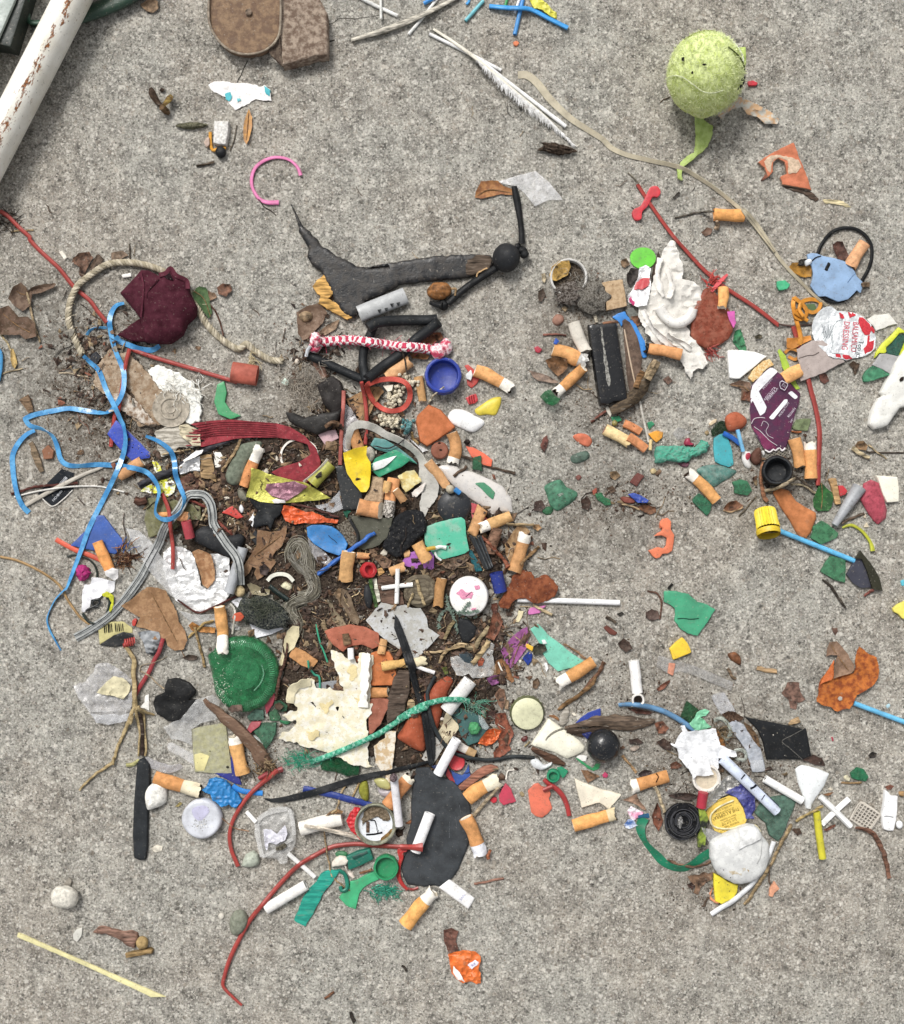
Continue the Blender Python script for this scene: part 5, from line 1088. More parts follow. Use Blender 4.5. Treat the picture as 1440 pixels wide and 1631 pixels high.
lathe('bark_disc|round dark knotted wood disc right of the white cross','wood#5b5142,7a705c','1255,600',[(24,0),(27,2),(26,6),(22,9),(18,7),(14,9),(9,7),(0.01,8)],30,nz=.12)
splinter('splinter_pair|pale splinters lying over the round wood disc','wood#b39d74','1225,500 1240,600 1300,745',2.6);splinter('splinter_pair|pale thin splinter standing below the round wood disc','wood#b39d74','1190,620 1165,690 1140,765',2)
def cross1():
 r=empty('white_cross|small white plastic cross spacer in the middle of the pile',*q('1035,560')[0])
 tube('arm','pla#ecece9','1042,395 1036,560 1030,727',3.6,rigid=True,k=8,par=r,sm=False);tube('arm','pla#ecece9','888,582 1040,560 1187,545',3.6,rigid=True,k=8,par=r,sm=False,zoff=-5)
cross1()
leaf('curled_leaf|grey brown curled leaf above the red brown shard','lea#7a6650,63523f','430,640 480,580 560,600 600,680 625,780 680,880 660,940 600,900 540,800 490,720',curl=9);leaf('curled_leaf|long grey curled leaf pointing at the red brown shard','lea#87785f','360,680 410,700 440,790 520,880 580,990 560,1045 500,1010 420,880 400,780',curl=5)
chip('terracotta_shard|flat red brown terracotta shard under the grey curled leaves','tco#b0624a','342,992 420,960 590,928 720,950 860,1010 872,1130 800,1162 700,1120 620,1130 560,1150 520,1192 430,1130 380,1070',6,dr=.3)
splinter('wood_sliver|brown wood sliver in front of the red brown shard','wood#7d6247','545,1020 560,1120',6,sq=.5)
chip('worn_filter|flat dirty orange cork square left of the cream sheet','cork#c0803c','Z 165,62 280,110 400,195 340,275 230,235 118,155',5,wr=.8,ws=6)
tube('green_thread|thin green nylon thread left of the cream sheet','pla#3aa37d','V 260,925 275,1000 300,1100 340,1200 372,1290',1.5);tube('green_thread|frayed green nylon thread hanging over the cream sheet','pla#2f9a7c','Z 300,190 320,270 370,330 410,350 415,470',1.7,zoff=4,wob=1)
chip('orange_tile|smooth orange terracotta tile with rounded corners right of the cream sheet','tco#c9733f','Z 905,120 1000,100 1080,110 1118,170 1160,370 1150,412 1100,432 905,432',7,e=2,rd=1)
butt('upright dirty filter above the orange tile','Z 1030,-10 1010,90 1000,130',13,fc='cork#c68c4a')
chip('terracotta_chip|small orange chip in the notch of the cream sheet','tco#c4724a','Z 750,150 800,145 800,200 762,215',4)
slab('wood_plank|dark grey brown weathered wood plank under the black strap','wood#594a3f','a -30,360 0,250 40,120 90,40 200,60 195,250 150,440 60,520 -20,560',11,e=3,jag=1,wr=1,ws=8)
butt('short filter seen end on beneath the orange tile','Z 905,500 1070,495',16,fc='cork#d28f42')
chip('terracotta_shard|long dark red brick shard under the plank left of the black strap','tco#9d5d48','Z 900,560 1000,550 1080,560 1060,660 1000,800 920,890 885,900 880,720',9,jag=.7)
peb('terracotta_pebble|rounded brick red pebble under the black strap, upper right one','tco#a14a2f','a 330,300 400,220 470,150 560,108 612,150 570,250 520,400 480,560 440,620 370,500',14)
peb('terracotta_pebble|wedge shaped brick red pebble under the black strap, lower left one','tco#a64d2e','a 75,690 130,600 200,480 300,440 340,640 350,790 310,828 240,805 130,740',16)
lathe('tan_disc|tiny tan wooden disc beside the black strap','wood#b99d74','a 210,366',[(6.5,0),(7.3,1),(7.3,3),(0.01,3.5)],20,seat=9,sx=.85)
splinter('bark_strip|brown curved bark under the grey translucent shard','wood#6b4c3a','Z 1210,60 1180,120 1130,180',4)
at('Z')
slab('green_glass|dark green translucent glass piece under the cream sheet','btl#145c34','415,1170 480,1110 560,1100 700,1150 800,1200 790,1290 680,1300 560,1260 430,1245',8,e=3)
slab('flat_card|flat grey card showing behind the cream sheet','pap#8e9094','375,410 600,378 640,480 620,560 400,520',2)
cr_=sheet('cream_sheet|large crumpled cream and white torn sheet with ragged edges left of centre','pap#d9d0b2,e0dccf','30,935 70,880 130,870 190,800 200,750 130,770 50,712 110,680 190,670 200,640 150,600 110,580 105,480 180,410 300,358 370,380 380,450 430,470 520,440 560,470 620,480 640,480 590,330 530,180 515,80 600,120 680,170 740,175 775,215 800,130 870,108 925,140 905,400 890,620 920,600 905,700 862,760 875,900 890,1180 945,1202 870,1222 720,1180 560,1105 300,1022',wr=5.5,ws=24,jag=2.2,dr=.5,h=1.3,wild=4,holes=['330,590 350,590 380,640 365,625','570,640 600,635 585,680','630,715 665,750 645,745'])
for p_ in('700,230 760,250 770,340 720,380 690,300','300,870 400,850 420,930 340,950','750,560 850,560 850,640 790,640','420,600 520,580 520,690 440,680'):sheet('stain','pap#ddcb96',p_,wr=0,par=cr_,dr=1,lift=.25,jag=5,noh=True)
ribbon('folded_edge','pap#f0ede6','860,125 850,250 845,400 835,540 830,640',16,th=1.2,tw=[20,50,30,60,20],par=cr_,rough=.3,zoff=1);ribbon('folded_edge','pap#e3d8b4','130,600 150,480 230,420 330,400',15,th=1.2,tw=[40,10,50,20],par=cr_,rough=.35,zoff=1)
tube('white_rod|short white plastic rod end above the cream sheet','pla#e9e9ea','710,75 716,180',5,rigid=True,zoff=2,k=12)
sheet('husk_strip|pale brown and white torn strip hanging at the lower right of the cream sheet','pap#c2a67e,d8d0c0','1040,860 1145,868 1130,1050 1110,1200 1090,1340 1075,1410 1040,1390 1045,1290 1000,1240 950,1170 930,1010 960,985 990,960 1040,930',wr=4,ws=20,jag=.8,lift=2,h=1.4)
at('Y')
def bottle():
 r=slab('bottle_glass|thick round green glass bottle base with a ridged rim','btl#2f8450','362,272 420,220 455,160 560,100 700,85 820,108 930,190 1010,300 1042,430 1035,520 1010,605 920,735 800,792 700,812 580,775 500,720 440,640 420,560 398,430',20,e=8,ew=9,rd=2,bub=3)
 lathe('inner_dome','btl#3a8e5b','700,430',[(27,-2),(27,.2),(22,.9),(14,1.4),(0.01,1.6)],40,par=r,upd=False)
 VV,FF=[],[];o=0
 for k in range(78):
  a_=-2.2+k*.068;x0,y0=q('705,445')[0];C=[(x0+math.cos(a_)*R1,y0+math.sin(a_)*R1*1.06)for R1 in(42,46,50)];V,Fs=sweepV(np.array([[*p,float(hs_(*p))-.3]for p in C]),.8,5);VV.append(V);FF+=[tuple(i_+o for i_ in f)for f in Fs];o+=len(V)
 mesh('ridged_rim',pxW(np.vstack(VV),20),FF,'btl#63b883',None,r,fixn=False)
 tube('glass_ring','btl#79b892','880,350 900,440 870,530 810,600',1.2,par=r,noh=True)
bottle()
litter('sand_on_glass',['sto#d8d6ca','sto#c0beae'],[(*q('Y 560,460')[0],30,34,1),(*q('Y 500,600')[0],16,20,1)],170,'g',99,(1,2.4),0)
at('Y')
butt('upright filter with white paper resting on the green bottle base','U 590,760 U 630,1050 U 648,1195'.replace('U ','U '),19,24,fc='cork#d99a45',ash=False,zoff=2)
chip('green_glass|pale green frosted glass shard below the bottle base','gls#4f8064','790,985 830,940 885,912 1022,908 1012,1020 975,1090 918,1165 860,1060',7,e=2)
chip('green_glass|grey green glass under the bottle base, beside the red plastic','gls#5f8272','740,850 820,770 900,790 905,880 850,885 760,890',4);chip('green_glass|small green glass with a brown bit left of the cream sheet','gls#4a7a58','950,810 1020,770 1060,860 1050,890 960,890',4)
chip('green_glass|dark green glass patch between bottle base and cream sheet','gls#3f6a4f','985,700 1060,690 1130,740 1120,800 1040,800 1000,760',4);chip('green_glass|thin green glass sliver left of the cream sheet corner','gls#3c8a5c','1050,880 1160,900 1130,925 1060,910',3)
chip('red_strip|dark red flat plastic at the lower right of the bottle base','pla#b04050','910,740 1000,620 1012,660 985,740 925,830',4);chip('red_strip|crimson plastic piece beside the brown bark stick','pla#a8404a','725,1000 780,900 880,895 860,940 790,990 760,1030',4)
leaf('dry_leaf|small dark brown crumpled leaf in the green glass left of the cream sheet','lea#5b4638','1000,730 1050,710 1090,750 1050,790 1010,775',curl=4)
leaf('dry_leaf|pinkish brown leaf bit at the bottom of the bottle base','lea#7b6357','560,780 600,740 690,735 700,800 640,800 600,812',curl=4,lift=2)
peb('shell_half|small half shell edge right of the bark stick','cer#dfe6e4','788,1035 830,1040 880,1090 905,1150 895,1195 850,1130',6)
leaf('cream_shell|pale cream elongated shell right of the bottle base','cer#cfc39c','1125,30 1180,-20 1240,-10 1240,80 1190,190 1110,260 1090,340 1065,365 1050,330 1075,220 1095,120',curl=5,wr=1)
splinter('dark_twig|thin dark red twig running down beside the cream shell','wood#5f4034','1128,145 1110,280 1060,440 1030,580 1015,690',3,taper=[.5,.7,1,1,.6]);splinter('dark_twig|second thin twig crossing the cream shell','wood#4d382e','1085,60 1090,200 1105,290',1.3)
sheet('grey_film|clear greyish film left of the beige translucent card','clr#c2c2bf','-60,950 40,900 100,880 250,690 420,640 480,700 460,820 440,880 330,900 210,970 220,1130 120,1080 20,1060',wr=4,ws=18)
sheet('white_film_strip|long whitish translucent strip left of the beige card','clr#ece9e6','-25,1110 20,1095 120,1150 230,1210 235,1315 120,1240 -10,1170',wr=1.5,ws=20,h=1.5)
sheet('purple_grey_film|smoky translucent film above the long black strip','clr#9a96a0','X 810,1130 870,1110 960,1160 1080,1190 1180,1180 1210,1220 1100,1270 1000,1260 880,1210 800,1180',wr=3,ws=12)
chip('navy_plate|dark blue plastic plate under the beige card','pla#28308a','c 890,280 1000,270 1040,180 1040,80 1070,160 1105,280 1135,390 1060,372 960,320',3)
cd=chip('beige_card|translucent beige plastic card with a tiny hole right of the dry root','gls#b9b68c,b2b094','210,970 330,940 540,908 560,1100 600,1392 420,1388 240,1378',3,e=.8)
slab('cream_corner','pla#d9cf8e','238,1210 300,1195 382,1225 330,1370 245,1365',.6,par=cd,dr=1,lift=.1);slab('hole','ink#2b2a22','540,1325 560,1318 572,1332 558,1345 543,1340',.5,par=cd,dr=1,lift=.3)
butt('orange filter with white paper between the beige card and the bark stick','700,1400 660,1230 620,1030',21,13,fc='cork#e9a04a',ash=False)
splinter('bark_stick|thick brown bark covered stick below the green bottle base','wood#6b5140,7d6350','330,680 420,760 520,850 640,950 740,1050 820,1150 880,1240 960,1340',9,taper=[.35,.7,1,1,1.1,1.1,1.3,.6])
strands('root_bundle|bundle of dry brown roots at the lower end of the bark stick',['wood#7d6649','wood#5d4936','wood#9c8462'],'880,1330',22,14,46,26,1.1,spread=2.2,dirn=.4,zh=5)
tube('red_rubber_twine|red rubber cord end above the long red hooked wire','pla#a33c40','850,1440 960,1390 1080,1350',5,taper=[.6,1,.9])
# ================================================================ RIGHT OF THE PILE
at('U')
slab('dark_fluff_card|black speckled matted wad on a white card above the bottle base','pap#e4e4ea','710,705 800,662 850,700 1000,860 1210,968 1100,1020 950,1058 920,1000 880,910 800,800',1.5,wr=3,ws=20,rd=0)
blob('black_wad|black speckled matted lint wad on the white card','ash#23272a,585a52','1010,820',42,24,11,rot=.35,nz=.28,nf=3)
strands('lint_fibres|thin green black fibres around the black lint wad',['fab#3c4438','fab#5c6050'],'1000,760',44,22,160,22,.4,zh=9)
leaf('mussel_shell|greenish beige half shell above the black lint wad','cer#93886a','855,540 900,530 980,570 1075,600 1070,640 1000,655 910,640',curl=4)
tube('black_comb|dark green black plastic bar right of the beige shell','pla#1d2c2a','1075,560 1150,620 1250,690',4)
ribbon('white_hoop|small white curved plastic hoop with marks above the black lint','pla#d8d7c8','1055,510 1100,465 1170,445 1250,460 1305,515',6,th=2,zoff=4)
peb('cream_pebble|pale cream chip under the small white hoop','sto#cfcaa8','1180,560 1230,520 1290,560 1270,605 1210,590',7)
chip('orange_bit|small orange red plastic bit with a pale wire left of the black lint','pla#cc5232','740,820 800,810 838,850 800,895 750,900 715,870',6);tube('pale_wire|thin pale wire bent over the orange red bit','pla#cbc7bb','700,730 740,780 745,850 720,1020',1.8)
leaf('dark_leaf|dark round leaf on the oak leaf above the beige shell','lea#493a36','975,380 1030,350 1080,400 1050,460 990,450',curl=5)
at('V')
sheet('grey_shard|angular greyish translucent plastic sheet under the pointed black strap','pap#a9a7a0,b7b8b8','738,890 820,790 882,718 960,735 1030,755 1110,740 1180,772 1260,770 1322,870 1332,960 1442,1032 1330,1150 1225,1255 1160,1250 1080,1180 940,1085 820,990',wr=1.6,ws=40,jag=.4,dr=.4,h=1.8,crs=False,lift=1)
at('W')
butt('leaning dirty filter left of the round white cap','380,5 360,130 350,275',16,fc='cork#b97f38',cr=.08)
lathe('round_white_cap|round white cap with a faded pink print','cer#eceae6','S 525,1255',[(29,0),(31,2),(31,9),(29.5,12),(26,13.5),(0.01,14)],48,tilt=(-.06,-.08),sy=1.03)
wc_=G['round_white_cap']
for p_ in('S 410,1230 450,1200 500,1215 560,1205 575,1240 545,1290 500,1280 460,1290','S 575,1160 615,1155 620,1190 590,1195','S 465,1135 510,1125 505,1145','S 545,1385 590,1370 580,1395'):sheet('pink_print','ink#e08fae',p_,wr=0,par=wc_,dr=1,lift=.5,jag=2.2,h=.3,noh=True,gs=2.5)
tube('print_line','ink#4a2a34','S 490,1265 520,1240 550,1215',.5,par=wc_,zoff=.6,noh=True,k=4)
def sprig():
 r=empty('conifer_sprig|grey green feathery sprig at the lower edge of the round white cap',*q('520,340')[0]);m_='lea#7e9184,66796c'
 for p_ in('430,180 440,260 470,310','470,300 400,320 365,380 355,480','470,310 500,400 520,470 540,520','540,330 600,390 640,430 650,490','560,340 610,290 655,240','600,400 620,480 600,540','640,330 720,320 690,390','480,310 560,330 640,335'):
  C=catmull(q(p_),False,1.6);VV,FF=[],[];o=0
  for i,c in enumerate(C):
   z=float(hs_(*c))+1.5
   for _ in range(3):
    a=RNG.uniform(0,6.28);L=RNG.uniform(2.5,5);Q=np.array([(*c,z),(c[0]+math.cos(a)*L,c[1]+math.sin(a)*L,z+RNG.uniform(.5,3))]);V,Fs=sweepV(np.vstack([Q[0],Q.mean(0),Q[1]]),[.8,.8,.3],4);VV.append(V);FF+=[tuple(k+o for k in f)for f in Fs];o+=len(V)
  mesh('twiglet',pxW(np.vstack(VV)),FF,m_,None,r,fixn=False)
sprig()
tube('navy_tube|short dark blue plastic tube right of the round white cap','pla#22338a','S 782,1035 825,1215',10.5,rigid=True,k=20,hollow=1)
slab('dark_rubber|dark rubber lump under the dry stems below the round white cap','rub#2a2d31','540,380 640,400 720,480 700,560 640,630 580,620 540,520',6,e=3,ew=5)
slab('black_card|black plastic sheet under the grey clear film','pla#2a2f33','515,740 600,700 690,740 680,800 600,820 530,800',3)
chip('grey_green_block|bluish grey plastic block lying under the grass stems','pla#33424a','545,725 640,735 690,810 650,830 560,790',6)
sheet('crumpled_film|crumpled greyish clear film below the round white cap','clr#cfccc5','465,760 530,745 600,800 700,830 740,760 800,640 835,585 885,640 870,740 895,880 850,945 760,960 680,960 640,915 590,945 520,930 480,850',wr=7,ws=12,jag=1.2,h=1)
chip('rust_flake|small rust red flake on the crumpled clear film','rus#9a4a30','722,800 760,762 792,780 770,840 730,850',2)
splinter('hollow_stem|split hollow tan stem bent among the film below the round white cap','wood#9c8a69','840,470 760,560 710,650 670,670 560,640',4,sq=.7);splinter('hollow_stem|second tan stem leaning on the crumpled clear film','wood#b39a70','830,600 760,720 668,818',4,sq=.6)
splinter('grass_root|long pale forked grass root crossing right of the black strap','wood#b89f78','215,715 350,712 440,695 540,640 620,640',2.0);splinter('grass_root|pale root branching down to the yellow filter tip','wood#a98f68','600,650 460,680 400,740 360,820',2.4)
splinter('dry_stem|olive brown stem leaning towards the sprig','wood#8c7a56','500,410 450,500 405,590',3.2)
leaf('rust_leaf|reddish brown leaf right of the stems below the navy tube','lea#7d4c37','870,350 930,330 965,420 930,520 880,600 800,570 840,470',curl=6);leaf('rust_leaf|dark reddish leaf below the navy tube','lea#65392b','850,250 915,240 910,330 870,360',curl=4)
leaf('purple_petal|large magenta purple oval petal right of the crumpled film','lea#97508c,87467c','950,700 1000,630 1060,560 1140,500 1200,468 1217,560 1190,680 1120,780 1042,868 1000,820',curl=4,wr=.8,vein=['1045,860 1100,700 1200,480'])
leaf('purple_petal|small purple petal below the crumpled film','lea#8a4a80','808,962 880,930 965,925 925,1010 865,1035 830,1000',curl=4);leaf('rust_leaf|light brown leaf tip between the two purple petals','lea#96673f','900,800 960,770 1020,840 1075,990 1050,1005 980,940 900,920',curl=5)
sheet('white_feather_bit|tiny white feather like bit on the brown leaf tip','fab#e9e5da','905,790 925,800 970,905 945,880',wr=.5,jag=.5)
chip('mint_plastic|mint green plastic shard with a long pointed end','pla#6fc4aa','O -70,910 -10,870 0,885 70,960 130,1000 210,1070 332,1150 290,1190 210,1190 130,1212 60,1150 20,1080 -10,1000',3,e=.8)
chip('blue_chip|small royal blue glossy chip between purple petal and mint plastic','gls#2440a0','1155,770 1215,705 1250,730 1240,800 1205,842',4);chip('yellow_chip|small yellow plastic bit above the royal blue chip','pla#e3b030','1190,630 1262,665 1245,705 1185,662',4)
leaf('soil_bits|small clump of dark plant bits on the mint plastic','lea#3c3a2c','1250,660 1300,625 1370,640 1390,690 1330,730 1260,740',curl=4)
chip('white_shell|tiny white triangular shell on the mint plastic','cer#dee3e0','1335,600 1370,592 1390,630 1350,638',3);sheet('white_scrap|tiny crumpled white scrap left of the mint plastic','pap#e8e8e6','1360,820 1385,810 1400,870 1380,900 1370,850',wr=2)
peb('white_grain|small round white stone left of the royal blue chip','sto#d9d2bf','1115,790 1140,785 1150,810 1125,825',4)
chip('cream_tag|small cream paper tag with a hole above the purple petal','pap#dccfa6','1115,315 1170,320 1150,380 1120,430 1082,420 1105,370',2)
chip('pink_plastic|small bright pink plastic scrap under the rusty sheet','pla#cf6fb0','1205,330 1230,285 1300,275 1385,265 1350,300 1320,340 1250,352 1212,355',3);splinter('straw_bit|pale straw bits over the pink scrap','wood#cbb48b','1250,255 1330,300 1440,360',2.6)
at('S')
tube('white_stick|long thin white plastic stick pointing right from under the rusty sheet','pla#f1f1f3','o 824,955 900,957 987,960',4.4,rigid=True,k=12)
slab('rusty_sheet|jagged rusty metal flake below the cigarette butt on the leaf','rus#8d4a28,6a3420','805,1330 850,1240 905,1160 930,1090 965,1045 1050,1008 1130,1030 1142,1090 1200,1075 1265,1050 1330,1100 1382,1170 1345,1260 1235,1320 1140,1325 1060,1280 965,1290 900,1370 820,1372',2.5,wr=6,ws=24,crs=False,jag=1.4,ang=60)
leaf('dry_leaf|tan curled leaf under the tilted cigarette butt right of the pile','lea#b08f66,8f6f4c','862,760 880,740 930,660 985,580 1040,565 1112,640 1060,700 990,760 970,880 925,955 880,880',curl=6)
butt('tan filter with torn white paper lying across the tan leaf','952,1025 1000,880 1062,650',21,14,fc='cork#d38f48',cr=.06)
splinter('wooden_peg|brown wooden peg standing right of the black comb','wood#8a6650','790,612 755,720 725,850',8.5,taper=[1,1.1,1,.8],sq=.8)
splinter('red_brown_twig|thin reddish twig below the wooden peg','wood#8b4f38','640,680 720,760 800,850 870,920 900,985',3.2,taper=[.7,.9,1,1.3])
def comb():
 r=empty('black_clip|black ribbed plastic strip leaning against the turquoise square',*q('640,850')[0])
 chip('body','pla#202326','520,680 560,672 620,670 640,690 748,985 700,1012 660,990 600,850',6,par=r)
 for a_,b_ in(('570,690','705,995'),('600,680','730,985'),('635,680','748,975')):tube('ridge','pla#3a3f43',a_+' '+b_,1.3,par=r,k=6,sm=False)
comb()
chip('teal_glass|teal plastic piece under the black clip','gls#256d78','520,800 560,830 655,1015 590,1028 530,900',3)
leaf('dry_leaf|crumpled brown leaf below the turquoise square','lea#7d6652','260,960 330,900 420,880 520,850 525,900 440,960 380,1010 300,990',curl=7);leaf('dry_leaf|narrow curled dark leaf beside the purple plastic','lea#6a5544','150,1040 200,1000 260,1010 220,1060 160,1080',curl=5)
tube('white_twist|twisted white and yellow plastic tie on the turquoise square','pla#dfe8dd','200,800 250,785 305,795',3,nz=.2);tube('white_twist|thin white loop hanging off the turquoise square','pla#e3e8e4','195,835 215,880 258,915',1.8);tube('yellow_tie|yellow stub beside the white twist tie','pla#cda12e','115,810 160,800 200,795',3.2)
leaf('leaf_fragment|small tan crumpled leaf with a stem right of the tilted butts','lea#a58057','1130,575 1190,570 1215,605 1180,635 1135,610',curl=4);splinter('straw_bit|straw running from the filter to the small tan leaf','wood#b59a70','880,560 1000,575 1140,575',2);splinter('thin_twig|brown twig right of the tan leaf and tilted butt','wood#8a6a45','1020,960 1100,870 1195,785',2.6)
at('I')
slab('red_petal|red plastic petal left of the upper filter','pla#c8423a','178,280 205,272 240,300 290,370 268,410 230,442 200,420 195,380 215,340',3);chip('grey_shard|tiny grey white shard on the red petal','cer#c9cbcb','185,345 225,310 240,350 225,388 195,375',5)
butt('tan filter with short torn paper right of the blue cap','255,315 350,350 520,445',21,16,fc='cork#df9748')
chip('red_ribbed_chip|small red ribbed plastic square below the red petal','pla#c93238','186,512 225,490 262,480 277,530 255,550 212,560',5)
for k in range(3):tube('rib','pla#a3262c',f'I {212+k*16},{500-k*5} {220+k*15},{552-k*6}',.9,par=G['red_ribbed_chip'],k=4,noh=True)
peb('yellow_shard|smooth yellow plastic shard above the white oval piece','pla#e2cb38','253,600 310,555 380,512 440,505 442,540 430,582 400,635 340,630 282,636',5)
chip('coral_shard|pointed coral red plastic shard crossed by a twig','pla#e1603f','187,856 250,870 320,910 381,957 372,1005 310,990 228,932',4);chip('green_glass|green glass bit under the twig beside the coral shard','gls#3f7352','240,940 298,925 306,1035 235,1022',4)
blob('dark_bead|tiny black shrivelled berry above the coral shard','soi#332a27','198,828',5,4.5,4)
peb('green_sea_glass|largest smooth green sea glass right of the pale slab, with a small dent','gls#579273','752,1150 800,1115 870,1098 912,1150 990,1190 972,1242 905,1290 850,1322 800,1292 772,1212',7)
slab('dent','ash#8b9a8c','840,1205 880,1190 895,1200 860,1222',.4,par=G['green_sea_glass'],dr=1,lift=.2,noh=True)
peb('green_sea_glass|small round green sea glass below the largest green one','gls#3f7f56','735,1325 750,1300 790,1290 818,1310 800,1345 760,1350',5)
leaf('dark_leaf|dark brown crumpled leaf bit left of the large green sea glass','lea#4a3932','680,1260 730,1240 760,1290 730,1330 680,1320',curl=4)
peb('coral_sea_glass|small rough coral coloured shard in the open concrete','tco#cf6f50','957,790 1000,766 1060,775 1096,820 1070,860 1010,842',4);peb('grey_green_glass|small dull grey green sea glass below the coral shard','gls#627a6c','944,930 1000,902 1060,894 1076,940 1000,980 950,972',4)
leaf('red_brown_leaf|narrow red brown leaf sliver in the open concrete','lea#7c4a40','772,778 780,820 765,870 750,915 725,850 745,800',curl=3)
chip('rust_chip|small maroon stone chip in the open concrete right of the sea glass','tco#6f3f38','L 20,1180 60,1120 100,1080 168,1120 120,1175 90,1222',4)
peb('red_brown_crumb|tiny red brown pebble above the dark debris','tco#7f4f47','975,1080 1000,1062 1020,1080 995,1105',3)
leaf('leaf_fragment|small olive brown curled leaf bit in the open concrete','lea#8a6f4e','1225,1045 1270,1035 1300,1070 1260,1100 1230,1080',curl=4)
chip('green_curl|small green curled glass piece above the seed husk','gls#3b8257','1115,1200 1160,1190 1185,1225 1225,1240 1230,1280 1190,1282 1130,1240',4);chip('red_sliver|small red sliver above the green curl','tco#a4503f','1095,1180 1125,1155 1130,1185 1105,1205',3)
leaf('dark_leaf|dark brown bark like leaf bits left of the blue crumple','lea#4b362c','1010,1250 1060,1210 1090,1260 1070,1320 1020,1300',curl=6);leaf('dark_leaf|dark brown leaf crumb beside the green curl','lea#55402f','1190,1160 1240,1140 1270,1180 1230,1200',curl=4)
at('L')
slab('blue_crumple|crumpled royal blue plastic piece beside a maroon pebble','pla#2b49ad','0,1300 60,1285 130,1310 212,1360 190,1388 100,1385 60,1350',5,wr=4,ws=7);peb('maroon_pebble|maroon pebble below the blue crumple','tco#84463a','-70,1330 0,1325 70,1350 72,1390 -10,1396 -60,1370',6)
leaf('seed_husk|brown seed husk with a pale stem below the blue crumple','lea#7b5238','80,1420 180,1405 282,1425 285,1480 220,1505 140,1465',curl=4);splinter('seed_stem|pale curved stem of the brown husk','wood#b59a74','-60,1395 30,1420 120,1450',1.6)
butt('cream filter with a dark red end lying by the orange peel','I 1185,735 I 1360,830',18,fc='cork#e0bd7c',endc='pla#8c2f2e',cr=.02)
tube('orange_peel_bit|upper orange half tube of filter paper beside the cream filter','cork#d98040','-40,590 40,625 130,680',6.5,sq=.6);tube('orange_peel_bit|lower orange half tube of filter paper at the end of the cream filter','cork#df8746','10,725 90,780 180,850',7.5,sq=.6)
tube('white_thin_stick|thin white stick running down to the orange chips','pla#cfcabf','120,370 160,560 210,780',1.9);tube('cream_stub|small cream paper stub below the orange chip','pap#d6bd86','232,755 222,860',2.6,rigid=True)
chip('orange_chip|bright orange shield shaped chip right of the orange peel bits','pla#e69a28','205,695 290,660 352,680 348,735 285,782 250,750',4);chip('green_chip|small emerald chip above the orange chip','gls#3fa071','195,585 240,570 268,600 215,660',3)
chip('green_bead|tiny green wrapper bit below the driftwood stick','pla#2c9a66','I 1230,650 1290,640 1310,675 1250,690',4);blob('olive_bead|tiny olive bead beside the cream filter','pla#8e8247','I 1255,693',4.5,4.5,4.5);chip('white_splinter|tiny white shell splinter under the black lighter','cer#dad3c4','I 1190,580 1210,570 1240,620 1225,650 1200,610',3);splinter('red_twig|reddish twig left of the tiny white shell splinter','wood#7a4a3e','I 1085,682 1140,640 1195,610',2)
chip('clear_chip|transparent triangular plastic chip above the teal clump','clr#b9b7b2','445,690 505,625 560,650 640,680 500,762',2)
peb('magenta_chip|small dark magenta chip behind the teal clump','pla#a32a48','562,795 580,745 625,740 630,780 668,795 660,815 575,815',6);peb('mauve_chip|small mauve chip below the teal clump','gls#8e5a6c','498,985 540,972 612,985 600,1030 540,1025',4)
slab('teal_clump|elongated crumbly teal green clump right of the orange chips','foa#4aa68a,5f9583','265,875 280,825 330,805 400,822 500,810 600,830 680,815 740,760 800,775 825,812 790,880 720,910 660,925 620,972 540,975 480,968 400,962 330,992 280,985',9,e=7,ew=6,wr=5,ws=5,jag=1.6,crs=False)
peb('beige_pebble|small yellowish pebble below the left end of the teal clump','sto#c7b283','225,1060 260,1038 292,1065 270,1095 235,1095',5);chip('cream_sliver|oval cream shell beside the dark green glass','cer#cfb997','808,600 845,560 890,545 885,580 830,618',3);peb('tan_pebble|small tan pebble above the turquoise plate','sto#9c8662','770,680 800,660 815,690 790,715',4)
chip('dark_green_glass|very dark green curved glass beside the round terracotta pebble','btl#123a18','833,662 880,600 935,560 1000,580 1010,660 940,690 850,722',5)
chip('turquoise_plate|turquoise plastic tile below the round terracotta pebble','pla#3aa9b4','860,740 920,700 975,690 1010,760 1040,850 1057,1000 1012,1030 930,1005 872,975 858,860',4);tube('blue_bit|bright blue plastic strip above the turquoise plate','pla#1f62c4','955,690 1040,735 1125,800',4)
peb('terracotta_pebble|smooth round terracotta pebble left of the purple card','tco#b0593a','980,590 990,520 1050,478 1120,480 1195,545 1185,610 1110,660 1010,668',13)
def lolly():
 r=empty('cotton_swab|light blue plastic stick with a white and red blob, left of the brown pebble',*q('1155,820')[0])
 tube('stick','pla#6fb4de','1095,655 1155,872',3.2,rigid=True,par=r,zoff=3);hd=peb('head','cer#e8e6e2','1142,900 1155,872 1200,872 1235,880 1225,960 1245,1020 1222,1045 1180,1025 1145,960',7,par=r);peb('red_spot','pla#b8344a','1180,895 1222,885 1225,930 1195,960 1178,940',1.5,par=hd)
lolly()
peb('brown_pebble|dark brown stone between the white headed stick and black cap','tco#5d3a2e','1228,920 1270,860 1320,830 1345,900 1335,980 1290,1010 1245,985',9)
peb('teal_sea_glass|large frosted teal sea glass below the turquoise plate','gls#5c9086,7d9d93','690,1060 780,1012 900,1005 1010,1035 1092,1070 1020,1140 960,1170 860,1232 790,1190 745,1125',6)
chip('green_sea_glass|green sea glass right of the orange filter, beside brown leaves','gls#43855f','1045,1180 1120,1150 1195,1165 1242,1260 1200,1312 1065,1290 1070,1230',5);chip('green_sea_glass|green triangular sea glass under the orange filter','gls#3c7f5c','650,1350 710,1285 842,1390 825,1470 790,1515 720,1450 655,1380',5)
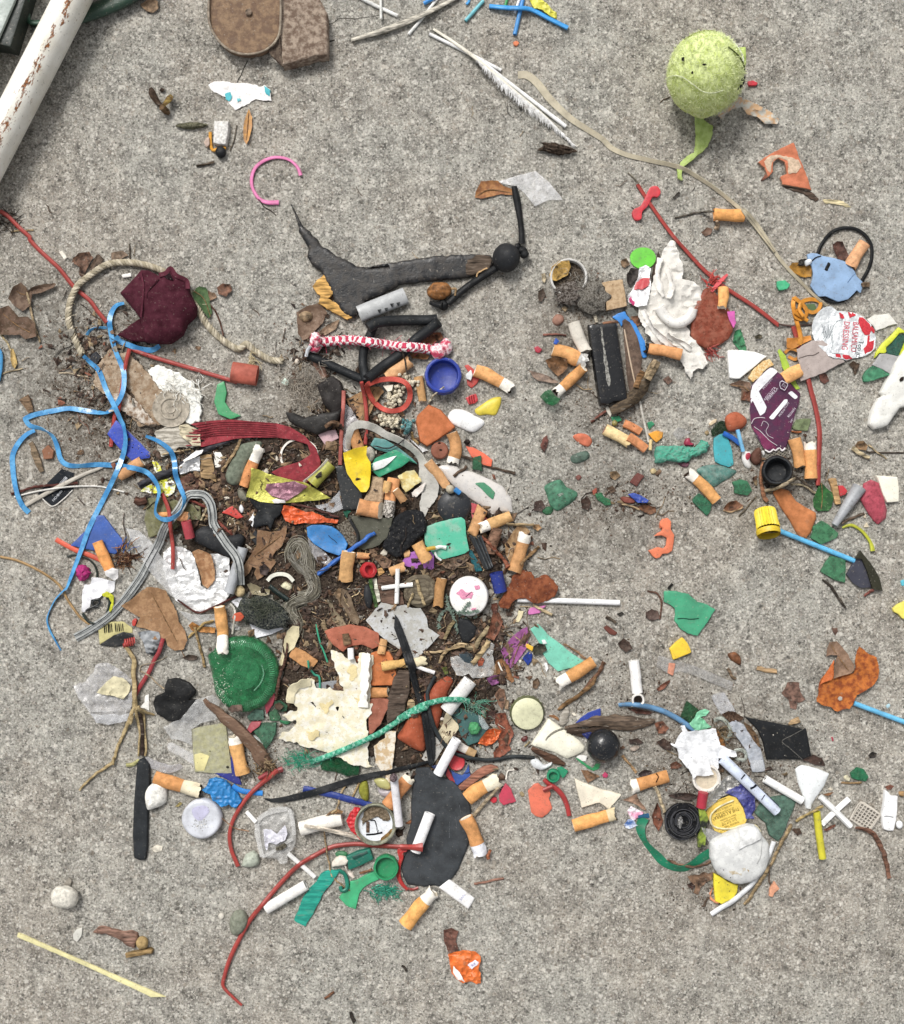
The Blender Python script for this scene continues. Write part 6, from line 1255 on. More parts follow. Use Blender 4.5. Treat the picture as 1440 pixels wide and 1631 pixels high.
butt('orange filter with flattened white paper lying over the teal sea glass','885,1365 760,1220 600,1080',19,15,fc='cork#e0943f')
leaf('curled_leaf|curled reddish brown leaf below the green sea glass','lea#7d5137','950,1445 1000,1380 1080,1360 1155,1415 1090,1450 1000,1470',curl=6);splinter('seed_stem|pale rim under the curled reddish leaf','wood#c09c74','950,1460 1040,1475 1150,1425',1.6);splinter('thin_twig|thin twig slanting left of the yellow cap','wood#6d6150','1110,1520 1200,1420 1290,1320',1.3)
chip('salmon_bit|small rounded salmon piece above the orange figure','pla#e0784f','315,1600 345,1545 400,1540 435,1575 430,1640 320,1640',4)
at('O')
slab('orange_figure|flat orange rubber fragment with arms, alone on the concrete','pla#ea7a52','862,135 885,118 915,112 942,138 938,195 965,235 962,285 950,352 918,368 880,372 862,395 835,405 808,385 778,347 830,325 850,318 885,330 905,312 912,255 870,238 818,243 840,222 872,205 880,190 858,165',5,e=1.5,jag=.5)
chip('green_rag|torn green rubber piece with a crack in the open concrete','pla#3d9d73','888,645 900,632 960,635 1060,655 1130,710 1190,730 1258,770 1235,800 1205,855 1165,905 1132,957 1060,940 1010,912 968,850 972,800 968,765 940,740 890,712',5,jag=.8,wr=1,ws=15)
tube('crack','ink#1f5240','985,835 1030,832 1080,838 1140,832',.7,par=G['green_rag'],zoff=-.1,noh=True,k=4)
splinter('black_twig|tiny black twig above the green rubber piece','wood#23201e','918,622 945,582',2);leaf('dark_leaf|dark curled leaf bit left of the green rubber piece','lea#55423a','755,790 800,765 850,780 865,830 800,850 760,830',curl=4);splinter('thin_twig|thin twig between leaf bit and green rubber','wood#6a4a3c','770,630 840,660 875,720 858,840',1.5)
chip('yellow_plastic|bright yellow plastic trapezoid below the green rubber piece','pla#e8c02c','930,1050 975,1005 1022,970 1062,1012 1087,1075 1020,1105 955,1132 945,1090',7)
leaf('dark_leaf|dark brown crumbled leaf above the white cigarette tube','lea#4c3a30','560,1010 600,975 640,1000 670,1050 620,1075 580,1050',curl=5);chip('maroon_sliver|small maroon sliver in the open concrete below the white stick','tco#6b3a30','455,900 480,880 555,935 540,955 500,945',3);leaf('dark_leaf|small black seed above the maroon sliver','lea#34312a','550,800 590,785 605,800 575,820',curl=2);splinter('grey_sliver|grey wood sliver above the maroon sliver','wood#625648','475,820 510,840 545,865',2.5)
splinter('brown_root|reddish brown twig right of the cigarette butt with the mint plastic','wood#7a5640','460,1140 430,1200 380,1270 310,1350',3.2);splinter('thin_root|thin reddish root above the mint plastic butt','wood#8d6c50','170,1010 250,1060 330,1120',1.8)
butt('orange filter with clean white paper touching the mint plastic','385,1140 280,1210 125,1305',20,18,fc='cork#e2983f',ash=False,cr=.03)
chip('clear_strip|long clear plastic strip with an orange patch in the lower right','clr#b5b0a8','O 845,1110 860,1100 970,1130 1130,1180 1388,1290 1370,1352 1240,1300 1100,1240 1000,1210 940,1240 838,1180',3)
chip('orange_patch|orange sliver showing through the left end of the clear strip','cork#cf7f5c','O 925,1150 972,1155 955,1245 915,1225',1.5)
peb('chestnut_bit|brown half nut above the right end of the clear strip','lea#7b4b2d','O 1350,1090 1400,1075 1440,1110 1440,1170 1400,1150 1365,1125',7);splinter('thin_twig|small twig below the brown half nut','wood#7b6650','O 1345,1190 1380,1250 1410,1270',2.4)
at('J')
lathe('bottle_cap|white round cap lying open with dirt inside at the right',['pla#d3d1cc','soi#5d5246'],'295,370',[(27,0),(29.5,1),(29.5,14),(28,15),(26.5,14),(26,3),(0.01,2.5)],40,mi=[0,0,0,0,0,1,1])
leaf('yellow_petal|yellow curled peel hanging over the rim of the white cap','lea#c99f50','160,350 175,290 230,250 300,250 310,290 290,350 250,370 210,395 170,380',curl=4,wr=1.5)
strands('grey_lint|grey lint and dirt spilling from the white cap',['fab#8a867e','fab#6b655c','fab#a8a49b'],'420,470',26,26,330,20,.42,zh=9);blob('dirt_clump|dark clump of dirt under the grey lint','soi#3b332c,77706a','300,480',24,18,9,nz=.35,nf=3)
blob('dirt_clump|speckled lint clump left of the cork square','ash#7b776f,4c463f','450,500',26,24,10,nz=.35,nf=3)
peb('pink_pebble|pinkish brown pebble below the dirty white cap','tco#9c7260','180,670 210,630 255,640 262,680 220,712 190,700',6);chip('tan_crumb|tan crumb above the pinkish pebble','sto#b59d7b','245,590 270,572 290,590 272,615',4);leaf('shell_bit|thin beige shell left of the white cap','lea#c0b091','98,345 125,335 138,370 122,410 105,395',curl=3);leaf('dark_leaf|dark brown leaf crumb left below the white cap','lea#4e3e32','75,465 115,445 130,490 105,545 78,540',curl=4)
chip('cork_square|square tan pressed cork board piece','sto#bb9f7c,a68966','518,410 600,392 682,382 700,470 716,572 640,590 568,606 560,500 555,440',11,side='sto#8f7354',jag=.4,rd=0)
chip('stone_shard|grey stone under the cork square beside the blue plastic','sto#6f716b','700,600 760,580 795,640 740,680',5);leaf('leaf_fragment|brown leaf bit under the blue curved plastic','lea#8a5f46','745,650 800,645 820,700 780,720',curl=3)
leaf('dark_leaf|black brown leaf lump under the green disc','lea#38312d','710,350 740,300 800,310 790,370 740,430 715,410',curl=5);leaf('dark_leaf|brown leaf bit left of the green disc','lea#7b6248','670,250 710,230 735,270 700,300 675,290',curl=3);leaf('dark_leaf|dark brown leaf strip right of the green disc','lea#55443a','900,300 940,180 955,230 905,380 885,420',curl=3)
lathe('green_disc|flat bright green plastic disc above the red and white wrapper','pla#67d03a','828,230',[(19,0),(20.5,1),(20.5,2.2),(0.01,2.6)],32,sy=.84,nz=.03)
rag_=slab('white_rag|crumpled white torn cloth beside the red brown shard','pap#dcd8d0','895,380 930,280 960,200 1020,90 1055,115 1085,180 1112,260 1110,380 1180,400 1240,440 1250,500 1240,560 1170,640 1130,700 1170,790 1240,860 1300,980 1260,1020 1190,1040 1172,1100 1130,1030 1090,960 1000,900 940,870 850,765 800,640 785,575 830,520 885,480',1.2,dr=.5,wr=8,ws=15,jag=2.6,ang=28,lift=1,wild=8,gs=2.6)
for p_ in('960,230 940,330 950,430 985,500','1010,300 1040,420 1020,520','830,600 900,720 1000,830 1100,900','1000,780 1090,820 1180,880'):ribbon('fold','pap#e2ded7',p_,11,th=1,tw=[30,60,20,50],par=rag_,rough=.3,cup=2)
tube('white_tube_bend|thick u shaped white tube on the torn white cloth','pla#e3e0da','945,585 985,650 1040,690 1110,690 1175,640 1190,590',8.5,k=14,taper=[1,1,1,1,.9],zoff=-4)
sheet('red_white_wrapper|crumpled white, red and pink wrapper under the green disc','foi#eaeaee','805,295 850,280 885,305 880,370 885,440 875,510 860,570 785,580 725,545 720,500 745,470 770,420 790,370',wr=7,ws=11,jag=1)
sheet('red_print','pla#c22530','775,400 830,375 882,370 870,430 830,450 765,455',wr=.6,par=G['red_white_wrapper'],dr=1,lift=.6,jag=2);sheet('pink_print','pla#cf3a74','728,520 745,500 770,545 760,575 730,550',wr=.6,par=G['red_white_wrapper'],dr=1,lift=.6,jag=2)
def lighter():
 r=slab('black_lighter|flat black plastic cigarette lighter body with pale scratches','shn#191a1d','435,705 540,695 640,690 680,960 722,1240 700,1255 620,1262 590,1280 520,1278 500,1160 470,950',17,e=4,ew=5,gs=6)
 slab('spine_line','ash#9c9a93','520,722 540,725 560,900 600,1120 585,1150 565,1100 540,880',.5,par=r,dr=1,lift=.1,jag=1.2,noh=True);tube('top_edge','wood#8a5f45','540,700 600,690 650,688',2.4,par=r,zoff=-3)
splinter('match_splinter|pale splinter sticking out above the black lighter','wood#d2c6ae','482,635 498,690',2.6)
def dfeather():
 r=leaf('brown_feather|small dark brown feather beside the black lighter','fab#6e5a4d,57473d','680,680 700,665 735,690 775,760 805,850 822,950 815,1040 790,1150 760,1205 735,1200 710,1060 700,900',curl=3,wr=.6,jag=.4);tube('shaft','shn#cdb59a','695,740 725,900 755,1050 782,1165',1.3,par=r,zoff=.3)
chip('blue_plastic|bright blue curved plastic piece right of the black lighter','pla#2f86de','608,652 650,625 700,612 712,640 770,690 805,760 842,825 858,940 832,948 800,900 770,840 745,740 720,690 690,680 675,722 660,690',4)
dfeather();lighter()
butt('orange filter with a black ring pointing left under the torn white cloth','1098,925 980,895 850,868',18,4,fc='cork#d08640',pc='rub#1d1d1f');butt('fat speckled filter with silver end left of the black lighter','185,885 290,920 425,975',23,12,fc='cork#d68c3f',pc='foi#d0cec8',cr=.05)
butt('slim orange filter with cream paper ending at the green bottle scrap','400,1020 320,1095 205,1200',17,12,fc='cork#e2953f',ash=True)
butt('worn off white roll standing left of the black lighter','330,690 365,790 420,905',20,fc='pap#cfc8bb',endc='pap#b2a898')
leaf('leaf_fragment|brown translucent leaf under the speckled filter','lea#7d5736','130,960 200,930 290,950 285,1020 220,1080 150,1010',curl=5);leaf('leaf_fragment|grey brown crumbled leaf left of the slim filter','lea#8b7566','5,1030 80,1050 160,1080 230,1120 180,1125 80,1110 40,1080',curl=5)
chip('blue_chip|small blue glossy chip above the speckled filter','pla#2450b4','185,840 205,795 232,825 205,850',5);chip('red_chip|small dark red crumb left of the speckled filter','pla#a8283a','48,870 75,860 108,885 85,910 60,900',4);splinter('red_twig|thin reddish twig above the blue chip','wood#8f5a4c','110,782 190,775 280,785',1.6)
slab('green_bottle_scrap|dark green curled bottle neck scrap under the slim filter','btl#2d7a49','I 722,500 755,465 795,450 830,500 868,520 850,550 812,568 770,550',8,wr=3,ws=8)
splinter('driftwood_stick|dark weathered stick below the brown feather','wood#5e4e3b,3f352a','920,960 880,1060 820,1150 740,1250 650,1310 600,1330',10,taper=[.55,.8,1,1.2,1,.6]);splinter('pale_stick|pale broken end of a weathered stick right of the feather','wood#a08a6a','925,965 890,1040 860,1100',7.5,taper=[.8,1,1]);splinter('bark_strip|brown bark strip between feather and stick','wood#87633f','830,1040 800,1100 780,1160',5,sq=.5)
leaf('brown_pebble_leaf|brown leaf lump below the torn white cloth','lea#6b5043','970,1100 1010,1075 1040,1110 1010,1140',curl=4)
tube('red_wire|long straight red wire slanting down to the orange rubber knot',RW,'C 165,880 230,980 330,1120 400,1200 K 0,490 110,585 200,650 370,760 545,895',3.1,taper=[1,1,1,1.05,1.05,1.1])
def redbone():
 slab('red_bone|small red plastic piece shaped like a dog bone crossing the red wire','pla#d63640','C 228,895 262,890 278,920 262,942 240,940 215,985 190,1010 185,1045 155,1050 140,1015 155,995 180,985 205,940',6,rd=2)
redbone()
chip('red_shard|rough translucent red brown shard right of the torn white cloth','gls#954834,a8604a','o 1122,460 1133,457 1142,468 1155,480 1167,500 1172,520 1163,538 1145,551 1128,556 1110,548 1100,533 1102,505 1110,480',8,e=4,ew=6,wr=1,ws=5,jag=.6)
strands('red_fray|frayed red fibres at the crossing of wire and red brown shard',['pla#c0403a','pla#d8564e'],'K 60,590',11,14,34,20,.9,spread=3,dirn=-.8,lift=2);ribbon('red_splinter|bright coral splinter of plastic beside the orange filter','pla#e0555a','K 60,650 110,590 175,525',7,th=1.6,taper=[.6,1,.5],zoff=3)
strands('red_fray|frayed red fibres below the red brown shard',['pla#a8423c','pla#c25a52'],'K 45,1080',11,10,26,18,.9,spread=3,dirn=.5)
butt('upright orange filter right of the red brown shard','K 150,620 K 130,770',16,fc='cork#e0953f');slab('magenta_strip|magenta plastic scrap right of the red brown shard','pla#cf55a8','K 172,792 232,785 230,840 238,870 215,915 185,850',3)
leaf('green_leaf|small folded green leaf below the magenta scrap','lea#3f8a5b','K 228,930 270,918 290,980 312,1072 262,1072 212,1010',curl=4,wr=.6)
# ================================================================ TOP RIGHT
def ball():
 (x,y),=q('C 492,355');r=lathe_ball=blob('tennis_ball|worn yellow green tennis ball with torn felt near the top right','fab#d9e59c,bccb74','C 492,355',60,64,58,nz=.035,nf=2.6,seg=72,rings=48,sink=.05,z=0)
 def on(pts,dz):
  P=catmull(q(pts),False,2.5);d2=((P[:,0]-x)/61.)**2+((P[:,1]-y)/65.)**2;z=57+60*np.sqrt(np.clip(1-d2,0,1));z=57+(z-57)
  k0=1-57/HC;Q=P.copy();k=(1-60/HC)/(1-z/HC);Q[:,0]=CX+(P[:,0]-CX)*1;return np.c_[Q,z+dz],z
 for pts,m_,rr,nm in(('C 545,170 600,205 635,250 650,300 648,330','fab#dfe2d6',1.1,'seam'),('C 300,370 350,405 400,450 450,485 500,492 545,480','fab#c6cda6',.9,'seam'),('C 380,212 430,185 490,175 545,172','fab#8b9a3e',1.1,'seam'),('C 560,290 600,310 640,335 665,355','fab#55602a',1.3,'tear')):
  P3,z=on(pts,.9);V,Fs=sweepV(P3,rr,6,.6,.15,3);mesh(nm,pxW(V,60),Fs,m_,None,r)
 for c_,a_,b_ in(('C 572,252',2.4,6.5),('C 487,308',3.5,1.8),('C 383,283',2.6,3.6),('C 428,347',2,2),('C 590,280',5,3.5)):
  (u,v),=q(c_);z=57+60*math.sqrt(max(0,1-((u-x)/61)**2-((v-y)/65)**2));m_='fab#232617' if a_<5 else 'fab#b0a053'
  bl=blob('hole',m_,c_,a_,b_,1.6,par=r,nz=.3,seg=12,rings=7,z=z-1.4)
 VV,FF=[],[];o=0
 for _ in range(3400):
  a=RNG.uniform(0,6.28);t=math.acos(RNG.uniform(-.1,1));d=np.array([math.sin(t)*math.cos(a),math.sin(t)*math.sin(a),math.cos(t)])
  p=np.array([x,y,57])+d*[61,65,60]*.985;e=d*.7+RNG.normal(size=3)*.9;Q=np.array([p,p+e*1.3,p+e*2.2+RNG.normal(size=3)*.5]);V,Fs=sweepV(Q,[.4,.35,.15],3,cap=(0,0));VV.append(V);FF+=[tuple(k+o for k in f)for f in Fs];o+=len(V)
 mesh('felt_nap',pxW(np.vstack(VV),60),FF,'fab#e2ebae',None,r,fixn=False)
 slab('dark_gap','rub#1b1d18','C 610,455 640,410 655,372 684,362 678,400 640,435',16,par=r,zz=62)
 slab('torn_flap','fab#b4c96a','C 640,225 685,222 688,300 670,345 650,300',6,e=3,par=r,zz=70,wr=3,ws=14)
 slab('hanging_strip','fab#b0c572,9fb65e','C 440,560 470,500 480,570 525,600 528,640 500,700 455,745 410,780 385,800 378,840 382,862 360,855 356,810 372,775 400,745 438,725 445,640',3,dr=0,wr=5,ws=16,jag=1,par=r,zz=2)
ball()
at('C')
sheet('shell_scrap|curled grey and rust edged peel of bark beside the tennis ball','pap#b9b7ad,c9a27a','565,520 600,485 640,458 700,480 760,510 810,540 842,568 835,590 775,592 740,560 690,545 665,510 620,520 590,540 575,575 548,545',wr=7,ws=13,jag=.8,lift=1)
chip('red_bit|tiny bright red plastic bit right of the tennis ball','pla#c92a38','693,388 720,384 742,396 735,408 698,410',5)
chip('terracotta_tile|triangular orange tile shard with an eaten hole, below the tennis ball','tco#cc7350','742,775 800,735 860,705 912,680 935,740 960,800 985,865 998,908 940,895 860,880 850,845 880,830 870,775 840,755 815,770 815,820 790,845 775,800',7,jag=.7,side='tco#a98a74',rd=0)
slab('bare_clay','sto#cfb397','772,772 800,745 840,738 880,745 935,765 955,795 930,825 890,828 880,770 840,752 812,775 805,830 785,815',.8,par=G['terracotta_tile'],dr=1,lift=.1,jag=1.6,rd=0,noh=True)
slab('dark_gap_leaf|dark bark peeking from beneath the triangular tile shard','wood#5c4a3d','860,885 930,900 1000,915 1035,950 1015,965 960,925 880,900',2,jag=1.5);chip('red_brown_bit|small reddish leaf bit left of the triangular tile','lea#8d4f3a','755,862 780,830 792,845 770,862',2)
sheet('wood_shaving|pale pointed wood shaving below the triangular tile','wood#d9c99c','1050,955 1100,952 1150,962 1188,990 1160,990 1110,975 1070,972',wr=1.5,jag=1.2)
butt('bright orange filter alone in the upper right beside a thin twig','675,1030 532,1025',20,fc='cork#ee9a38',endc='cork#d98a35',cr=.03)
splinter('thin_twig|thin dark twig pointing left from the lone orange filter','wood#564f45','345,1040 430,1020 530,1008',1.6);leaf('leaf_bits|small brown leaf crumbs below the lone orange filter','lea#6f5343','470,1110 500,1085 525,1095 515,1120 490,1128',curl=4);splinter('bud|tan bud below the lone orange filter','wood#a38b70','545,1058 548,1080 542,1100',4.5,taper=[.5,1,.8]);leaf('dark_bit|tiny black bark bit left of the beige cord','wood#3a3530','332,945 365,915 372,925 345,950',curl=1)
splinter('thin_root|fine root behind the top of the red wire','wood#7c7362','120,825 150,850 175,880',1)
at('K')
lathe_ring=tube('black_hair_band|thin black elastic hair band around the light blue plastic','rub#1b1d1f','825,370 850,310 905,240 960,205 1030,193 1100,205 1165,250 1205,320 1208,410 1180,500 1145,560 1100,640 1000,715 900,715 840,650 800,560 800,460',2.9,closed=True,sq=.9,k=8,nz=.06)
leaf('curled_leaf|dark red brown curled leaf inside the black hair band','lea#5a3a30','930,310 960,285 1000,292 1030,360 1045,400 1010,425 970,420 945,370',curl=6)
butt('pale orange filter inside the black hair band','1155,305 1050,475',20,fc='cork#e8a266',endc='cork#d99a60',cr=.02)
leaf('orange_plastic|translucent amber plastic scrap left of the light blue plastic','gls#b98330','608,480 640,445 690,438 740,450 782,470 776,545 730,548 690,538 650,515',curl=3,wr=.6)
slab('blue_plastic|flat pale blue plastic fragment lying on the black hair band','pla#86a6cc','745,382 780,372 815,376 860,395 940,410 1010,432 1050,460 1085,505 1100,540 1150,590 1128,662 1100,640 1085,660 1040,705 970,722 920,700 880,682 830,685 800,650 770,605 785,560 790,520 778,465 755,440',3,e=1,lift=1)
slab('black_mark','ash#2b2c2d','895,440 912,450 890,500 870,492 885,470',.4,par=G['blue_plastic'],dr=1,lift=.1,jag=1.2,noh=True);tube('black_mark','ink#22252a','780,430 810,405 845,395',.9,par=G['blue_plastic'],noh=True,zoff=-.4);tube('crease','ink#5e7fa8','1035,585 1070,540 1095,520',.5,par=G['blue_plastic'],noh=True,zoff=-.3)
chip('dark_bit|dark and white crumb at the left tip of the pale blue plastic','soi#3f3d3a','690,420 740,410 760,440 720,465 685,460',5);peb('white_crumb|small white crumb at the left tip of the pale blue plastic','cer#d8dde2','735,425 770,415 782,440 745,465',6)
splinter('brown_wood_bit|brown wood bit at the right tip of the pale blue plastic','wood#6b5641','1145,600 1190,605',4)
chip('green_crumb|small crumpled emerald plastic bit left of the orange rubber knot','pla#3fae7a','528,575 560,570 590,568 625,600 600,630 545,640 530,610',5,wr=2,ws=5)
tube('grey_stem|thin dark stem from the red wire to the foil lid','wood#5d4a44','540,885 640,895 780,885',1.6);leaf('leaf_curl|small olive curl under the red wire','lea#6a6148','365,970 400,955 425,965 410,990 380,988',curl=3)
def oknot():
 r=empty('orange_rubber_band|tangled orange rubber band with a loop left of the foil lid',*q('690,780')[0]);m_='rub#d58a28'
 ribbon('band',m_,'655,690 645,740 655,800 670,860 690,930 700,985 690,1030',7,th=2,par=r,tw=[0,40,0,50,20,0]);ribbon('band',m_,'650,690 700,730 740,780 735,830 700,850 660,825 690,770 715,720 780,705 840,725 830,775 790,800 745,785 720,750',6,th=2,par=r,tw=[0,40,0,30,0],zoff=1)
 tube('twist',m_,'660,800 690,820 720,840 750,860',3,par=r);tube('twist',m_,'700,730 690,780 720,830',3,par=r,zoff=2)
slab('green_scrap|olive green scrap beneath the loop of the orange rubber band','pla#4f6a3c','735,740 800,735 820,790 770,815 745,800',2)
tube('red_wire|red wire running straight down right of the purple card',RW,'645,900 670,980 695,1060 M 648,200 680,330 705,420 735,560 748,680 742,850 735,1095',4,zs=[0,.5,0,0])
leaf('orange_peel|folded orange brown rubber scrap below the rubber band','rub#cf8434','600,985 650,980 770,965 780,995 700,1030 640,1065 600,1050',curl=4,wr=2);ribbon('orange_loop|orange rubber loop left of the grey cardboard','rub#cd8430','585,1090 620,1060 670,1070 700,1100 660,1135 610,1115',5,th=1.6)
oknot()
slab('grey_card|torn pinkish grey cardboard under the foil lid','pap#aea09a','668,1062 740,1020 790,1000 860,1000 950,1060 1022,1150 960,1180 860,1232 780,1265 700,1292 690,1260 705,1230 680,1130',3,jag=.9,rd=0);tube('tear_line','ink#6d615d','685,1128 750,1108 790,1105 830,1085',.6,par=G['grey_card'],noh=True,zoff=-.2,k=4)
slab('white_card|torn white card sticking out right of the foil lid','pap#dedcd2','1175,850 1230,815 1330,808 1395,880 1320,900 1240,932 1220,900',4,jag=.7,rd=0)
fl=sheet('foil_lid|round crumpled foil lid printed with red dressing lettering','foi#e6eaef','862,768 890,755 925,757 960,788 1010,793 1060,797 1110,810 1150,835 1200,880 1222,920 1240,980 1232,1060 1200,1090 1160,1110 1110,1125 1070,1130 1030,1145 990,1130 940,1125 900,1110 850,1060 800,1000 782,950 780,900 795,840 825,795',wr=3.2,ws=17,jag=.5,dr=.5,h=1)  # a round foil lid, crumpled, carrying the dressing print
for p_ in('1120,830 1150,835 1195,880 1205,930 1190,960 1160,960 1130,910 1112,860','1035,795 1065,795 1100,815 1070,830 1050,840','975,800 1000,815 1010,840 985,840','1180,965 1195,965 1190,1010 1235,1000 1235,1060 1180,1100 1160,1108 1150,1060 1175,1030','1000,1100 1050,1105 1070,1130 1030,1145 1005,1125','950,1098 985,1100 990,1125 955,1120','1205,890 1230,930 1225,950 1200,920'):
 sheet('red_print','ink#cf3640',p_,wr=0,par=fl,dr=1,lift=.35,jag=.8,h=.3,noh=True,gs=3)
txt(fl,'BALSAMICO',1085,975,13.5,95,'ink#d04a5c',sx=.66,zo=.8);txt(fl,'DRESSING',1020,965,14,95,'ink#d95a6c',sx=.72,zo=.8);txt(fl,'Top it!',1122,1062,11,100,'ink#2d3b40',sx=.9,zo=.8)
tube('print_line','ink#60707a','1100,1030 1093,1060 1097,1095',.5,par=fl,zoff=.2,noh=True,k=4);tube('embossed_line','ink#9aa3a8','1000,850 960,865 930,905 925,960 930,1020 915,1075 925,1090 1000,1095',.4,par=fl,zoff=-.1,noh=True,k=4)
for k in range(9):tube('crinkle_mark','ink#8a9298',f'{850+k*9},{880+((k*37)%60)} {862+k*8},{925+((k*53)%60)} {846+k*9},{960+((k*31)%50)}',.35,par=fl,zoff=-.1,noh=True,k=4)
at('l')
chip('green_glass|blue green glass inside the yellow frame by the right edge','gls#3a6a5c','520,545 600,470 660,400 745,380 745,640 680,645 600,630 530,610',3)
def yframe():
 r=empty('yellow_frame|bright yellow green plastic frame at the right edge of the photo',*q('560,500')[0]);m_='pla#d3dc2c'
 slab('bar',m_,'395,670 410,600 490,490 600,390 680,300 750,350 750,372 690,375 600,480 528,548 535,590 515,615 450,610',5,e=1.5,par=r);slab('bar',m_,'690,640 720,560 750,490 790,400 800,450 760,560 710,700',5,par=r)
yframe()
chip('green_sea_glass|smooth green glass tongue under the grey plastic at the right edge','gls#4f9a72','255,890 290,820 370,760 480,800 580,870 480,900 320,950 270,945',6);slab('grey_plastic|flat grey plastic piece by the right edge above the green glass tongue','pla#a3a2a2','365,750 420,680 455,620 530,615 680,650 750,690 660,780 580,858 480,800',5)
slab('white_bone|pale white driftwood like bone fragment cut by the right edge','cer#e0dfd8','760,560 700,640 640,740 590,860 520,960 465,1080 500,1110 440,1140 390,1230 350,1350 335,1450 400,1510 480,1495 560,1460 620,1370 700,1260 780,1240 820,800',14,e=8,ew=9,wr=4,ws=22,crs=False);slab('dark_hole','ink#2c2420','685,925 705,895 742,885 738,930 700,952',1,par=G['white_bone'],dr=1,lift=.3,noh=True)
leaf('brown_stain_leaf|thin brown decayed leaf below the foil lid','lea#54402f','85,740 140,700 215,740 200,800 165,880 140,800',curl=2);leaf('brown_stain_leaf|small reddish decayed leaf below the grey cardboard','lea#6a4136','K 830,1245 880,1235 905,1290 870,1310 835,1290',curl=2)
at('M')
slab('white_ceramic|flat bright white ceramic triangle left of the lime strip','cer#f2f2ee','K 175,1070 280,1068 372,1080 458,1112 380,1180 262,1275 225,1275 192,1268 182,1180',7,e=2)
leaf('brown_leaf|brown leaf left of the purple card','lea#806350','0,270 60,250 100,235 180,255 190,330 180,405 100,400 112,310 60,290',curl=5,vein=['20,275 120,290 180,330']);leaf('brown_leaf|reddish brown leaf edge left of the purple card','lea#7b4a35','130,330 180,320 182,410 110,395',curl=3)
slab('toast_crust|orange edged cream coloured foam crust behind the purple card','foa#d7a866,e3cc98','165,215 220,130 290,75 340,58 375,110 330,130 270,190 205,252',7,jag=1)
leaf('lime_strip|narrow lime green plastic strip behind the purple card','pla#a5c63a','K 535,1075 550,1060 590,1110 615,1180 640,1250 690,1345 665,1352 610,1280 560,1170',curl=3,wr=1)
butt('plain orange filter right of the top of the purple card','455,225 590,150',21,fc='cork#eba24e',endc='cork#dd9748',cr=.02)
gl_=chip('olive_glass|pale olive green glass right of the purple card','gls#86966a','525,625 560,555 600,548 682,548 670,600 650,652 600,648 540,640',4);splinter('orange_sliver|thin orange brown sliver below the pale olive glass','wood#a05b33','520,655 570,660 600,655',1.6)
def pcard():
 r=slab('purple_card|crumpled dark purple printed card with white label boxes','pap#4d2c46,5c2a48','190,280 260,200 340,130 372,133 420,180 510,265 592,345 575,430 550,500 520,610 500,700 470,790 440,812 380,800 340,822 300,805 240,710 190,612 175,480',1.6,dr=.4,wr=4,ws=34,rd=0,jag=.4,side='pap#d9d3d3',ang=60)
 def bx(p_,m_='pap#e7e6ea',**k):return slab('label_box',m_,p_,.4,par=r,dr=1,lift=.25,gs=4,noh=True,**k)
 bx('193,285 262,202 340,132 372,135 405,165 330,240 250,325 315,455 300,500 262,527 235,470 200,400 186,430 182,360');bx('335,540 400,465 460,392 485,390 487,412 430,480 370,555 350,555',rd=1);bx('488,340 520,322 572,370 560,385 545,390 510,360')
 bx('190,612 230,640 300,690 370,760 400,810 340,822 300,805 240,710','pap#7c2f55');tube('crease','ink#d9cdd4','190,590 215,550 270,540 300,545',.6,par=r,noh=True,zoff=.1,k=4);tube('crease','ink#cdbfc8','270,610 290,570 330,600 310,650 330,690 370,710',.5,par=r,noh=True,zoff=.1,k=4);tube('crease','ink#d9cdd4','210,615 260,650 300,690 340,730 400,770',.5,par=r,noh=True,zoff=.1,k=4)
 tube('torn_edge','pap#ddd7d7','300,805 340,822 370,800 385,812 420,790 440,812 470,790',1.3,par=r,nz=.4,noh=True)
 for s_,x_,y_,sz in(('CONSERVARE',290,260,5.2),('IN LUOGO',322,262,4.6),('FORMULA',362,350,5.6),('ASSOLUTA',340,345,5.6),('CON',478,440,5),('MODO',440,500,4.6),('REGION',520,500,5),('HOLD',530,555,4.6)):txt(r,s_,x_,y_,sz,-50 if y_<420 else-52,'ink#d9cfdb',zo=.6)
 tube('badge','ink#e3dbe6','425,250 440,240 485,262 487,280 462,318 430,300 422,275',.6,par=r,closed=True,noh=True,zoff=.2,k=4,sm=False);txt(r,'EII',455,278,7,40,'ink#e3dbe6',zo=.6)
pcard()
def mesh_grid(nlc,mat,corners,n,r,par=None,zoff=0):
 C=q(corners);top=empty(nlc,*C.mean(0));z=float(hs_(*C.mean(0)))
 VV,FF=[],[];o=0
 for d in(0,1):
  for k in range(n+1):
   t=k/n;a=C[0]*(1-t)+C[1]*t if d else C[0]*(1-t)+C[3]*t;b=C[3]*(1-t)+C[2]*t if d else C[1]*(1-t)+C[2]*t
   V,Fs=sweepV(np.array([[*a,z+2+d*.5],[*(a+b)/2,z+2.3+d*.5],[*b,z+2+d*.5]]),r,6);VV.append(V);FF+=[tuple(i_+o for i_ in f)for f in Fs];o+=len(V)
 return top,VV,FF
tp_,VV_,FF_=mesh_grid('grey_mesh|small grey plastic mesh poking out below the purple card',None,'305,870 400,790 480,830 400,910',5,.8);mesh('grid',pxW(np.vstack(VV_)),FF_,'pla#8c867a',None,tp_,fixn=False)
peb('white_grain|small white teardrop stone left of the black cap','cer#d9d8d4','272,815 295,810 305,840 288,855',4)
lathe('bottle_cap|black hollow plastic cap with cracked rim below the purple card','rub#22262b','415,985',[(20,0),(23.5,2),(24,20),(22,24),(19.5,24),(17,20),(15,5),(0.01,4)],40,tilt=(.10,-.20),nz=.04)
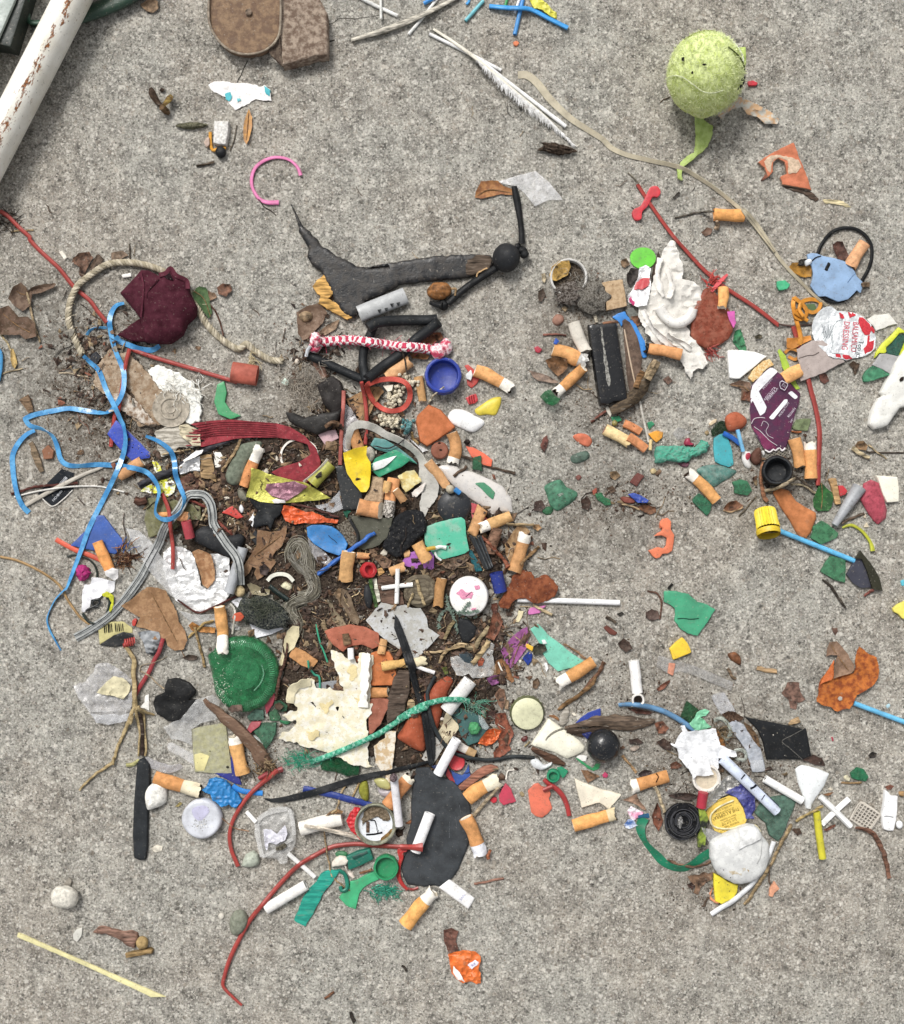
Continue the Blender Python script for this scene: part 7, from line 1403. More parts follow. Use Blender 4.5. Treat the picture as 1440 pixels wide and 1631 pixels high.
butt('orange filter standing slanted right of the black cap','540,712 570,820 590,945',20,fc='cork#e29542',cr=.03);butt('orange filter with a jagged white paper crown beside the red wire','678,1040 675,900 668,745',20,11,fc='cork#ec9d48',ash=False,cr=.02)
splinter('brown_root|curved reddish brown twig left below the black cap','wood#8d5f43','285,905 268,1000 275,1100 290,1180 320,1230',3.4);splinter('pale_stem|pale stem curving under the black cap','wood#a8977b','300,1140 400,1115 500,1070 545,1035',2.6);splinter('thin_twig|thin dark twigs below the black cap','wood#53483c','520,1000 600,1060 690,1130',2);splinter('thin_twig|thin pale stem leading to the green leaf','wood#b6a788','510,1090 610,1100 715,1155',1.6)
at('N')
leaf('green_leaf|dark glossy green leaf below the end of the red wire','lea#2f6a30,244f28','738,185 762,148 800,185 850,228 862,290 848,345 820,380 735,385 700,345 695,290 715,235',curl=5,wr=1,vein=['765,155 770,270 760,380'])
slab('wood_bit|small upright tan wood piece right of the dark green leaf','wood#c09865','822,118 850,110 885,112 905,210 925,322 880,328 860,250 845,180',6);chip('red_bit|small bright red plastic cube bit beside the tan wood piece','pla#cf3038','903,172 940,172 978,215 960,245 918,260',7)
tube('grey_cone|tapered grey plastic peg left of the pink wax piece','pla#9ea1a5','1075,185 870,495',9,rigid=True,k=24,taper=[1.25,.6])
peb('pink_wax|rounded pinkish red translucent wax shard','gls#cc5566','1108,155 1172,122 1240,150 1275,250 1310,370 1302,440 1235,492 1200,465 1150,400 1085,290',8,rd=1);chip('white_square|flat off white ceramic square behind the pink wax piece','cer#e9e4d2','1213,88 1300,92 1388,100 1402,200 1398,305 1302,312 1270,250',7,e=2)
splinter('thin_twig|thin twig under the pink wax piece','wood#6a5747','930,480 1030,430 1110,395',2);chip('cream_crumb|tiny cream triangular crumb below the pink wax piece','sto#d7c9ac','1110,515 1138,470 1158,515',3);chip('cream_crumb|tiny cream crumb left of the pink wax piece','sto#cfc0a8','1110,430 1130,398 1128,440',3)
peb('terracotta_long|long smooth orange terracotta piece right of the yellow cap','tco#c67845','368,225 400,198 440,193 500,212 560,300 640,350 722,392 727,440 700,500 680,562 640,608 590,602 550,540 515,470 430,345',10,rd=1)
chip('green_sea_glass|green glass polygon touching the long terracotta piece','gls#4a8a60','690,508 730,485 765,458 820,490 905,562 890,602 760,655 675,600 695,550',5);chip('green_sea_glass|green glass polygon beneath the blue stick and dark glass','gls#4c8c64','758,875 800,800 840,745 900,760 962,772 962,870 958,968 880,950 820,915',5)
tube('blue_stick|long light blue plastic stick running from the yellow cap to the dark glass','pla#57b4e6','395,532 1032,788',4.0,rigid=True,k=12)
def ycap():
 r=empty('bottle_cap|ribbed bright yellow bottle cap lying on its side',*q('300,470')[0]);a,b=q('298,372')[0],q('308,535')[0]
 P3=np.array([[*(a*(1-t)+(b-[0,3])*t),17+13*t]for t in np.linspace(0,1,8)]);K=144;V,Fs=sweepV(P3,1,K,1,0,0,(1,0));rr=(16.5+.9*np.cos(np.arange(K)*2*np.pi/K*24));c=np.repeat(P3,K,0);V=(V-c)*(np.tile(rr,8)*np.repeat([.93,1,1,1,1,1.02,1.04,1.06],K))[:,None]+c
 mesh('ribbed_wall',pxW(V,17),Fs,'pla#ecd02c',None,r);t=(b-a)/np.linalg.norm(b-a)
 P4=np.array([[*(b+t*s_),29+s_*.45]for s_ in(0,2,5,8)]);V,Fs=sweepV(P4,[18.6,19,18.8,18],36,1,.03,2,(0,0));V2,F2=sweepV(P4[::-1],[16,15.5,15.5,16],36,1,0,0,(0,1));rm_=mesh('rim',pxW(np.vstack([V,V2]),17),Fs+[tuple(i_+len(V)for i_ in f)for f in F2],'pla#ddbb22',None,r)
 V,Fs=sweepV(np.array([[*(b+t*s_),30.]for s_ in(3,4,4.6)]),[15,15,14],24,1,.1,4);mesh('dirt',pxW(V,17),Fs,'soi#6b5a2e',None,rm_);raster(P3,np.full(8,17.));
ycap()
def dglass():
 r=slab('dark_glass|two toned dark glass shard at the end of the blue stick','shn#3f404c','968,900 1030,790 1085,730 1140,860 1180,1008 1085,1012 1020,970',5,e=1,tilt=(-.05,0));slab('olive_facet','shn#2f2e1f','1040,770 1082,702 1112,740 1160,795 1200,850 1245,930 1272,1038 1185,1020 1140,880 1095,775',6,e=1,par=r)
dglass()
tube('green_curved_strip|thin yellow green curved plastic strip above the dark glass','pla#bcc02f','935,518 975,500 1015,497 1070,525 1115,565 1155,620 1175,665 1182,708',2.6,taper=[.7,1,.9,1,1,1.6])
splinter('dark_twig|dark bent twig below the green glass polygons','wood#3f372f','770,938 830,985 880,1060 925,1120 960,1172',2.2,taper=[.6,1,1.1,.8]);splinter('red_stem|small reddish stem under the dark glass','wood#8a4f45','1112,1078 1150,1045 1190,1025',2.2)
chip('cyan_bit|small cyan plastic bit cut by the right edge','pla#4fb6cc','1412,955 1440,940 1440,992 1422,990',3);chip('yellow_lump|pale yellow plastic lump cut by the right edge','pla#e4d558','1350,1180 1395,1140 1460,1115 1470,1270 1425,1262 1395,1225 1358,1205',6)
leaf('dead_leaf|brown curled leaf with a straw at the right, under the bone','lea#9a7752','M 1035,770 1060,735 1110,730 1145,770 1130,805 1060,800',curl=5);splinter('straw_bit|pale straw piece beside the curled leaf at the right','wood#c8b58e','M 1015,790 1080,830 1160,870',3.4);splinter('thin_stem|long thin dark stem running to the right edge','wood#4c4238','M 1130,820 1250,828 1440,828',1.2);splinter('thin_stem|thin straw stem right of the curled leaf','wood#b59f78','M 1145,760 1220,820 1300,880',1.2)
ribbon('plastic_tape|long translucent beige plastic strap curving across the upper right','pla#b5aa90','B 1035,358 1080,360 1130,400 1190,475 1280,560 1370,620 1440,665 C 40,705 110,738 220,765 370,800 460,850 530,895 600,950 680,1020 750,1110 820,1200 K 290,70 370,150 440,250 510,360 600,475 720,600 800,680 890,752',7.5,th=1.6,taper=[1.6,1.6,1.3,1.1,1,1,.9,.8,.8,.8,.9,.8,.7,.5],tw=[0,0,10,0,30,40,20,50,20,0,30,40])
# ================================================================ LOWER CENTRE
at('a')
chip('teal_plate|dark teal plastic plate with a green lump below the white roll','pla#3a6260','590,475 650,400 770,430 880,500 950,600 850,730 755,768 700,700 640,560',3,e=.8)
sheet('teal_film_edge','clr#8aa5a5','850,470 900,500 960,590 930,620 890,600 860,540',par=G['teal_plate'],wr=2,lift=.5)
blob('green_lump|knobbly green plastic lump on the dark teal plate','foa#4a9a62','812,600',9,10,6,nz=.25,nf=2)
leaf('copper_foil|shiny copper orange foil scrap right of the dark teal plate','foi#d9622a','845,745 900,660 950,612 1010,600 1080,622 1040,700 990,750 930,765',curl=4,wr=5,ws=6)
leaf('rust_leaf|long reddish brown ragged leaf right of the copper foil','lea#8a4b35','1010,470 1050,450 1112,448 1140,530 1180,600 1185,680 1150,760 1170,800 1080,872 1000,905 990,830 1040,780 1030,700 1070,620 1010,560',curl=6,jag=1.6);leaf('dark_leaf|dark folded leaf between the teal plate and the rust leaf','lea#4b332c','920,480 980,410 1035,470 1010,510 930,510',curl=5)
leaf('curled_leaf|brown curled leaf standing left of the pale bottle cap','lea#8a6650','1010,290 1050,220 1100,230 1115,330 1080,430 1040,370',curl=7);leaf('curled_leaf|narrow pale leaf beside the brown curled leaf','lea#a08468','1110,320 1140,340 1135,420 1100,410',curl=4);leaf('curled_leaf|brown double leaf bit above the pale bottle cap','lea#7a6048','b 290,30 340,0 360,50 330,105 290,90',curl=5)
leaf('pink_grey_leaf|small grey stone flake above the clear strip near the sprig stems','lea#6b5b42','340,20 400,0 470,60 430,130 370,90',curl=4);leaf('green_bit|small olive green leaf below the thin white stick','lea#6d7a32','500,20 550,10 570,80 530,85',curl=3)
tube('thin_white_stick|thin white lollipop stick end below the yellow paper stub','pla#ece9e8','250,5 340,38 435,68',3.2,rigid=True,zoff=3)
def longbutt():
 butt('long yellow orange filter with a crushed cream roll across the black strap','Z 1012,250 1130,230 1250,218 1340,210 1425,195',15,28,fc='cork#d99f45',pc='pap#d9cba6',ash=False,cr=.06)
longbutt()
splinter('dry_grass|dark dry grass strands left of the white roll','wood#5a4636','640,130 600,200 560,280',1.6)
tube('white_roll|clean thick white paper roll under the green rope end','pap#dad8d5','775,142 660,290 545,435',11.5,rigid=True,k=22,sq=.8,hollow=1,zoff=2)
cdd=sheet('print_card|crumpled cream card with brown printed capitals below the white roll','pap#d4c6a4','465,640 510,560 530,480 545,440 580,470 660,570 665,600 640,640 600,690 540,745',wr=2.5,ws=13,jag=.8,h=1);txt(cdd,'HOPI',545,655,7,28,'ink#6b4a34',zo=.6)
sheet('grey_tag|pale grey card tag under the black cord right of the strap','pap#b5b2ab','310,890 370,780 440,680 525,770 480,850 410,960',wr=1.5,jag=.5,h=1)
slab('navy_bit|dark blue plastic bit beneath the white cigarette','pla#2d3763','400,960 480,940 600,1010 560,1060 450,1000',3);chip('red_bits|red plastic behind the lower white cigarette','pla#a83238','560,980 620,1090 640,1140 590,1120 540,1040',4);slab('maroon_cloth_bit|dark crimson scrap beside the white cigarette','fab#8f2a35','620,800 700,830 740,860 700,900 640,860',3)
blob('small_bit|tiny pale stub beside the terracotta wedge','pap#d8cfc5','500,510',4,2.5,2)
butt('burnt stub with white paper and brown end right of the white cigarette','820,850 740,810 655,760',14,14,fc='cork#b98a52',pc='pap#d9cfc6',zoff=1)
lathe('red_disc|small dark red round plastic button with a rim','pla#c02f36','645,925',[(11,0),(13,1.5),(13,4),(12,5),(10,3.8),(0.01,3.8)],28)
chip('blue_shard|forked blue plastic shard behind the terracotta strip','pla#2d4f9e','590,1000 640,1030 700,1052 735,1000 760,945 778,1060 700,1110 640,1155 610,1080',4)
slab('terracotta_strip|long narrow pinkish brown wooden strip above the right cigarette butt','wood#a66c56','645,1175 720,1100 830,1010 900,965 975,948 1042,972 1000,1010 900,1060 800,1130 715,1190 670,1200',5,wr=1)
butt('fat orange filter with cream paper right of the large black pad','745,1275 850,1190 1045,1085',24,22,fc='cork#e39a40',pc='pap#e6ddc3',ash=False,cr=.03)
tube('matchstick|thin pale wooden stick right of the large black pad','wood#a9977b','1045,1160 930,1290 808,1440',3.0,rigid=True,taper=[.8,1.1])
chip('crimson_shard|triangular crimson shard above the coral shard','pla#c73a52','1048,1240 1080,1180 1112,1128 1165,1180 1190,1250 1212,1300 1150,1320 1092,1336 1055,1300',5);slab('red_star_bit|tiny bright red crumpled bit left of the crimson shard','pla#d62a3a','962,1290 990,1260 1030,1265 1025,1310 985,1315',4,jag=1.2)
tube('white_bracket|thin white bent wire above the crimson shard','pla#e0d9cc','1115,1090 1135,1010 1195,1000',1.2,sm=False)
def strap2():
 slab('black_strap|long pointed flat black rubber strap running down the centre of the pile','rub#282b2f','V 1015,825 1050,880 1080,950 1130,1080 1180,1220 1220,1330 Z 1330,300 1400,560 1440,700 a 260,170 330,350 400,500 440,700 438,860 425,930 400,965 375,950 360,850 330,650 300,430 250,290 200,120 170,-20 V 1120,1330 1080,1180 1050,1080 1005,960',3.2,e=1.4,ew=1.6,dr=.75,rd=1,lift=2,gs=4,pc=80)
 for d_ in(-2.2,2.2):ribbon('groove','rub#17191b','o 639,1010 651,1050 663,1090 676,1130 683,1170 687,1210',.8,th=.4,off=d_,par=G['black_strap'],noh=True,zoff=.2)
strap2()
tube('rubber_string|long thin dark grey rubber cord winding from the strap to the right','rub#3a4144','440,100 400,180 365,260 370,340 385,440 420,560 480,690 560,790 640,845 740,875 850,895 950,905 1080,890 1200,870 1390,882',3.2,k=8,nz=.1)
tube('white_cigarette|thin white unlit cigarette in the lower centre, end on the black pad','pap#e9e9ec','645,700 560,860 465,1045',8,rigid=True,k=18,hollow=1,sq=.9,zoff=3)
rope('green_rope',['fab#359a78','fab#5fb697','fab#48a786','fab#8cc9b3'],'Z 330,1165 430,1130 560,1080 700,1022 860,950 1000,880 1120,800 1250,720 1440,630 a 100,510 200,440 320,380 420,350 520,328 620,325 700,330 760,345',4.7,4,17,both=True,fuzz=40,zs=[1,2,2,2,3,3,2,1])
gr_=G['green_rope'];gr_['label']='green and white braided nylon rope with frayed ends across the cream sheet';gr_['category']='rope'
strands('frayed_end',['pla#3cae88','pla#279070'],'Z 250,1150',28,13,70,28,.5,spread=2.0,dirn=3.3,par=gr_,zh=4,lift=1);strands('frayed_end',['pla#5fae92','pla#7f9f8c'],'a 800,370',22,12,55,26,.45,spread=2.1,dirn=.6,par=gr_,zh=4,lift=1)
at('b')
def bcap():
 r=lathe('metal_bottle_cap|round pale green metal bottle cap with dark crimped rim',['pla#5f6440','pla#d3d2ac'],'240,338',[(27.5,0),(28,1),(25.5,8),(25,9.5),(23,10.5),(12,10.8),(0.01,10.6)],63,ribs=(21,.9,26.5),mi=[0,0,0,1,1,1,1]);return r
bcap()
peb('cream_shard|smooth triangular cream porcelain shard left of the black ball','cer#e9e5d0','442,383 500,425 560,470 650,530 740,600 795,660 780,705 700,745 620,775 540,735 480,708 380,680 270,642 350,520',8,rd=1)
tube('grey_stroke','ash#8f8b7d','415,595 440,560 500,515 560,490 640,470',1.5,par=G['cream_shard'],sq=.3,taper=[.6,1.2,1,.6],noh=True)
chip('blue_shard|triangular royal blue glazed shard above the driftwood sliver','cer#2b3f9a','700,430 750,380 820,330 880,308 942,288 942,380 870,405 800,425',5,side='sto#a8a59c')
splinter('grey_leaf|grey lined dead leaf above the cream porcelain shard','wood#8d867a,b3aca0','620,280 600,340 580,400 565,450',7,sq=.35,taper=[.5,1,1.1,.4]);chip('orange_wood|orange brown wood bit above the cream porcelain shard','wood#b07a4e','440,360 500,355 540,385 545,410 480,375',3);peb('white_shell_bit|tiny pale shell right of the grey lined leaf','cer#ddd4c2','665,345 690,335 718,355 690,368',3)
splinter('brown_twig|curved brown twig above the blue glazed shard','wood#86643f','895,-10 850,70 760,145 690,200 600,245 530,300',3.4,taper=[.7,1,.9,1,1,.7])
splinter('driftwood_sliver|long grey brown driftwood sliver behind the black ball','wood#6d5b4b,4c4036','600,475 720,450 860,425 1000,415 1150,420 1300,430 1460,405',6.5,taper=[.35,.6,1.4,1.6,1.9,1.5,.4],sq=.6)
splinter('driftwood_sliver|dark under layer of driftwood right of the cream shard','wood#4a3b30','620,490 760,520 900,500 1020,480',6,sq=.4);splinter('brown_bark|dark brown bark strip under the cream porcelain shard','wood#5c4030','280,670 400,730 520,790 600,830',6,sq=.5,taper=[.5,1,1.2,.5])
chip('navy_bit|dark blue bit between cream shard and black ball','pla#28306e','760,535 850,515 880,560 820,590',4)
lathe_b=blob('black_ball|glossy black round rubber ball near the cream porcelain shard','shn#1b1d21','968,650',27,27,22,nz=.012,seg=40,rings=26,sink=.1)
peb('shell_half|white and grey curled shell above the green ring','cer#d5d8da','270,800 300,765 350,785 400,830 440,820 475,798 478,830 440,862 380,885 320,870 285,840',6,wr=1,ws=8)
def gcap():
 r=lathe('green_nozzle|small green plastic nozzle ring with a torn flap','pla#1f8f63','492,930',[(8,0),(10.5,1),(10.5,9),(9.5,10),(7.5,10),(7,3),(0.01,2)],30,tilt=(-.1,-.1));slab('torn_flap','pla#23875f','520,860 570,850 600,870 632,890 610,930 580,960 555,930',5,par=r)
gcap()
sheet('green_foil|thin green and white folded wrapper below the black ball','pla#2f9a5c','695,760 730,770 800,820 860,858 900,815 940,820 925,865 870,890 820,862 750,810',wr=2,jag=.5);sheet('white_foil|small white wrapper edge beside the black ball','pap#e6e5e0','705,755 740,738 815,742 800,800 760,790',wr=2)
leaf('brown_leaf|brown dry leaf below the green folded wrapper','lea#8a6648','745,870 790,880 860,900 930,940 880,970 820,1002 790,960',curl=5);slab('pink_bit|tiny magenta chip right of the brown dry leaf','pla#cf3468','958,930 985,900 1015,925 1000,955 965,950',4)
chip('coral_shard|rounded coral orange plastic shard left of the red hooked strip','pla#dc6b50','245,1080 300,1020 345,1005 380,1035 450,1060 465,1110 445,1150 482,1245 430,1300 380,1336 330,1325 280,1290 260,1180',4)
tube('red_hook|dark red curved plastic strip right of the coral shard','pla#a8302f','398,968 450,1015 520,1060 580,1130 620,1220 640,1318',4.2,taper=[.8,.9,1,1,.9,.9]);tube('red_branch|short red strip joining the red hook','pla#a83a35','390,1072 430,1055 480,1035',3.6)
chip('cream_plastic|flat cream angular plastic shard above the lone orange butt','pla#e6dcc6','690,958 760,992 830,1020 950,1062 1142,1115 1090,1175 1022,1258 970,1215 930,1190 840,1215 760,1240 725,1110',4,e=.8)
butt('plain orange butt with a short cream end below the cream shard','678,1410 850,1360 1085,1295',21,12,fc='cork#e39a3e',pc='pap#dcc9a0',ash=True,cr=.03)
peb('brown_seed|glossy dark red seed below the pale bottle cap','shn#5f2420','178,590 205,560 240,555 245,590 205,615',4);splinter('thin_stem|thin stem below the brown seed','wood#a39168','210,660 240,630 265,605',1.4);peb('tan_chip|small tan square chip between crimson and coral shards','sto#a5926b','165,1100 190,1085 215,1120 190,1138',3)
at('c')
slab('black_bar|long flat dark grey rubber bar in the lower left','rub#33383d','o 219,1212 229,1206 238,1218 239,1250 236,1290 235,1350 232,1370 222,1371 213,1367 211,1330 213,1280 216,1240',7,e=3,ew=5,rd=1)
peb('white_stone|smooth white stone touching the dark rubber bar','sto#e9e7df','278,500 290,440 330,390 390,365 430,370 460,400 465,470 462,540 430,575 390,592 310,615 288,570',11,wr=1.5,ws=10)
butt('orange filter with frayed cream paper between black bar and blue crumple','368,320 500,365 765,445',21,26,fc='cork#e8923c',pc='pap#e3d6b6',cr=.06)
slab('blue_crumple|dirty crumpled blue plastic piece in the lower left','pla#1f7ac0','775,435 830,400 845,340 900,322 1000,355 1050,425 1100,470 1132,530 1080,602 1020,570 960,585 880,530 860,470 810,450',7,wr=5,ws=7,jag=1.2)
tube('blue_strip|short bright blue curved plastic strip behind the red wire','pla#2a86e0','1055,395 1100,425 1180,450 1320,462',4.2,sq=.5)
def ccap():
 r=lathe('bottle_cap|round frosted white translucent bottle cap in the lower left','pla#c9ccd4','785,685',[(29,0),(31.5,1),(31.5,10),(29.5,13),(27,14),(24,13.2),(0.01,13)],64,ribs=(60,.35,30));slab('pale_print','pla#b9b7d2','700,600 800,570 850,620 780,700 720,680',.3,par=r,dr=1,lift=.1,rd=2,noh=True);return r
ccap()
litter('sand_on_cap',['sto#8f8c84','sto#e0ddd4','sto#6a675f'],[(*q('770,735')[0],14,9,1)],90,'g',77,(1,2.2),0)
at('c')
leaf('leaf_bits|tiny yellow brown leaf crumb above the frosted cap','lea#8d7f4c','545,580 590,540 610,550 580,580',curl=2);chip('white_mark|flat whitish stone flake right of the dark bar','sto#d6cebd','335,950 380,918 440,930 430,975 370,985',1.5)
tube('red_wire|red wire hooking down to a green grey stone in the lower left',RW,'1450,255 1380,320 1300,385 1200,480 1120,590 1060,700 1032,800 1030,880 1050,980 1080,1050 1105,1108',3.9,taper=[1.1,1,.9,.85,.8,.85,.9])
peb('green_stone|green grey stone at the end of the hooked red wire','sto#aeb5a5','1128,1110 1140,1060 1165,1010 1235,978 1275,1010 1292,1065 1280,1105 1220,1122 1165,1122',12,wr=1.5,ws=9,rd=1)
splinter('thin_root|fine orange root crossing the hooked red wire','wood#b08868','960,680 1030,740 1080,770 1200,800',.9)
at('d')
slab('clear_box|crumpled clear plastic sachet with folded edges and white film inside','clr#b9b7b0','250,500 300,440 380,380 450,362 520,362 565,375 600,420 622,620 600,720 540,790 540,855 480,862 420,812 310,812 280,720 250,620',5,wr=7,ws=12,jag=.6)
cb_=G['clear_box']
for p_,ww in(('270,500 320,440 420,400 540,380',7),('275,510 285,640 320,800',7),('560,385 590,500 600,610',6),('320,805 440,740 590,640',5)):ribbon('folded_edge','clr#d6d4ce',p_,ww,th=1.6,par=cb_,zoff=1)
sheet('white_film','pap#cfced8','330,560 400,560 450,600 520,520 545,600 520,660 440,690 380,680 360,740 340,700',wr=5,ws=7,par=cb_,dr=1,lift=1);slab('dirt','soi#6c6657','430,720 520,680 545,700 500,750 440,755',1.5,par=cb_,dr=1,lift=1,jag=1.5)
tube('white_stick|short thin white stick poking left out of the clear sachet','pla#e9e7e3','178,408 268,492',3.4,rigid=True);tube('white_stick|thin white stick crossing the long red wire','pla#e6e5e2','550,768 650,860 783,985',3.6,rigid=True,sq=.7,zoff=6)
tube('white_roll|white paper roll lying beside the long red wire','pap#e8e6e1','352,1262 705,1050',8.6,rigid=True,k=20,sq=.8,hollow=1)
def longwire():tube('red_wire|very long curved red wire sweeping to the bottom of the photo',RW,'k 236,613 200,580 165,545 152,522 158,490 175,430 200,370 220,330 270,240 330,165 380,105 d 560,950 650,870 720,825 900,728 1000,700 1150,688 1300,700 1440,705 e 300,755 500,765 690,772',3.7,taper=[.6,1,1,1,1,1,1.0],zs=[0,0,0,0,0,0,1,2])
longwire()
tube('white_roll|pale paper roll with a brown inside left of the round tin','pap#e5e0d6','655,555 850,500 1022,462',11.5,rigid=True,k=20,sq=.8,hollow=1)
tube('lolly_stick|thin pale stick running from the paper roll to the round tin','wood#ddd0bd','700,512 900,560 1060,608 1245,668',3.8,rigid=True,taper=[.7,1.1])
leaf('dry_leaf|brown curled leaf above the pale paper roll','lea#96724b','880,440 920,400 980,375 1030,400 1020,420 950,420',curl=4);splinter('straw_stem|branched straw stem over the dark blue strip','wood#b59c74','1060,160 1000,260 985,370 930,420',1.6);splinter('straw_stem|second straw stem over the dark blue strip','wood#a98d63','1180,150 1140,220 1090,310',1.8)
splinter('thin_root|long thin tan root crossing the long red wire','wood#a88d66','865,580 885,720 905,830 925,940 980,1020 1090,1100',1.3,zoff=2)
slab('red_crumple|crumpled bright red plastic behind the round tin','pla#d8232c','1060,480 1090,420 1130,378 1185,380 1155,450 1145,520 1170,600 1205,670 1150,610 1100,575',8,wr=5,ws=6,jag=1)
tube('blue_strip|dark blue plastic strip under the black band in the lower centre','pla#22388a','680,200 760,215 880,240 1000,270 1100,298 1200,322 1285,350',5,sq=.5,nz=.1)
peb('moss_pebble|yellow green mossy pebble in the lower centre','sto#8a8a2c','1215,135 1245,145 1258,230 1255,300 1235,315 1195,290 1170,230 1180,170',8,wr=1.2,ws=5)
def shelly():
 r=peb('yellow_shell|yellow and violet grey half shell below the cream sheet','cer#b3ae6d','e 285,225 330,205 390,215 425,270 410,300 330,285 300,255',5);peb('shell_lip','cer#a79fa4','e 315,290 360,300 430,300 430,345 395,362 340,345',5,par=r)
shelly()
def band():slab('black_band|long curved flat black rubber band under the cream sheet tip','rub#24282c','d 320,283 400,290 500,275 620,245 760,210 880,170 1040,120 1200,75 1400,38 e 380,145 500,110 620,85 740,55 745,75 640,110 500,150 400,175 d 1400,80 1250,120 1080,170 960,210 800,260 640,300 560,315 480,325 400,320',2.2,dr=.8,rd=1,gs=4,lift=1.5,pc=70,e=.8)
band()
at('e')
slab('wood_bits|brown wood splinters left of the large black pad','wood#8a5636','590,420 620,425 615,500 610,570 570,580 540,575 590,545',3)
butt('orange filter with broken white end between white stick and black pad','400,430 480,320 590,190',22,8,fc='cork#cc8540',pc='pap#e5dbc6',cr=.06)
slab('pad_dirt|dark damp dirt below the thin white stick','soi#3c3027','460,620 540,600 530,690 480,690',1,kind='stuff',jag=3)
pad=slab('black_pad|large smooth flat black rubber pad in the lower centre','rub#4b5055','630,118 740,112 790,165 860,200 930,222 980,270 1020,325 1060,390 1082,450 1080,560 1072,700 1050,780 1020,850 980,950 930,1020 830,1092 780,1080 700,1092 560,1072 525,1010 512,940 520,880 560,790 550,700 575,620 592,560 590,400 600,300',5,e=2.5,ew=4,rd=1,gs=7,dr=.15,pc=75)
for p_ in('955,520 965,620','985,410 998,500','905,560 905,690','740,150 738,200'):tube('scratch','ash#6c7176',p_,.3,par=pad,noh=True,zoff=-.2,k=4,sm=False)
tube('thin_cigarette|slim white speckled paper stick with a dark end left of the black pad','pap#d9d7db','450,185 470,380 492,600',6.5,rigid=True,k=16,sq=.9,zoff=2);blob('dark_root|dark rounded lump at the top of the slim white stick','ash#6f5f62','448,200',6.5,7,6,nz=.2)
def tin2():
 r=lathe('round_tin|small round metal lid filled with dirt and a white lining',['rus#6f7060,9a9a84','pap#d9dde2'],'298,580',[(30,0),(32.5,1),(32.5,13),(33,15),(31,16),(30,15),(27.5,7),(26,4),(0.01,3.6)],48,mi=[0,0,0,0,0,0,1,1,1],tilt=(.04,0),nz=.02,upd=False)
 c_=q('298,580')[0];jj,ii,X,Y=cells(c_[0]-30,c_[1]-30,c_[0]+30,c_[1]+30);m_=np.hypot(X-c_[0],Y-c_[1])<28;HM[jj[m_],ii[m_]]=5.0
 slab('dirt','soi#5b4e3d,857560','180,540 200,480 260,440 340,430 400,460 420,540 380,560 320,530 270,530 230,560 190,600',3,par=r,jag=2.5,zz=5,wr=1.5,ws=4)
 slab('brown_stick','wood#6a5140','222,560 250,560 250,650 222,650',3,par=r,zz=5.4);tube('black_wire','ink#15161a','255,548 290,550 303,580 312,610 315,625',.9,par=r,k=5);tube('black_wire','ink#15161a','312,655 325,625 318,655 310,615',.7,par=r,k=5);tube('black_wire','ink#15161a','222,667 290,662 355,648',1.5,par=r,k=6)
 slab('rust_corner','rus#8d6a33,5f4527','330,742 345,700 400,650 460,600 462,640 420,700 370,735',9,par=r,zz=4,jag=1)
 raster(np.array([[c_[0]+31*math.cos(t),c_[1]+31*math.sin(t),14]for t in np.arange(0,6.28,.08)]),2)
tin2()
ribbon('red_band|thin curved red plastic band around the left side of the black pad','pla#c4302f','540,770 505,800 510,860 492,920 488,1000 510,1060 560,1118',8,th=2,tw=[0,30,50,40,40,60],taper=[1.8,1.2,.8,.8,.9,.8,.6],zoff=1);tube('wire_stub|dark red wire end below the black pad','pla#93302f','560,1105 600,1115 650,1100',2.2)
tube('white_cigarette|short clean white paper roll lying on the black pad','pap#ececec','745,492 625,805',8.6,rigid=True,k=20,hollow=1,sq=.85,zoff=1.5)
tube('wire_stub|split flared red end of the long wire resting on the white roll','pla#b23a34','500,765 600,768 685,770',4.3,taper=[1,1,1.7],zoff=1)
butt('orange filter right of the black pad with white paper at its lower end','1038,520 1095,640 1160,835',22,17,fc='cork#e29a48',pc='pap#dfe0e6',ash=False,cr=.03)
butt('orange filter below the black pad with crumpled white paper','545,1408 650,1270 775,1130',23,18,fc='cork#e9a03c',cr=.05,ash=False)
fp_=slab('white_roll|flattened white paper with faint blue print right of the lower butt','pap#e6e5e4','818,1100 900,1030 1005,1108 1112,1190 1088,1235 1060,1277 940,1190',4,e=1.5,ew=3,wr=1,ws=16);txt(fp_,'SAN',1012,1180,6,-50,'ink#9aa0cf',zo=.4)
splinter('reddish_twig|thin reddish twig right of the flattened white paper','wood#8d6554','1110,1068 1220,1050 1350,1025',2);splinter('orange_shaving|small rust orange shaving right of the pad butt','wood#9c5a3a','1235,790 1215,850 1228,870',2.6)
at('d')
def gbox():
 slab('green_clip|half open dark green plastic clip in the lower centre','pla#12705c','1060,800 1160,755 1270,730 1302,825 1200,875 1082,922',9,e=2);slab('inner_gap','pla#0a4238','1110,800 1240,745 1255,770 1130,830',.6,par=G['green_clip'],dr=1,lift=.2,noh=True)
gbox()
lathe('bottle_cap|round green open plastic bottle cap in the lower centre','pla#1f8a55','e 385,935',[(17,0),(19.5,1),(20,13),(19,14.5),(16.5,14.5),(16,4),(0.01,3)],44,ribs=(36,.3,19.2),tilt=(.06,.02))
chip('green_fishtail|light green plastic piece shaped like a fish tail below the clip','pla#3db277','e 0,1180 50,1120 92,1085 90,1050 150,1035 210,1000 295,958 305,1000 330,1030 260,1062 200,1100 165,1150 150,1220 138,1278 60,1250',3,e=.8)
slab('green_splinter|long splintered turquoise green plastic strip in the lower centre','wood#23a08a,1c8474','598,1362 640,1270 680,1160 740,1080 790,1030 830,960 880,925 1008,912 985,960 950,1010 900,1075 850,1130 825,1200 770,1300 700,1420 650,1395',4,jag=.8)
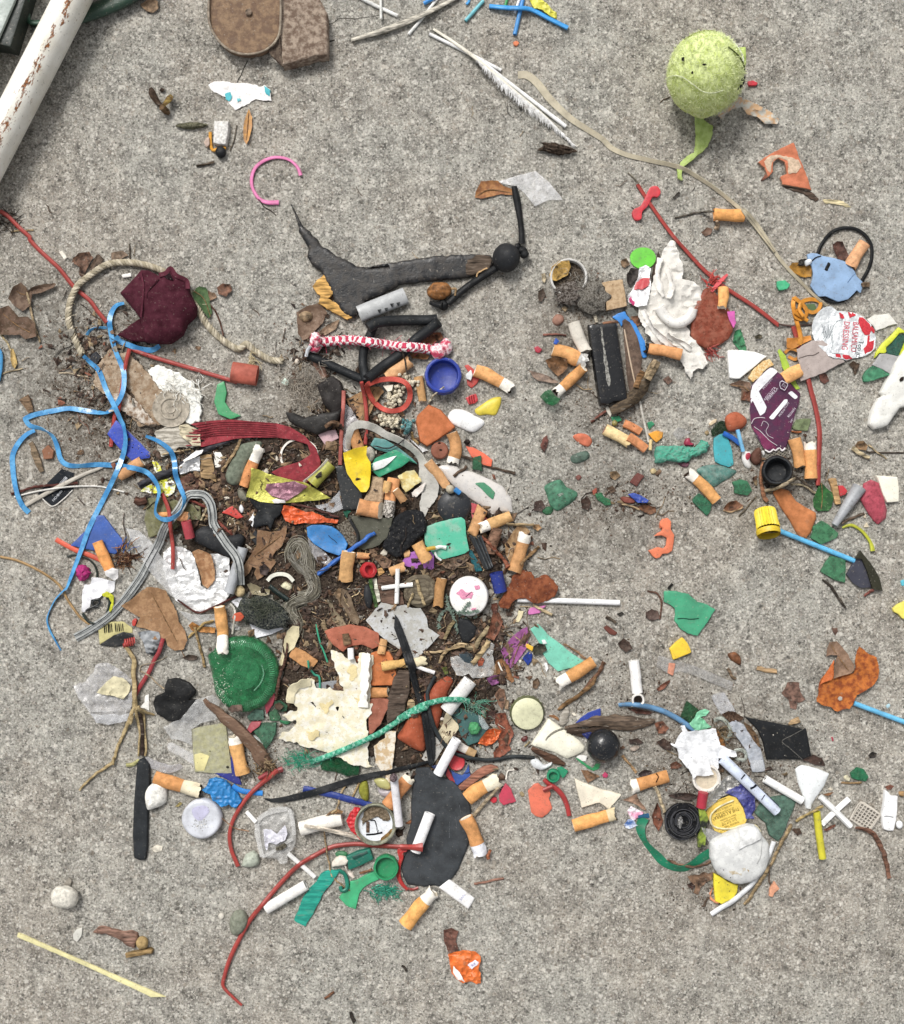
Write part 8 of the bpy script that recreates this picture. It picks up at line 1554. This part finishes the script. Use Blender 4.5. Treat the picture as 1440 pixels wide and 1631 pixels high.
tube('green_strip|curled dark green plastic strip beside the splintered green one','pla#177a63','1000,920 1050,960 1070,1040 1060,1090 1020,1100 1010,1060',3.2)
slab('white_shell|white shell fragment with a hole left of the green clip','cer#ddd5c6','928,860 960,820 1000,790 1050,800 1088,832 1062,875 1000,890 930,900',8,e=6,ew=6,wr=2,ws=8);slab('white_shell|small white shell fragment below the larger one','cer#dccfc2','1040,870 1065,890 1075,930 1120,940 1143,988 1120,998 1080,965 1055,925',6,e=4,ew=4,wr=2,ws=6)
blob('green_net_bit|small dark green patch at the top of the white shell','pla#3b7a50','1015,775',10,5,3);strands('green_fibres|frayed green net fibres right of the green fish tail',['pla#278b70','pla#3fa98c'],'e 340,1120',24,8,90,20,.8,spread=1.2,dirn=.3);strands('green_fibres|faint green fibre end right of the green fibres',['pla#4f9a80'],'e 465,1185',7,5,14,12,.6)
splinter('orange_twig|thin orange brown twig between green clip and fish tail','wood#9a6a4c','1180,945 1240,925 1290,910',2)
at('j')
blob('white_stone|angular white stone alone in the lower left','sto#d8d3c6','460,222',21,18,14,rot=.1,nz=.11,nf=1.3,sharp=True);chip('grey_bit|small grey stone peeking above the angular white stone','sto#8f887c','455,130 490,80 515,100 505,145',4)
chip('shell_chip|small pale leaf shaped shell chip below the angular white stone','cer#c9c7bd','520,490 545,455 590,440 585,500 552,545 525,525',3)
slab('bird_bone|pinkish brown leaf stalk with a swollen end in the lower left','wood#8c6a5a','665,475 700,435 740,430 830,455 880,470 940,462 985,480 990,530 960,590 925,580 880,545 820,510 760,490 700,480',8,e=6,ew=6,jag=1);blob('tan_pebble|small tan rough pebble beside the swollen stalk','sto#b0935f','1018,548',9,10.5,8,nz=.18);slab('tan_stick|short thick tan wooden peg below the small tan pebble','wood#9a7d50','892,628 950,612 1080,585 1100,600 1090,630 1000,645 900,662',8,e=5,ew=5)
chip('yellow_stick|long thin pale yellow pointed wooden stick at the lower left','pla#ded59a','130,477 165,490 620,690 1070,885 1188,937 1085,938 600,710 119,506',3,e=.8,rd=0)
at('k')
peb('grey_green_pebble|rounded grey green pebble beside the long red wire','sto#7c8070','180,240 200,205 240,200 262,240 240,290 205,308 182,290',11);peb('pale_pebble|small pale round pebble left of the grey green pebble','sto#c6c0b4','130,220 145,205 160,218 152,235 135,235',4)
def owrap():
 r=sheet('orange_wrapper|crumpled orange wrapper with a small white label near the bottom','pla#e8702a','1145,388 1170,378 1210,370 1268,377 1290,398 1292,420 1280,450 1293,478 1290,515 1270,520 1245,508 1212,516 1185,500 1160,470 1155,430',wr=8,ws=9,jag=1,h=1);sheet('white_crease','pap#ece6e0','1170,440 1200,470 1220,510 1185,498 1168,470',wr=1,par=r,dr=1,lift=.5);sheet('white_label','pap#e3e0ec','1230,435 1265,412 1282,425 1250,455',wr=0,par=r,dr=1,lift=.6);txt(r,'SUE',1257,433,4.5,-35,'ink#6b5aa8',zo=1)
owrap()
leaf('dry_leaf|dark reddish leaf above the orange wrapper','lea#70493c','1125,280 1160,272 1192,285 1180,330 1190,370 1150,385 1130,340',curl=4);leaf('dark_bit|small dark bark chip at the bottom edge','wood#37312b','708,640 722,640 738,680 730,700 715,670',curl=2);splinter('dark_twig|tiny dark twig below the black pad','wood#3d362f','938,435 955,448 965,462',2);splinter('brown_twig|tiny rust brown twig near the bottom centre','wood#7a4f36','600,585 620,572 645,555',2.2)
# ================================================================ LOWER RIGHT
at('f')
tube('white_tube|white paper tube with a dark open end above the bent blue tube','pap#ebe9e6','O 672,1135 690,1260 f 180,0 195,130',8.6,rigid=True,k=20,sm=False,hollow=1);lathe('paper_ring|round torn mouth of the white paper tube',['pap#e4dfd8','ink#1f1712'],'200,190',[(8,0),(10.5,4),(10,8),(8,8),(7,6.5),(0.01,6.4)],22,mi=[0,0,0,0,1,1],nz=.1)
leaf('red_brown_stick|reddish brown leaf strip right of the white paper tube','lea#7e4b38','365,95 420,50 480,10 490,30 430,90 380,115',curl=3);leaf('red_leaf|reddish leaf strip below the bent blue tube','lea#71473a','110,265 220,275 350,300 300,325 180,310',curl=3);leaf('brown_leaf|reddish brown leaf below the curve of the blue tube','lea#85543e','345,400 420,380 475,440 440,490 380,490',curl=5);leaf('dark_leaf|black brown leaf right of the black ball','lea#3f2e27','120,540 200,530 250,570 200,590 130,580',curl=3);peb('pink_grey_pebble|small pinkish grey pebble right of the black ball','sto#a8988a','130,625 180,598 218,610 190,640 150,648',5)
leaf('dark_leaf|dark decayed leaf left of the white gauze rag','lea#46332a','360,560 430,530 500,580 490,640 420,630',curl=4);leaf('brown_leaf|small brown leaf below left of the gauze rag','lea#7a4e3a','480,760 540,735 590,770 560,800 490,800',curl=4);splinter('reed_bits|thin bent straw left of the lower right butt','wood#b08c62','60,680 110,740 150,790 190,835',2.2);leaf('dark_leaf|dark purple brown leaf above the lower right butt','lea#3b2d2f','200,850 260,805 330,820 300,860 230,870',curl=4)
slab('green_glass|dark green square glass beside the bent blue tube end','gls#2f5a3a','578,345 605,270 632,200 742,282 700,340 660,395',4)
tube('blue_tube|bent pale blue plastic tube leading into the white gauze rag','pla#5b8ab4','30,236 130,232 250,245 350,268 430,295 510,335 570,370 640,420 705,460',4.4,k=12,taper=[.7,.9,1,1,1,1.1])
slab('black_plate|black folded leather like plate at the right of the lower cluster','rub#1f2226','g 35,783 250,820 400,852 578,890 600,1000 622,1125 600,1160 420,1162 230,1162 200,1015 150,900',6,e=2,rd=0,gs=6)
bp_=G['black_plate'];tube('fold_line','ash#6d6b66','g 550,895 450,950 365,1000 430,1060 540,1158',.7,par=bp_,noh=True,k=4,zoff=-.3,sm=False);tube('worn_edge','ash#8b857a','g 50,786 250,824 400,855 560,890',.7,par=bp_,noh=True,k=4,zoff=-.6)
leaf('brown_leaf|dark brown leaf under the lower right corner of the black plate','lea#4e3930','g 545,1165 640,1120 720,1150 745,1220 660,1210',curl=4);splinter('seed_pod|small tan seed pod on the upper edge of the black plate','wood#b3946c','g 425,845 480,820 515,805',5,taper=[.4,1,1.1])
leaf('bark_piece|rough brown bark strip beside the black plate','wood#6e543a','1130,380 1200,430 1260,520 1280,610 1240,600 1190,520',curl=4);leaf('bark_piece|brown fibrous clump above the translucent strip','ash#5a4537','940,320 1000,290 1060,300 1130,350 1100,385 1000,375',curl=5)
chip('clear_plate|clear translucent rectangle above the fibrous brown clump','clr#c3c5cd','845,160 900,135 962,122 1010,200 1068,300 1000,300 935,325 885,240',3);
def cstrip():
 r=slab('clear_spoon|translucent frosted plastic handle lying across the bark by the black plate','gls#adb3bd,c4c8d0','1000,400 1030,380 1062,370 1130,408 1180,480 1220,550 1262,600 1285,625 1310,720 1330,820 1270,832 1210,830 1180,730 1155,640 1100,560 1040,480',4,e=1.5);slab('end_plate','clr#cfd5dc','1180,730 1300,720 1325,815 1212,825',1,par=r,dr=1,lift=.3)
sheet('green_net_wrap|mint green crumpled net plastic at the top of the white gauze rag','pla#7ecba0','660,400 700,350 720,300 790,270 830,290 800,330 750,345 800,380 850,430 800,450 700,455',wr=6,ws=7,jag=1.4);tube('mint_loop|pale mint plastic loops right of the white gauze rag','clr#bdd8b8','870,370 930,355 990,400 1020,470 990,540 940,520',3.4,nz=.2);tube('mint_loop|pale mint curl above the long white pen tube','clr#c3d9bd','1050,640 1110,630 1155,670 1140,720 1080,715 1060,690',3.2,nz=.2)
leaf('orange_bark|orange brown strip at the right edge of the gauze rag','wood#9a6634','885,445 920,480 950,540 975,600 940,600 905,540',curl=3);strands('brown_fuzz|brown fibrous fuzz inside the mint loops',['wood#8c7657','wood#6b5a42'],'940,480',14,14,70,16,.6)
gz=sheet('white_gauze|white crumpled gauze rag in the lower right cluster','fab#e3e5e8','545,530 570,500 600,470 575,425 610,420 640,470 700,465 800,455 885,448 905,520 925,590 975,610 1060,650 1070,690 960,700 905,700 915,790 880,850 700,850 640,800 600,745 560,700 545,620 490,580 530,590',wr=9,ws=20,jag=1.2,h=1.4,lift=3,dr=.4)
lathe('yellowed_ring|round stained white rim at the lower end of the gauze rag',['pap#ddd8cf','pap#cdbfa6'],'805,885',[(20,0),(23,3),(22.5,8),(20,9),(18.5,7),(17,4),(0.01,3.5)],36,mi=[0,0,0,0,0,1,1],nz=.03);sheet('gauze_tail|white gauze tail hanging over the stained rim','fab#e6e7e9','640,790 700,690 820,700 840,790 870,850 800,865 720,860 690,900 670,850',wr=5,ws=14,lift=2)
butt('orange filter with a dark crack and white end left of the gauze rag','465,865 320,905 140,960',20,9,fc='cork#d98d3a',cr=.03,ash=False);tube('crack_line|dark hair lying across the filter left of the gauze rag','ink#4a2a18','360,842 380,870 360,920',.8,zoff=.1)
splinter('thin_straw|thin cream straw pointing from the filter to the black net roll','wood#cdb995','345,960 390,1040 440,1185',3.0,taper=[1,.8]);leaf('tan_leaf|tan leaf scrap below the filter left of the gauze','lea#a5826a','50,1075 130,1050 185,1020 220,1090 285,1170 230,1150 150,1095',curl=4);leaf('brown_leaf|reddish brown pointed leaf left of the black net roll','lea#7f4c38','320,1220 370,1100 400,1160 420,1260 385,1355 340,1290',curl=6)
at('h')
sheet('candy_wrapper|tiny pink, white and blue crumpled wrapper left of the green ribbon','pla#dc8fae,e8dfe6','100,365 130,330 170,355 235,380 205,410 150,445 120,430',wr=5,ws=5,jag=1.2);sheet('candy_wrapper|tiny blue and white crumpled wrapper at the top of the green ribbon','pla#3f66a8,dfe4ee','75,480 110,440 150,445 185,490 120,515 90,505',wr=4,ws=5,jag=1.2);sheet('blue_foil|dark blue shiny fold at the top of the green ribbon','foi#2f6a96','185,405 270,390 280,420 190,430',wr=2)
ribbon('green_strap|dark green curved plastic ribbon below the black net roll','pla#157a56','235,425 208,500 225,580 265,650 330,720 400,790 470,830 560,840 640,800 720,745 790,705',14,th=1.4,tw=[0,20,50,40,10,30,50,30,10,0],taper=[1.2,1.1,.8,.8,1,.8,.9,.8,1,1]);splinter('brown_root|thin brown root following the inner edge of the green ribbon','wood#7a5c48','430,770 520,805 620,825 700,815 790,785',2)
leaf('dark_leaf|long dark leaf above the black net roll','lea#473730','430,240 520,220 640,225 690,245 620,285 500,270',curl=4)
def netroll():
 r=lathe('black_net_roll|round black crinkled net roll in the lower right cluster','foa#15161a','560,455',[(24,0),(30,3),(30.5,10),(27,15),(20,16),(15,12),(10,9),(0.01,8)],40,nz=.07);C=q('560,455')[0];VV,FF=[],[];o=0
 for k in range(34):
  rr=RNG.uniform(9,30);a0=RNG.uniform(0,6.28);t=np.linspace(a0,a0+RNG.uniform(1,3),14);z=11+7*np.sin((rr-9)/21*3.0)+RNG.uniform(0,2);Q=np.c_[C[0]+rr*np.cos(t),C[1]+rr*np.sin(t)+0*t,np.full(14,z)+RNG.normal(size=14)*.3];V,Fs=sweepV(Q,.55,4);VV.append(V);FF+=[tuple(i_+o for i_ in f)for f in Fs];o+=len(V)
 mesh('net_threads',pxW(np.vstack(VV)),FF,'shn#4a4b50',None,r,fixn=False);slab('grey_core','ash#8e8d8c','500,400 530,390 545,430 560,470 530,520 505,500 510,450',2,par=r,zz=9,jag=1.6)
netroll()
slab('green_black_strip|lime and black striped curled plastic right of the net roll','pla#8fa437,23271f','680,350 730,350 765,430 745,500 750,570 740,670 680,675 675,600 700,520 690,430',5,wr=3,ws=8)
tube('red_tube|red plastic tube end under the stained white rim','pla#b02a3c','720,215 705,340',8,rigid=True,k=16)
sheet('silver_wrapper|wavy silver grey striped wrapper behind the yellow tag','foi#b7b5b0,8f8d88','735,370 730,300 770,220 860,130 920,80 1000,70 1050,120 1000,170 940,220 880,250 820,300',wr=7,ws=6,jag=.6,lift=1);sheet('purple_wrapper|crumpled dark blue violet film behind the yellow tag','pla#34357c,5c5fa0','900,220 960,180 1040,140 1100,190 1145,250 1150,340 1120,400 1140,430 1070,430 1060,340 1000,260',wr=7,ws=8,jag=1)
at('i')
slab('green_glass|large frosted grey green sea glass below the white pen tube','gls#5f8271','125,640 170,560 240,510 300,492 400,480 490,540 470,600 450,650 420,710 400,775 370,840 330,892 250,832 222,730 170,690',6,e=3,ew=4,rd=1)
at('f')
def pen():
 r=tube('pen_tube|long pale blue white translucent pen barrel with dark rings','pla#cfd9ec','950,715 1190,945 1425,1178',8.8,rigid=True,k=18,taper=[1,.85],zoff=2);tube('ring','ink#2b2f3d','1112,892 1132,865 1145,850',1.1,par=r,noh=True,zoff=-.5);tube('ring','ink#1f2330','1192,975 1225,960 1245,940',1.7,par=r,noh=True,zoff=-.6);tube('ring','ink#3b3a44','1290,1075 1310,1045 1320,1030',.8,par=r,noh=True,zoff=-.4);tube('edge','ink#2b3350','1010,740 1200,905 1440,1130',1,par=r,noh=True,zoff=-4)
pen();cstrip()
at('h')
tg=chip('yellow_tag|yellow octagonal tea bag tag printed with small brown text','pap#ecc95a','742,375 800,300 860,272 932,242 990,255 1020,300 1045,345 1062,390 1077,440 1060,480 1000,510 870,552 815,530 795,500 765,440',1.2,e=.4,rd=0,dr=.3,lift=2)
txt(tg,"THE A L'OPERA*",905,392,7.6,158,'ink#4a3a16',sx=.82,zo=.5)
for s_,x_,y_,z_ in(('INFUSION DE THE VERT',880,350,3.6),('NE PAS AVALER LE FIL',905,368,3.6),('www.monthe.fr',860,285,4.2),('Infuser 4 a 5 minutes',925,425,4.0),('32 rue d Opera 75',930,445,4.0),('Tel 01 42 68 18 88',935,462,4.2),('MARIAGE THES',955,480,4.6),('POIDS',890,532,5.4)):txt(tg,s_,x_,y_,z_,158,'ink#6e5a24',sx=.8,zo=.45)
tube('tag_string|cream tea bag string looping over the yellow tag to the tea bag','fab#e8dcae','970,282 900,310 830,350 785,400 780,450 800,490 850,510 920,515 980,505 1020,490 1080,482 1150,490 1190,540',1.5,zoff=.5)
sheet('clear_corner|pale translucent plastic corner between net roll and tea bag','clr#c7c7c5','705,505 780,520 880,560 905,570 830,610 785,655 740,580',wr=1.5,h=1.4,jag=.4)
chip('yellow_piece|smooth lemon yellow plastic piece poking out below the tea bag','pla#e9d62f','805,880 850,900 930,950 1010,975 1000,1040 960,1090 872,1132 820,1110 808,1000',6,e=2,rd=1);chip('salmon_bit|salmon coloured wedge left of the lemon yellow piece','pla#e39163','800,990 770,1050 800,1090 850,1125 815,1120 775,1095',3)
leaf('brown_leaf|cluster of brown leaf bits below the green ribbon','lea#7d5f48','590,905 640,895 690,890 720,870 760,880 800,870 790,930 740,960 700,1000 680,1052 640,1040 660,980 620,960',curl=6);leaf('brown_leaf|dark brown leaf left of the brown leaf cluster','lea#4a3028','585,970 630,950 655,985 630,1010 600,995',curl=3);splinter('thin_twig|thin twig left of the salmon wedge','wood#5c4b3d','765,1070 740,1110 725,1155',2)
def teabag():
 tube('white_straw|bent white plastic straw passing under the tea bag','pla#e8eaec','785,1215 870,1160 950,1115 1030,1050 1130,955 1230,790 1300,620',4.2,k=12,hollow=1)
 r=slab('tea_bag|large rounded white tea bag with brown stains in the lower right','fab#cfd0ce,c2c3c2','782,640 820,605 880,580 950,545 1010,520 1040,500 1100,488 1150,495 1192,530 1215,580 1262,645 1272,760 1245,850 1200,905 1150,940 1100,962 1040,975 980,972 900,930 850,895 815,850 785,760',16,e=9,ew=12,wr=5,ws=26,bub=7,rd=1,jag=.5,ang=60);[sheet('stain','fab#ab9674,c2bbab',p_,wr=0,par=r,dr=1,lift=.35,jag=3.5,h=.25,noh=True,gs=3)for p_ in('930,860 985,850 1000,880 960,895','1030,835 1060,825 1072,855 1040,870','1082,850 1100,856 1090,880','1010,885 1040,880 1030,900')]
 sheet('folded_corner','fab#dcdddc','1012,510 1100,490 1160,500 1195,560 1190,600 1120,640 1060,660 1010,690 1025,600',wr=3,ws=16,par=r,lift=1.5,dr=.8,jag=.4);tube('seam','fab#b5b6b4','1195,560 1200,640 1190,740 1160,800',.8,par=r,zoff=-.2,k=5)
teabag()
at('i')
splinter('long_reed|long tan reed stem leaning right of the tea bag','wood#a48c66','442,732 390,840 330,960 270,1080 200,1200 120,1320 35,1440',3.0,taper=[1,1,.9,1,.9]);splinter('reed_split|split thin stem beside the long tan reed','wood#6b5644','255,1090 248,1200 262,1270',1.3);chip('salmon_chip|small salmon pink chip right of the long tan reed','tco#de9b78','250,1370 258,1300 298,1240 330,1290 345,1305 300,1340 282,1378',4);leaf('brown_leaf|faint brown leaf patches beside the yellow straw','lea#5b4638','450,780 520,770 540,810 500,840',curl=2)
peb('white_ceramic|smooth white curved ceramic triangle right of the green sea glass','cer#dfe3e4','482,255 510,230 545,215 600,225 690,250 785,292 760,350 740,402 700,460 660,515 635,560 622,608 578,602 560,530 540,460 510,380',8,rd=1)
tube('white_stick|thick white paper stick left of the curved ceramic triangle','pap#efefec','212,335 540,528',6.4,rigid=True,k=16,hollow=1)
def cross2():
 r=empty('white_cross|larger clean white plastic x shaped spacer at the right',*q('830,625')[0]);tube('arm','pla#f3f3f1','700,492 835,620 970,755',4.8,rigid=True,k=6,par=r,sm=False);tube('arm','pla#f3f3f1','955,510 830,625 715,738',4.8,rigid=True,k=6,par=r,sm=False,zoff=-8)
cross2()
tp_,VV_,FF_=mesh_grid('white_mesh|small square of beige plastic mesh right of the white x spacer',None,'1065,548 1225,650 1125,788 975,690',6,1.15);mesh('grid',pxW(np.vstack(VV_)),FF_,'pla#c8c0b3',None,tp_,fixn=False);tube('frame','pla#c8c0b3','1040,560 1075,545 1110,565 1215,640 1222,665 1150,775 1120,788 1085,770 985,700 975,675',1.6,closed=True,par=tp_,k=7)
def clip2():
 r=chip('white_clip|white plastic clip piece with a round knob at the right edge','pla#f1f2f3','1272,438 1295,445 1322,480 1350,490 1387,488 1382,600 1372,705 1350,795 1300,793 1262,782 1245,655 1262,560',8,e=2);blob('knob','pla#e8eaec','1400,740',5.5,6.5,5,par=r,nz=.03);tube('crack','ink#5f6266','1265,668 1300,665 1345,675',.5,par=r,noh=True,zoff=-.3,k=4)
clip2()
tube('yellow_straw|short yellow plastic straw in the lower right','pla#cdc42b','668,622 690,820 722,1038',5.8,rigid=True,k=16,hollow=1);splinter('tan_splinter|thin tan splinter above the yellow straw','wood#bba268','490,708 600,640 728,574',2.2)
chip('green_sea_glass|small rounded green sea glass near the right edge','gls#2f7f56','968,285 1030,235 1090,252 1130,318 1105,360 1030,345 980,328',5);peb('cream_pebble|small cream pebble left of the green sea glass near the right edge','sto#d9d2b2','910,320 940,305 970,335 955,362 925,350',4);splinter('thin_splinter|thin tan splinter below the small green sea glass','wood#a9885e','885,370 980,372 1065,370',1.6);peb('cream_pebble|small cream pebble above the white x spacer','sto#d3c9b5','770,430 795,412 818,430 800,448',4)
leaf('orange_bit|thin orange brown sliver above the white x spacer','lea#a5744c','720,470 800,450 830,455 770,490',curl=2);leaf('red_leaf|small reddish leaf bit below the white x spacer','lea#8a5643','730,785 800,745 840,730 830,755 760,800',curl=3);leaf('red_leaf|reddish brown leaf bit left of the white clip piece','lea#7e4d3c','1275,405 1320,385 1355,400 1330,425 1290,428',curl=2);chip('tan_bit|tan wood bit cut by the right edge','wood#b38c5c','1395,450 1440,445 1440,490 1400,488',3)
splinter('curved_twig|curved reddish brown twig below the beige mesh square','wood#7a5442','1010,768 1100,785 1180,830 1225,910 1262,1000 1290,1110 1312,1215',4,taper=[.5,.8,1,.9,.9,.9,1.1])
at('g')
rp=sheet('rusty_peel|curled bright orange rusted metal scrap with a hole right of the open concrete','rus#c06a28,8c4322','668,655 680,590 692,500 715,450 745,405 790,340 825,285 822,360 825,430 900,415 1000,400 1012,340 1010,280 1025,200 1042,158 1085,190 1130,230 1200,258 1218,330 1222,400 1212,450 1160,520 1100,552 1025,590 1000,650 962,718 900,720 850,742 800,700 740,690',wr=8,ws=24,jag=1.2,h=1.4,curl=5)
slab('hole','sto#b7b0a6','855,620 870,605 895,612 895,635 870,642',.5,par=rp,dr=1,lift=.4,rd=2,noh=True);sheet('peeled_flap','rus#d06c35,b85a28','700,500 740,420 790,340 822,285 815,350 820,420 800,460 740,480',wr=2,par=rp,lift=5,dr=.5)
leaf('dry_leaf|folded brown leaf caught in the curled orange rusted scrap','lea#8e7059,7b5f4b','752,255 765,180 785,125 850,118 900,170 950,240 1000,330 1002,370 970,405 900,420 822,445 830,330 850,245 800,240',curl=6,lift=3,vein=['790,140 850,240 960,390'])
leaf('brown_leaf|small flat brown lobed leaf left of the orange rusted scrap','lea#7b5b4d','358,575 385,540 410,480 460,475 512,482 530,570 572,635 540,655 500,660 488,722 440,702 420,630 380,605',curl=3,wr=.8);splinter('tan_bit|short tan wood piece upper left of the brown lobed leaf','wood#b8966c','140,350 220,372 315,388',3.6,sq=.6);leaf('leaf_fragment|small brown leaf bit at the top of the open concrete right side','lea#6d4f42','800,0 850,0 855,30 835,65 815,40',curl=2)
tube('blue_stick|light blue plastic stick running from the rusted scrap to the right edge','pla#5fb6e4','992,662 1460,838',4.0,rigid=True,k=12);leaf('dark_bit|small dark leaf crumb right of the black plate','lea#2f2823','1125,1125 1160,1090 1200,1105 1185,1140 1140,1150',curl=2);chip('red_bit|tiny crimson chip right of the black plate','pla#b2304a','798,965 812,960 822,1000 808,1005',2);slab('pale_blue_bit|tiny pale blue scrap right of the rusted scrap','pla#a9ccd8','1280,690 1310,665 1320,690 1295,712',2)
litter('gap_litter',LEAF+['tco#8a5541','wood#a48f6f','sto#8f897d','lea#9a7a58','pap#c9c0b0'],PILE+OUT[:2],900,'ccct',33,(3.5,9.5),.4,4.5);litter('leaf_crumbs_top',LEAF,PILE[:-1],700,'cctt',31,(2.5,6),.3,7);litter('grains_top',SOIL+SAND[:3],PILE+OUT,2200,'g',32,(1.2,3),.1,9)
names={}
for o in list(COL.objects):
 if o.parent is None and 'label' in o.keys():names.setdefault(o.name.split('.')[0],[]).append(o)
for k,v in names.items():
 if len(v)>2:
  for o in v:
   if 'group' not in o.keys():o['group']=k.replace('_',' ')+' pieces in the litter'
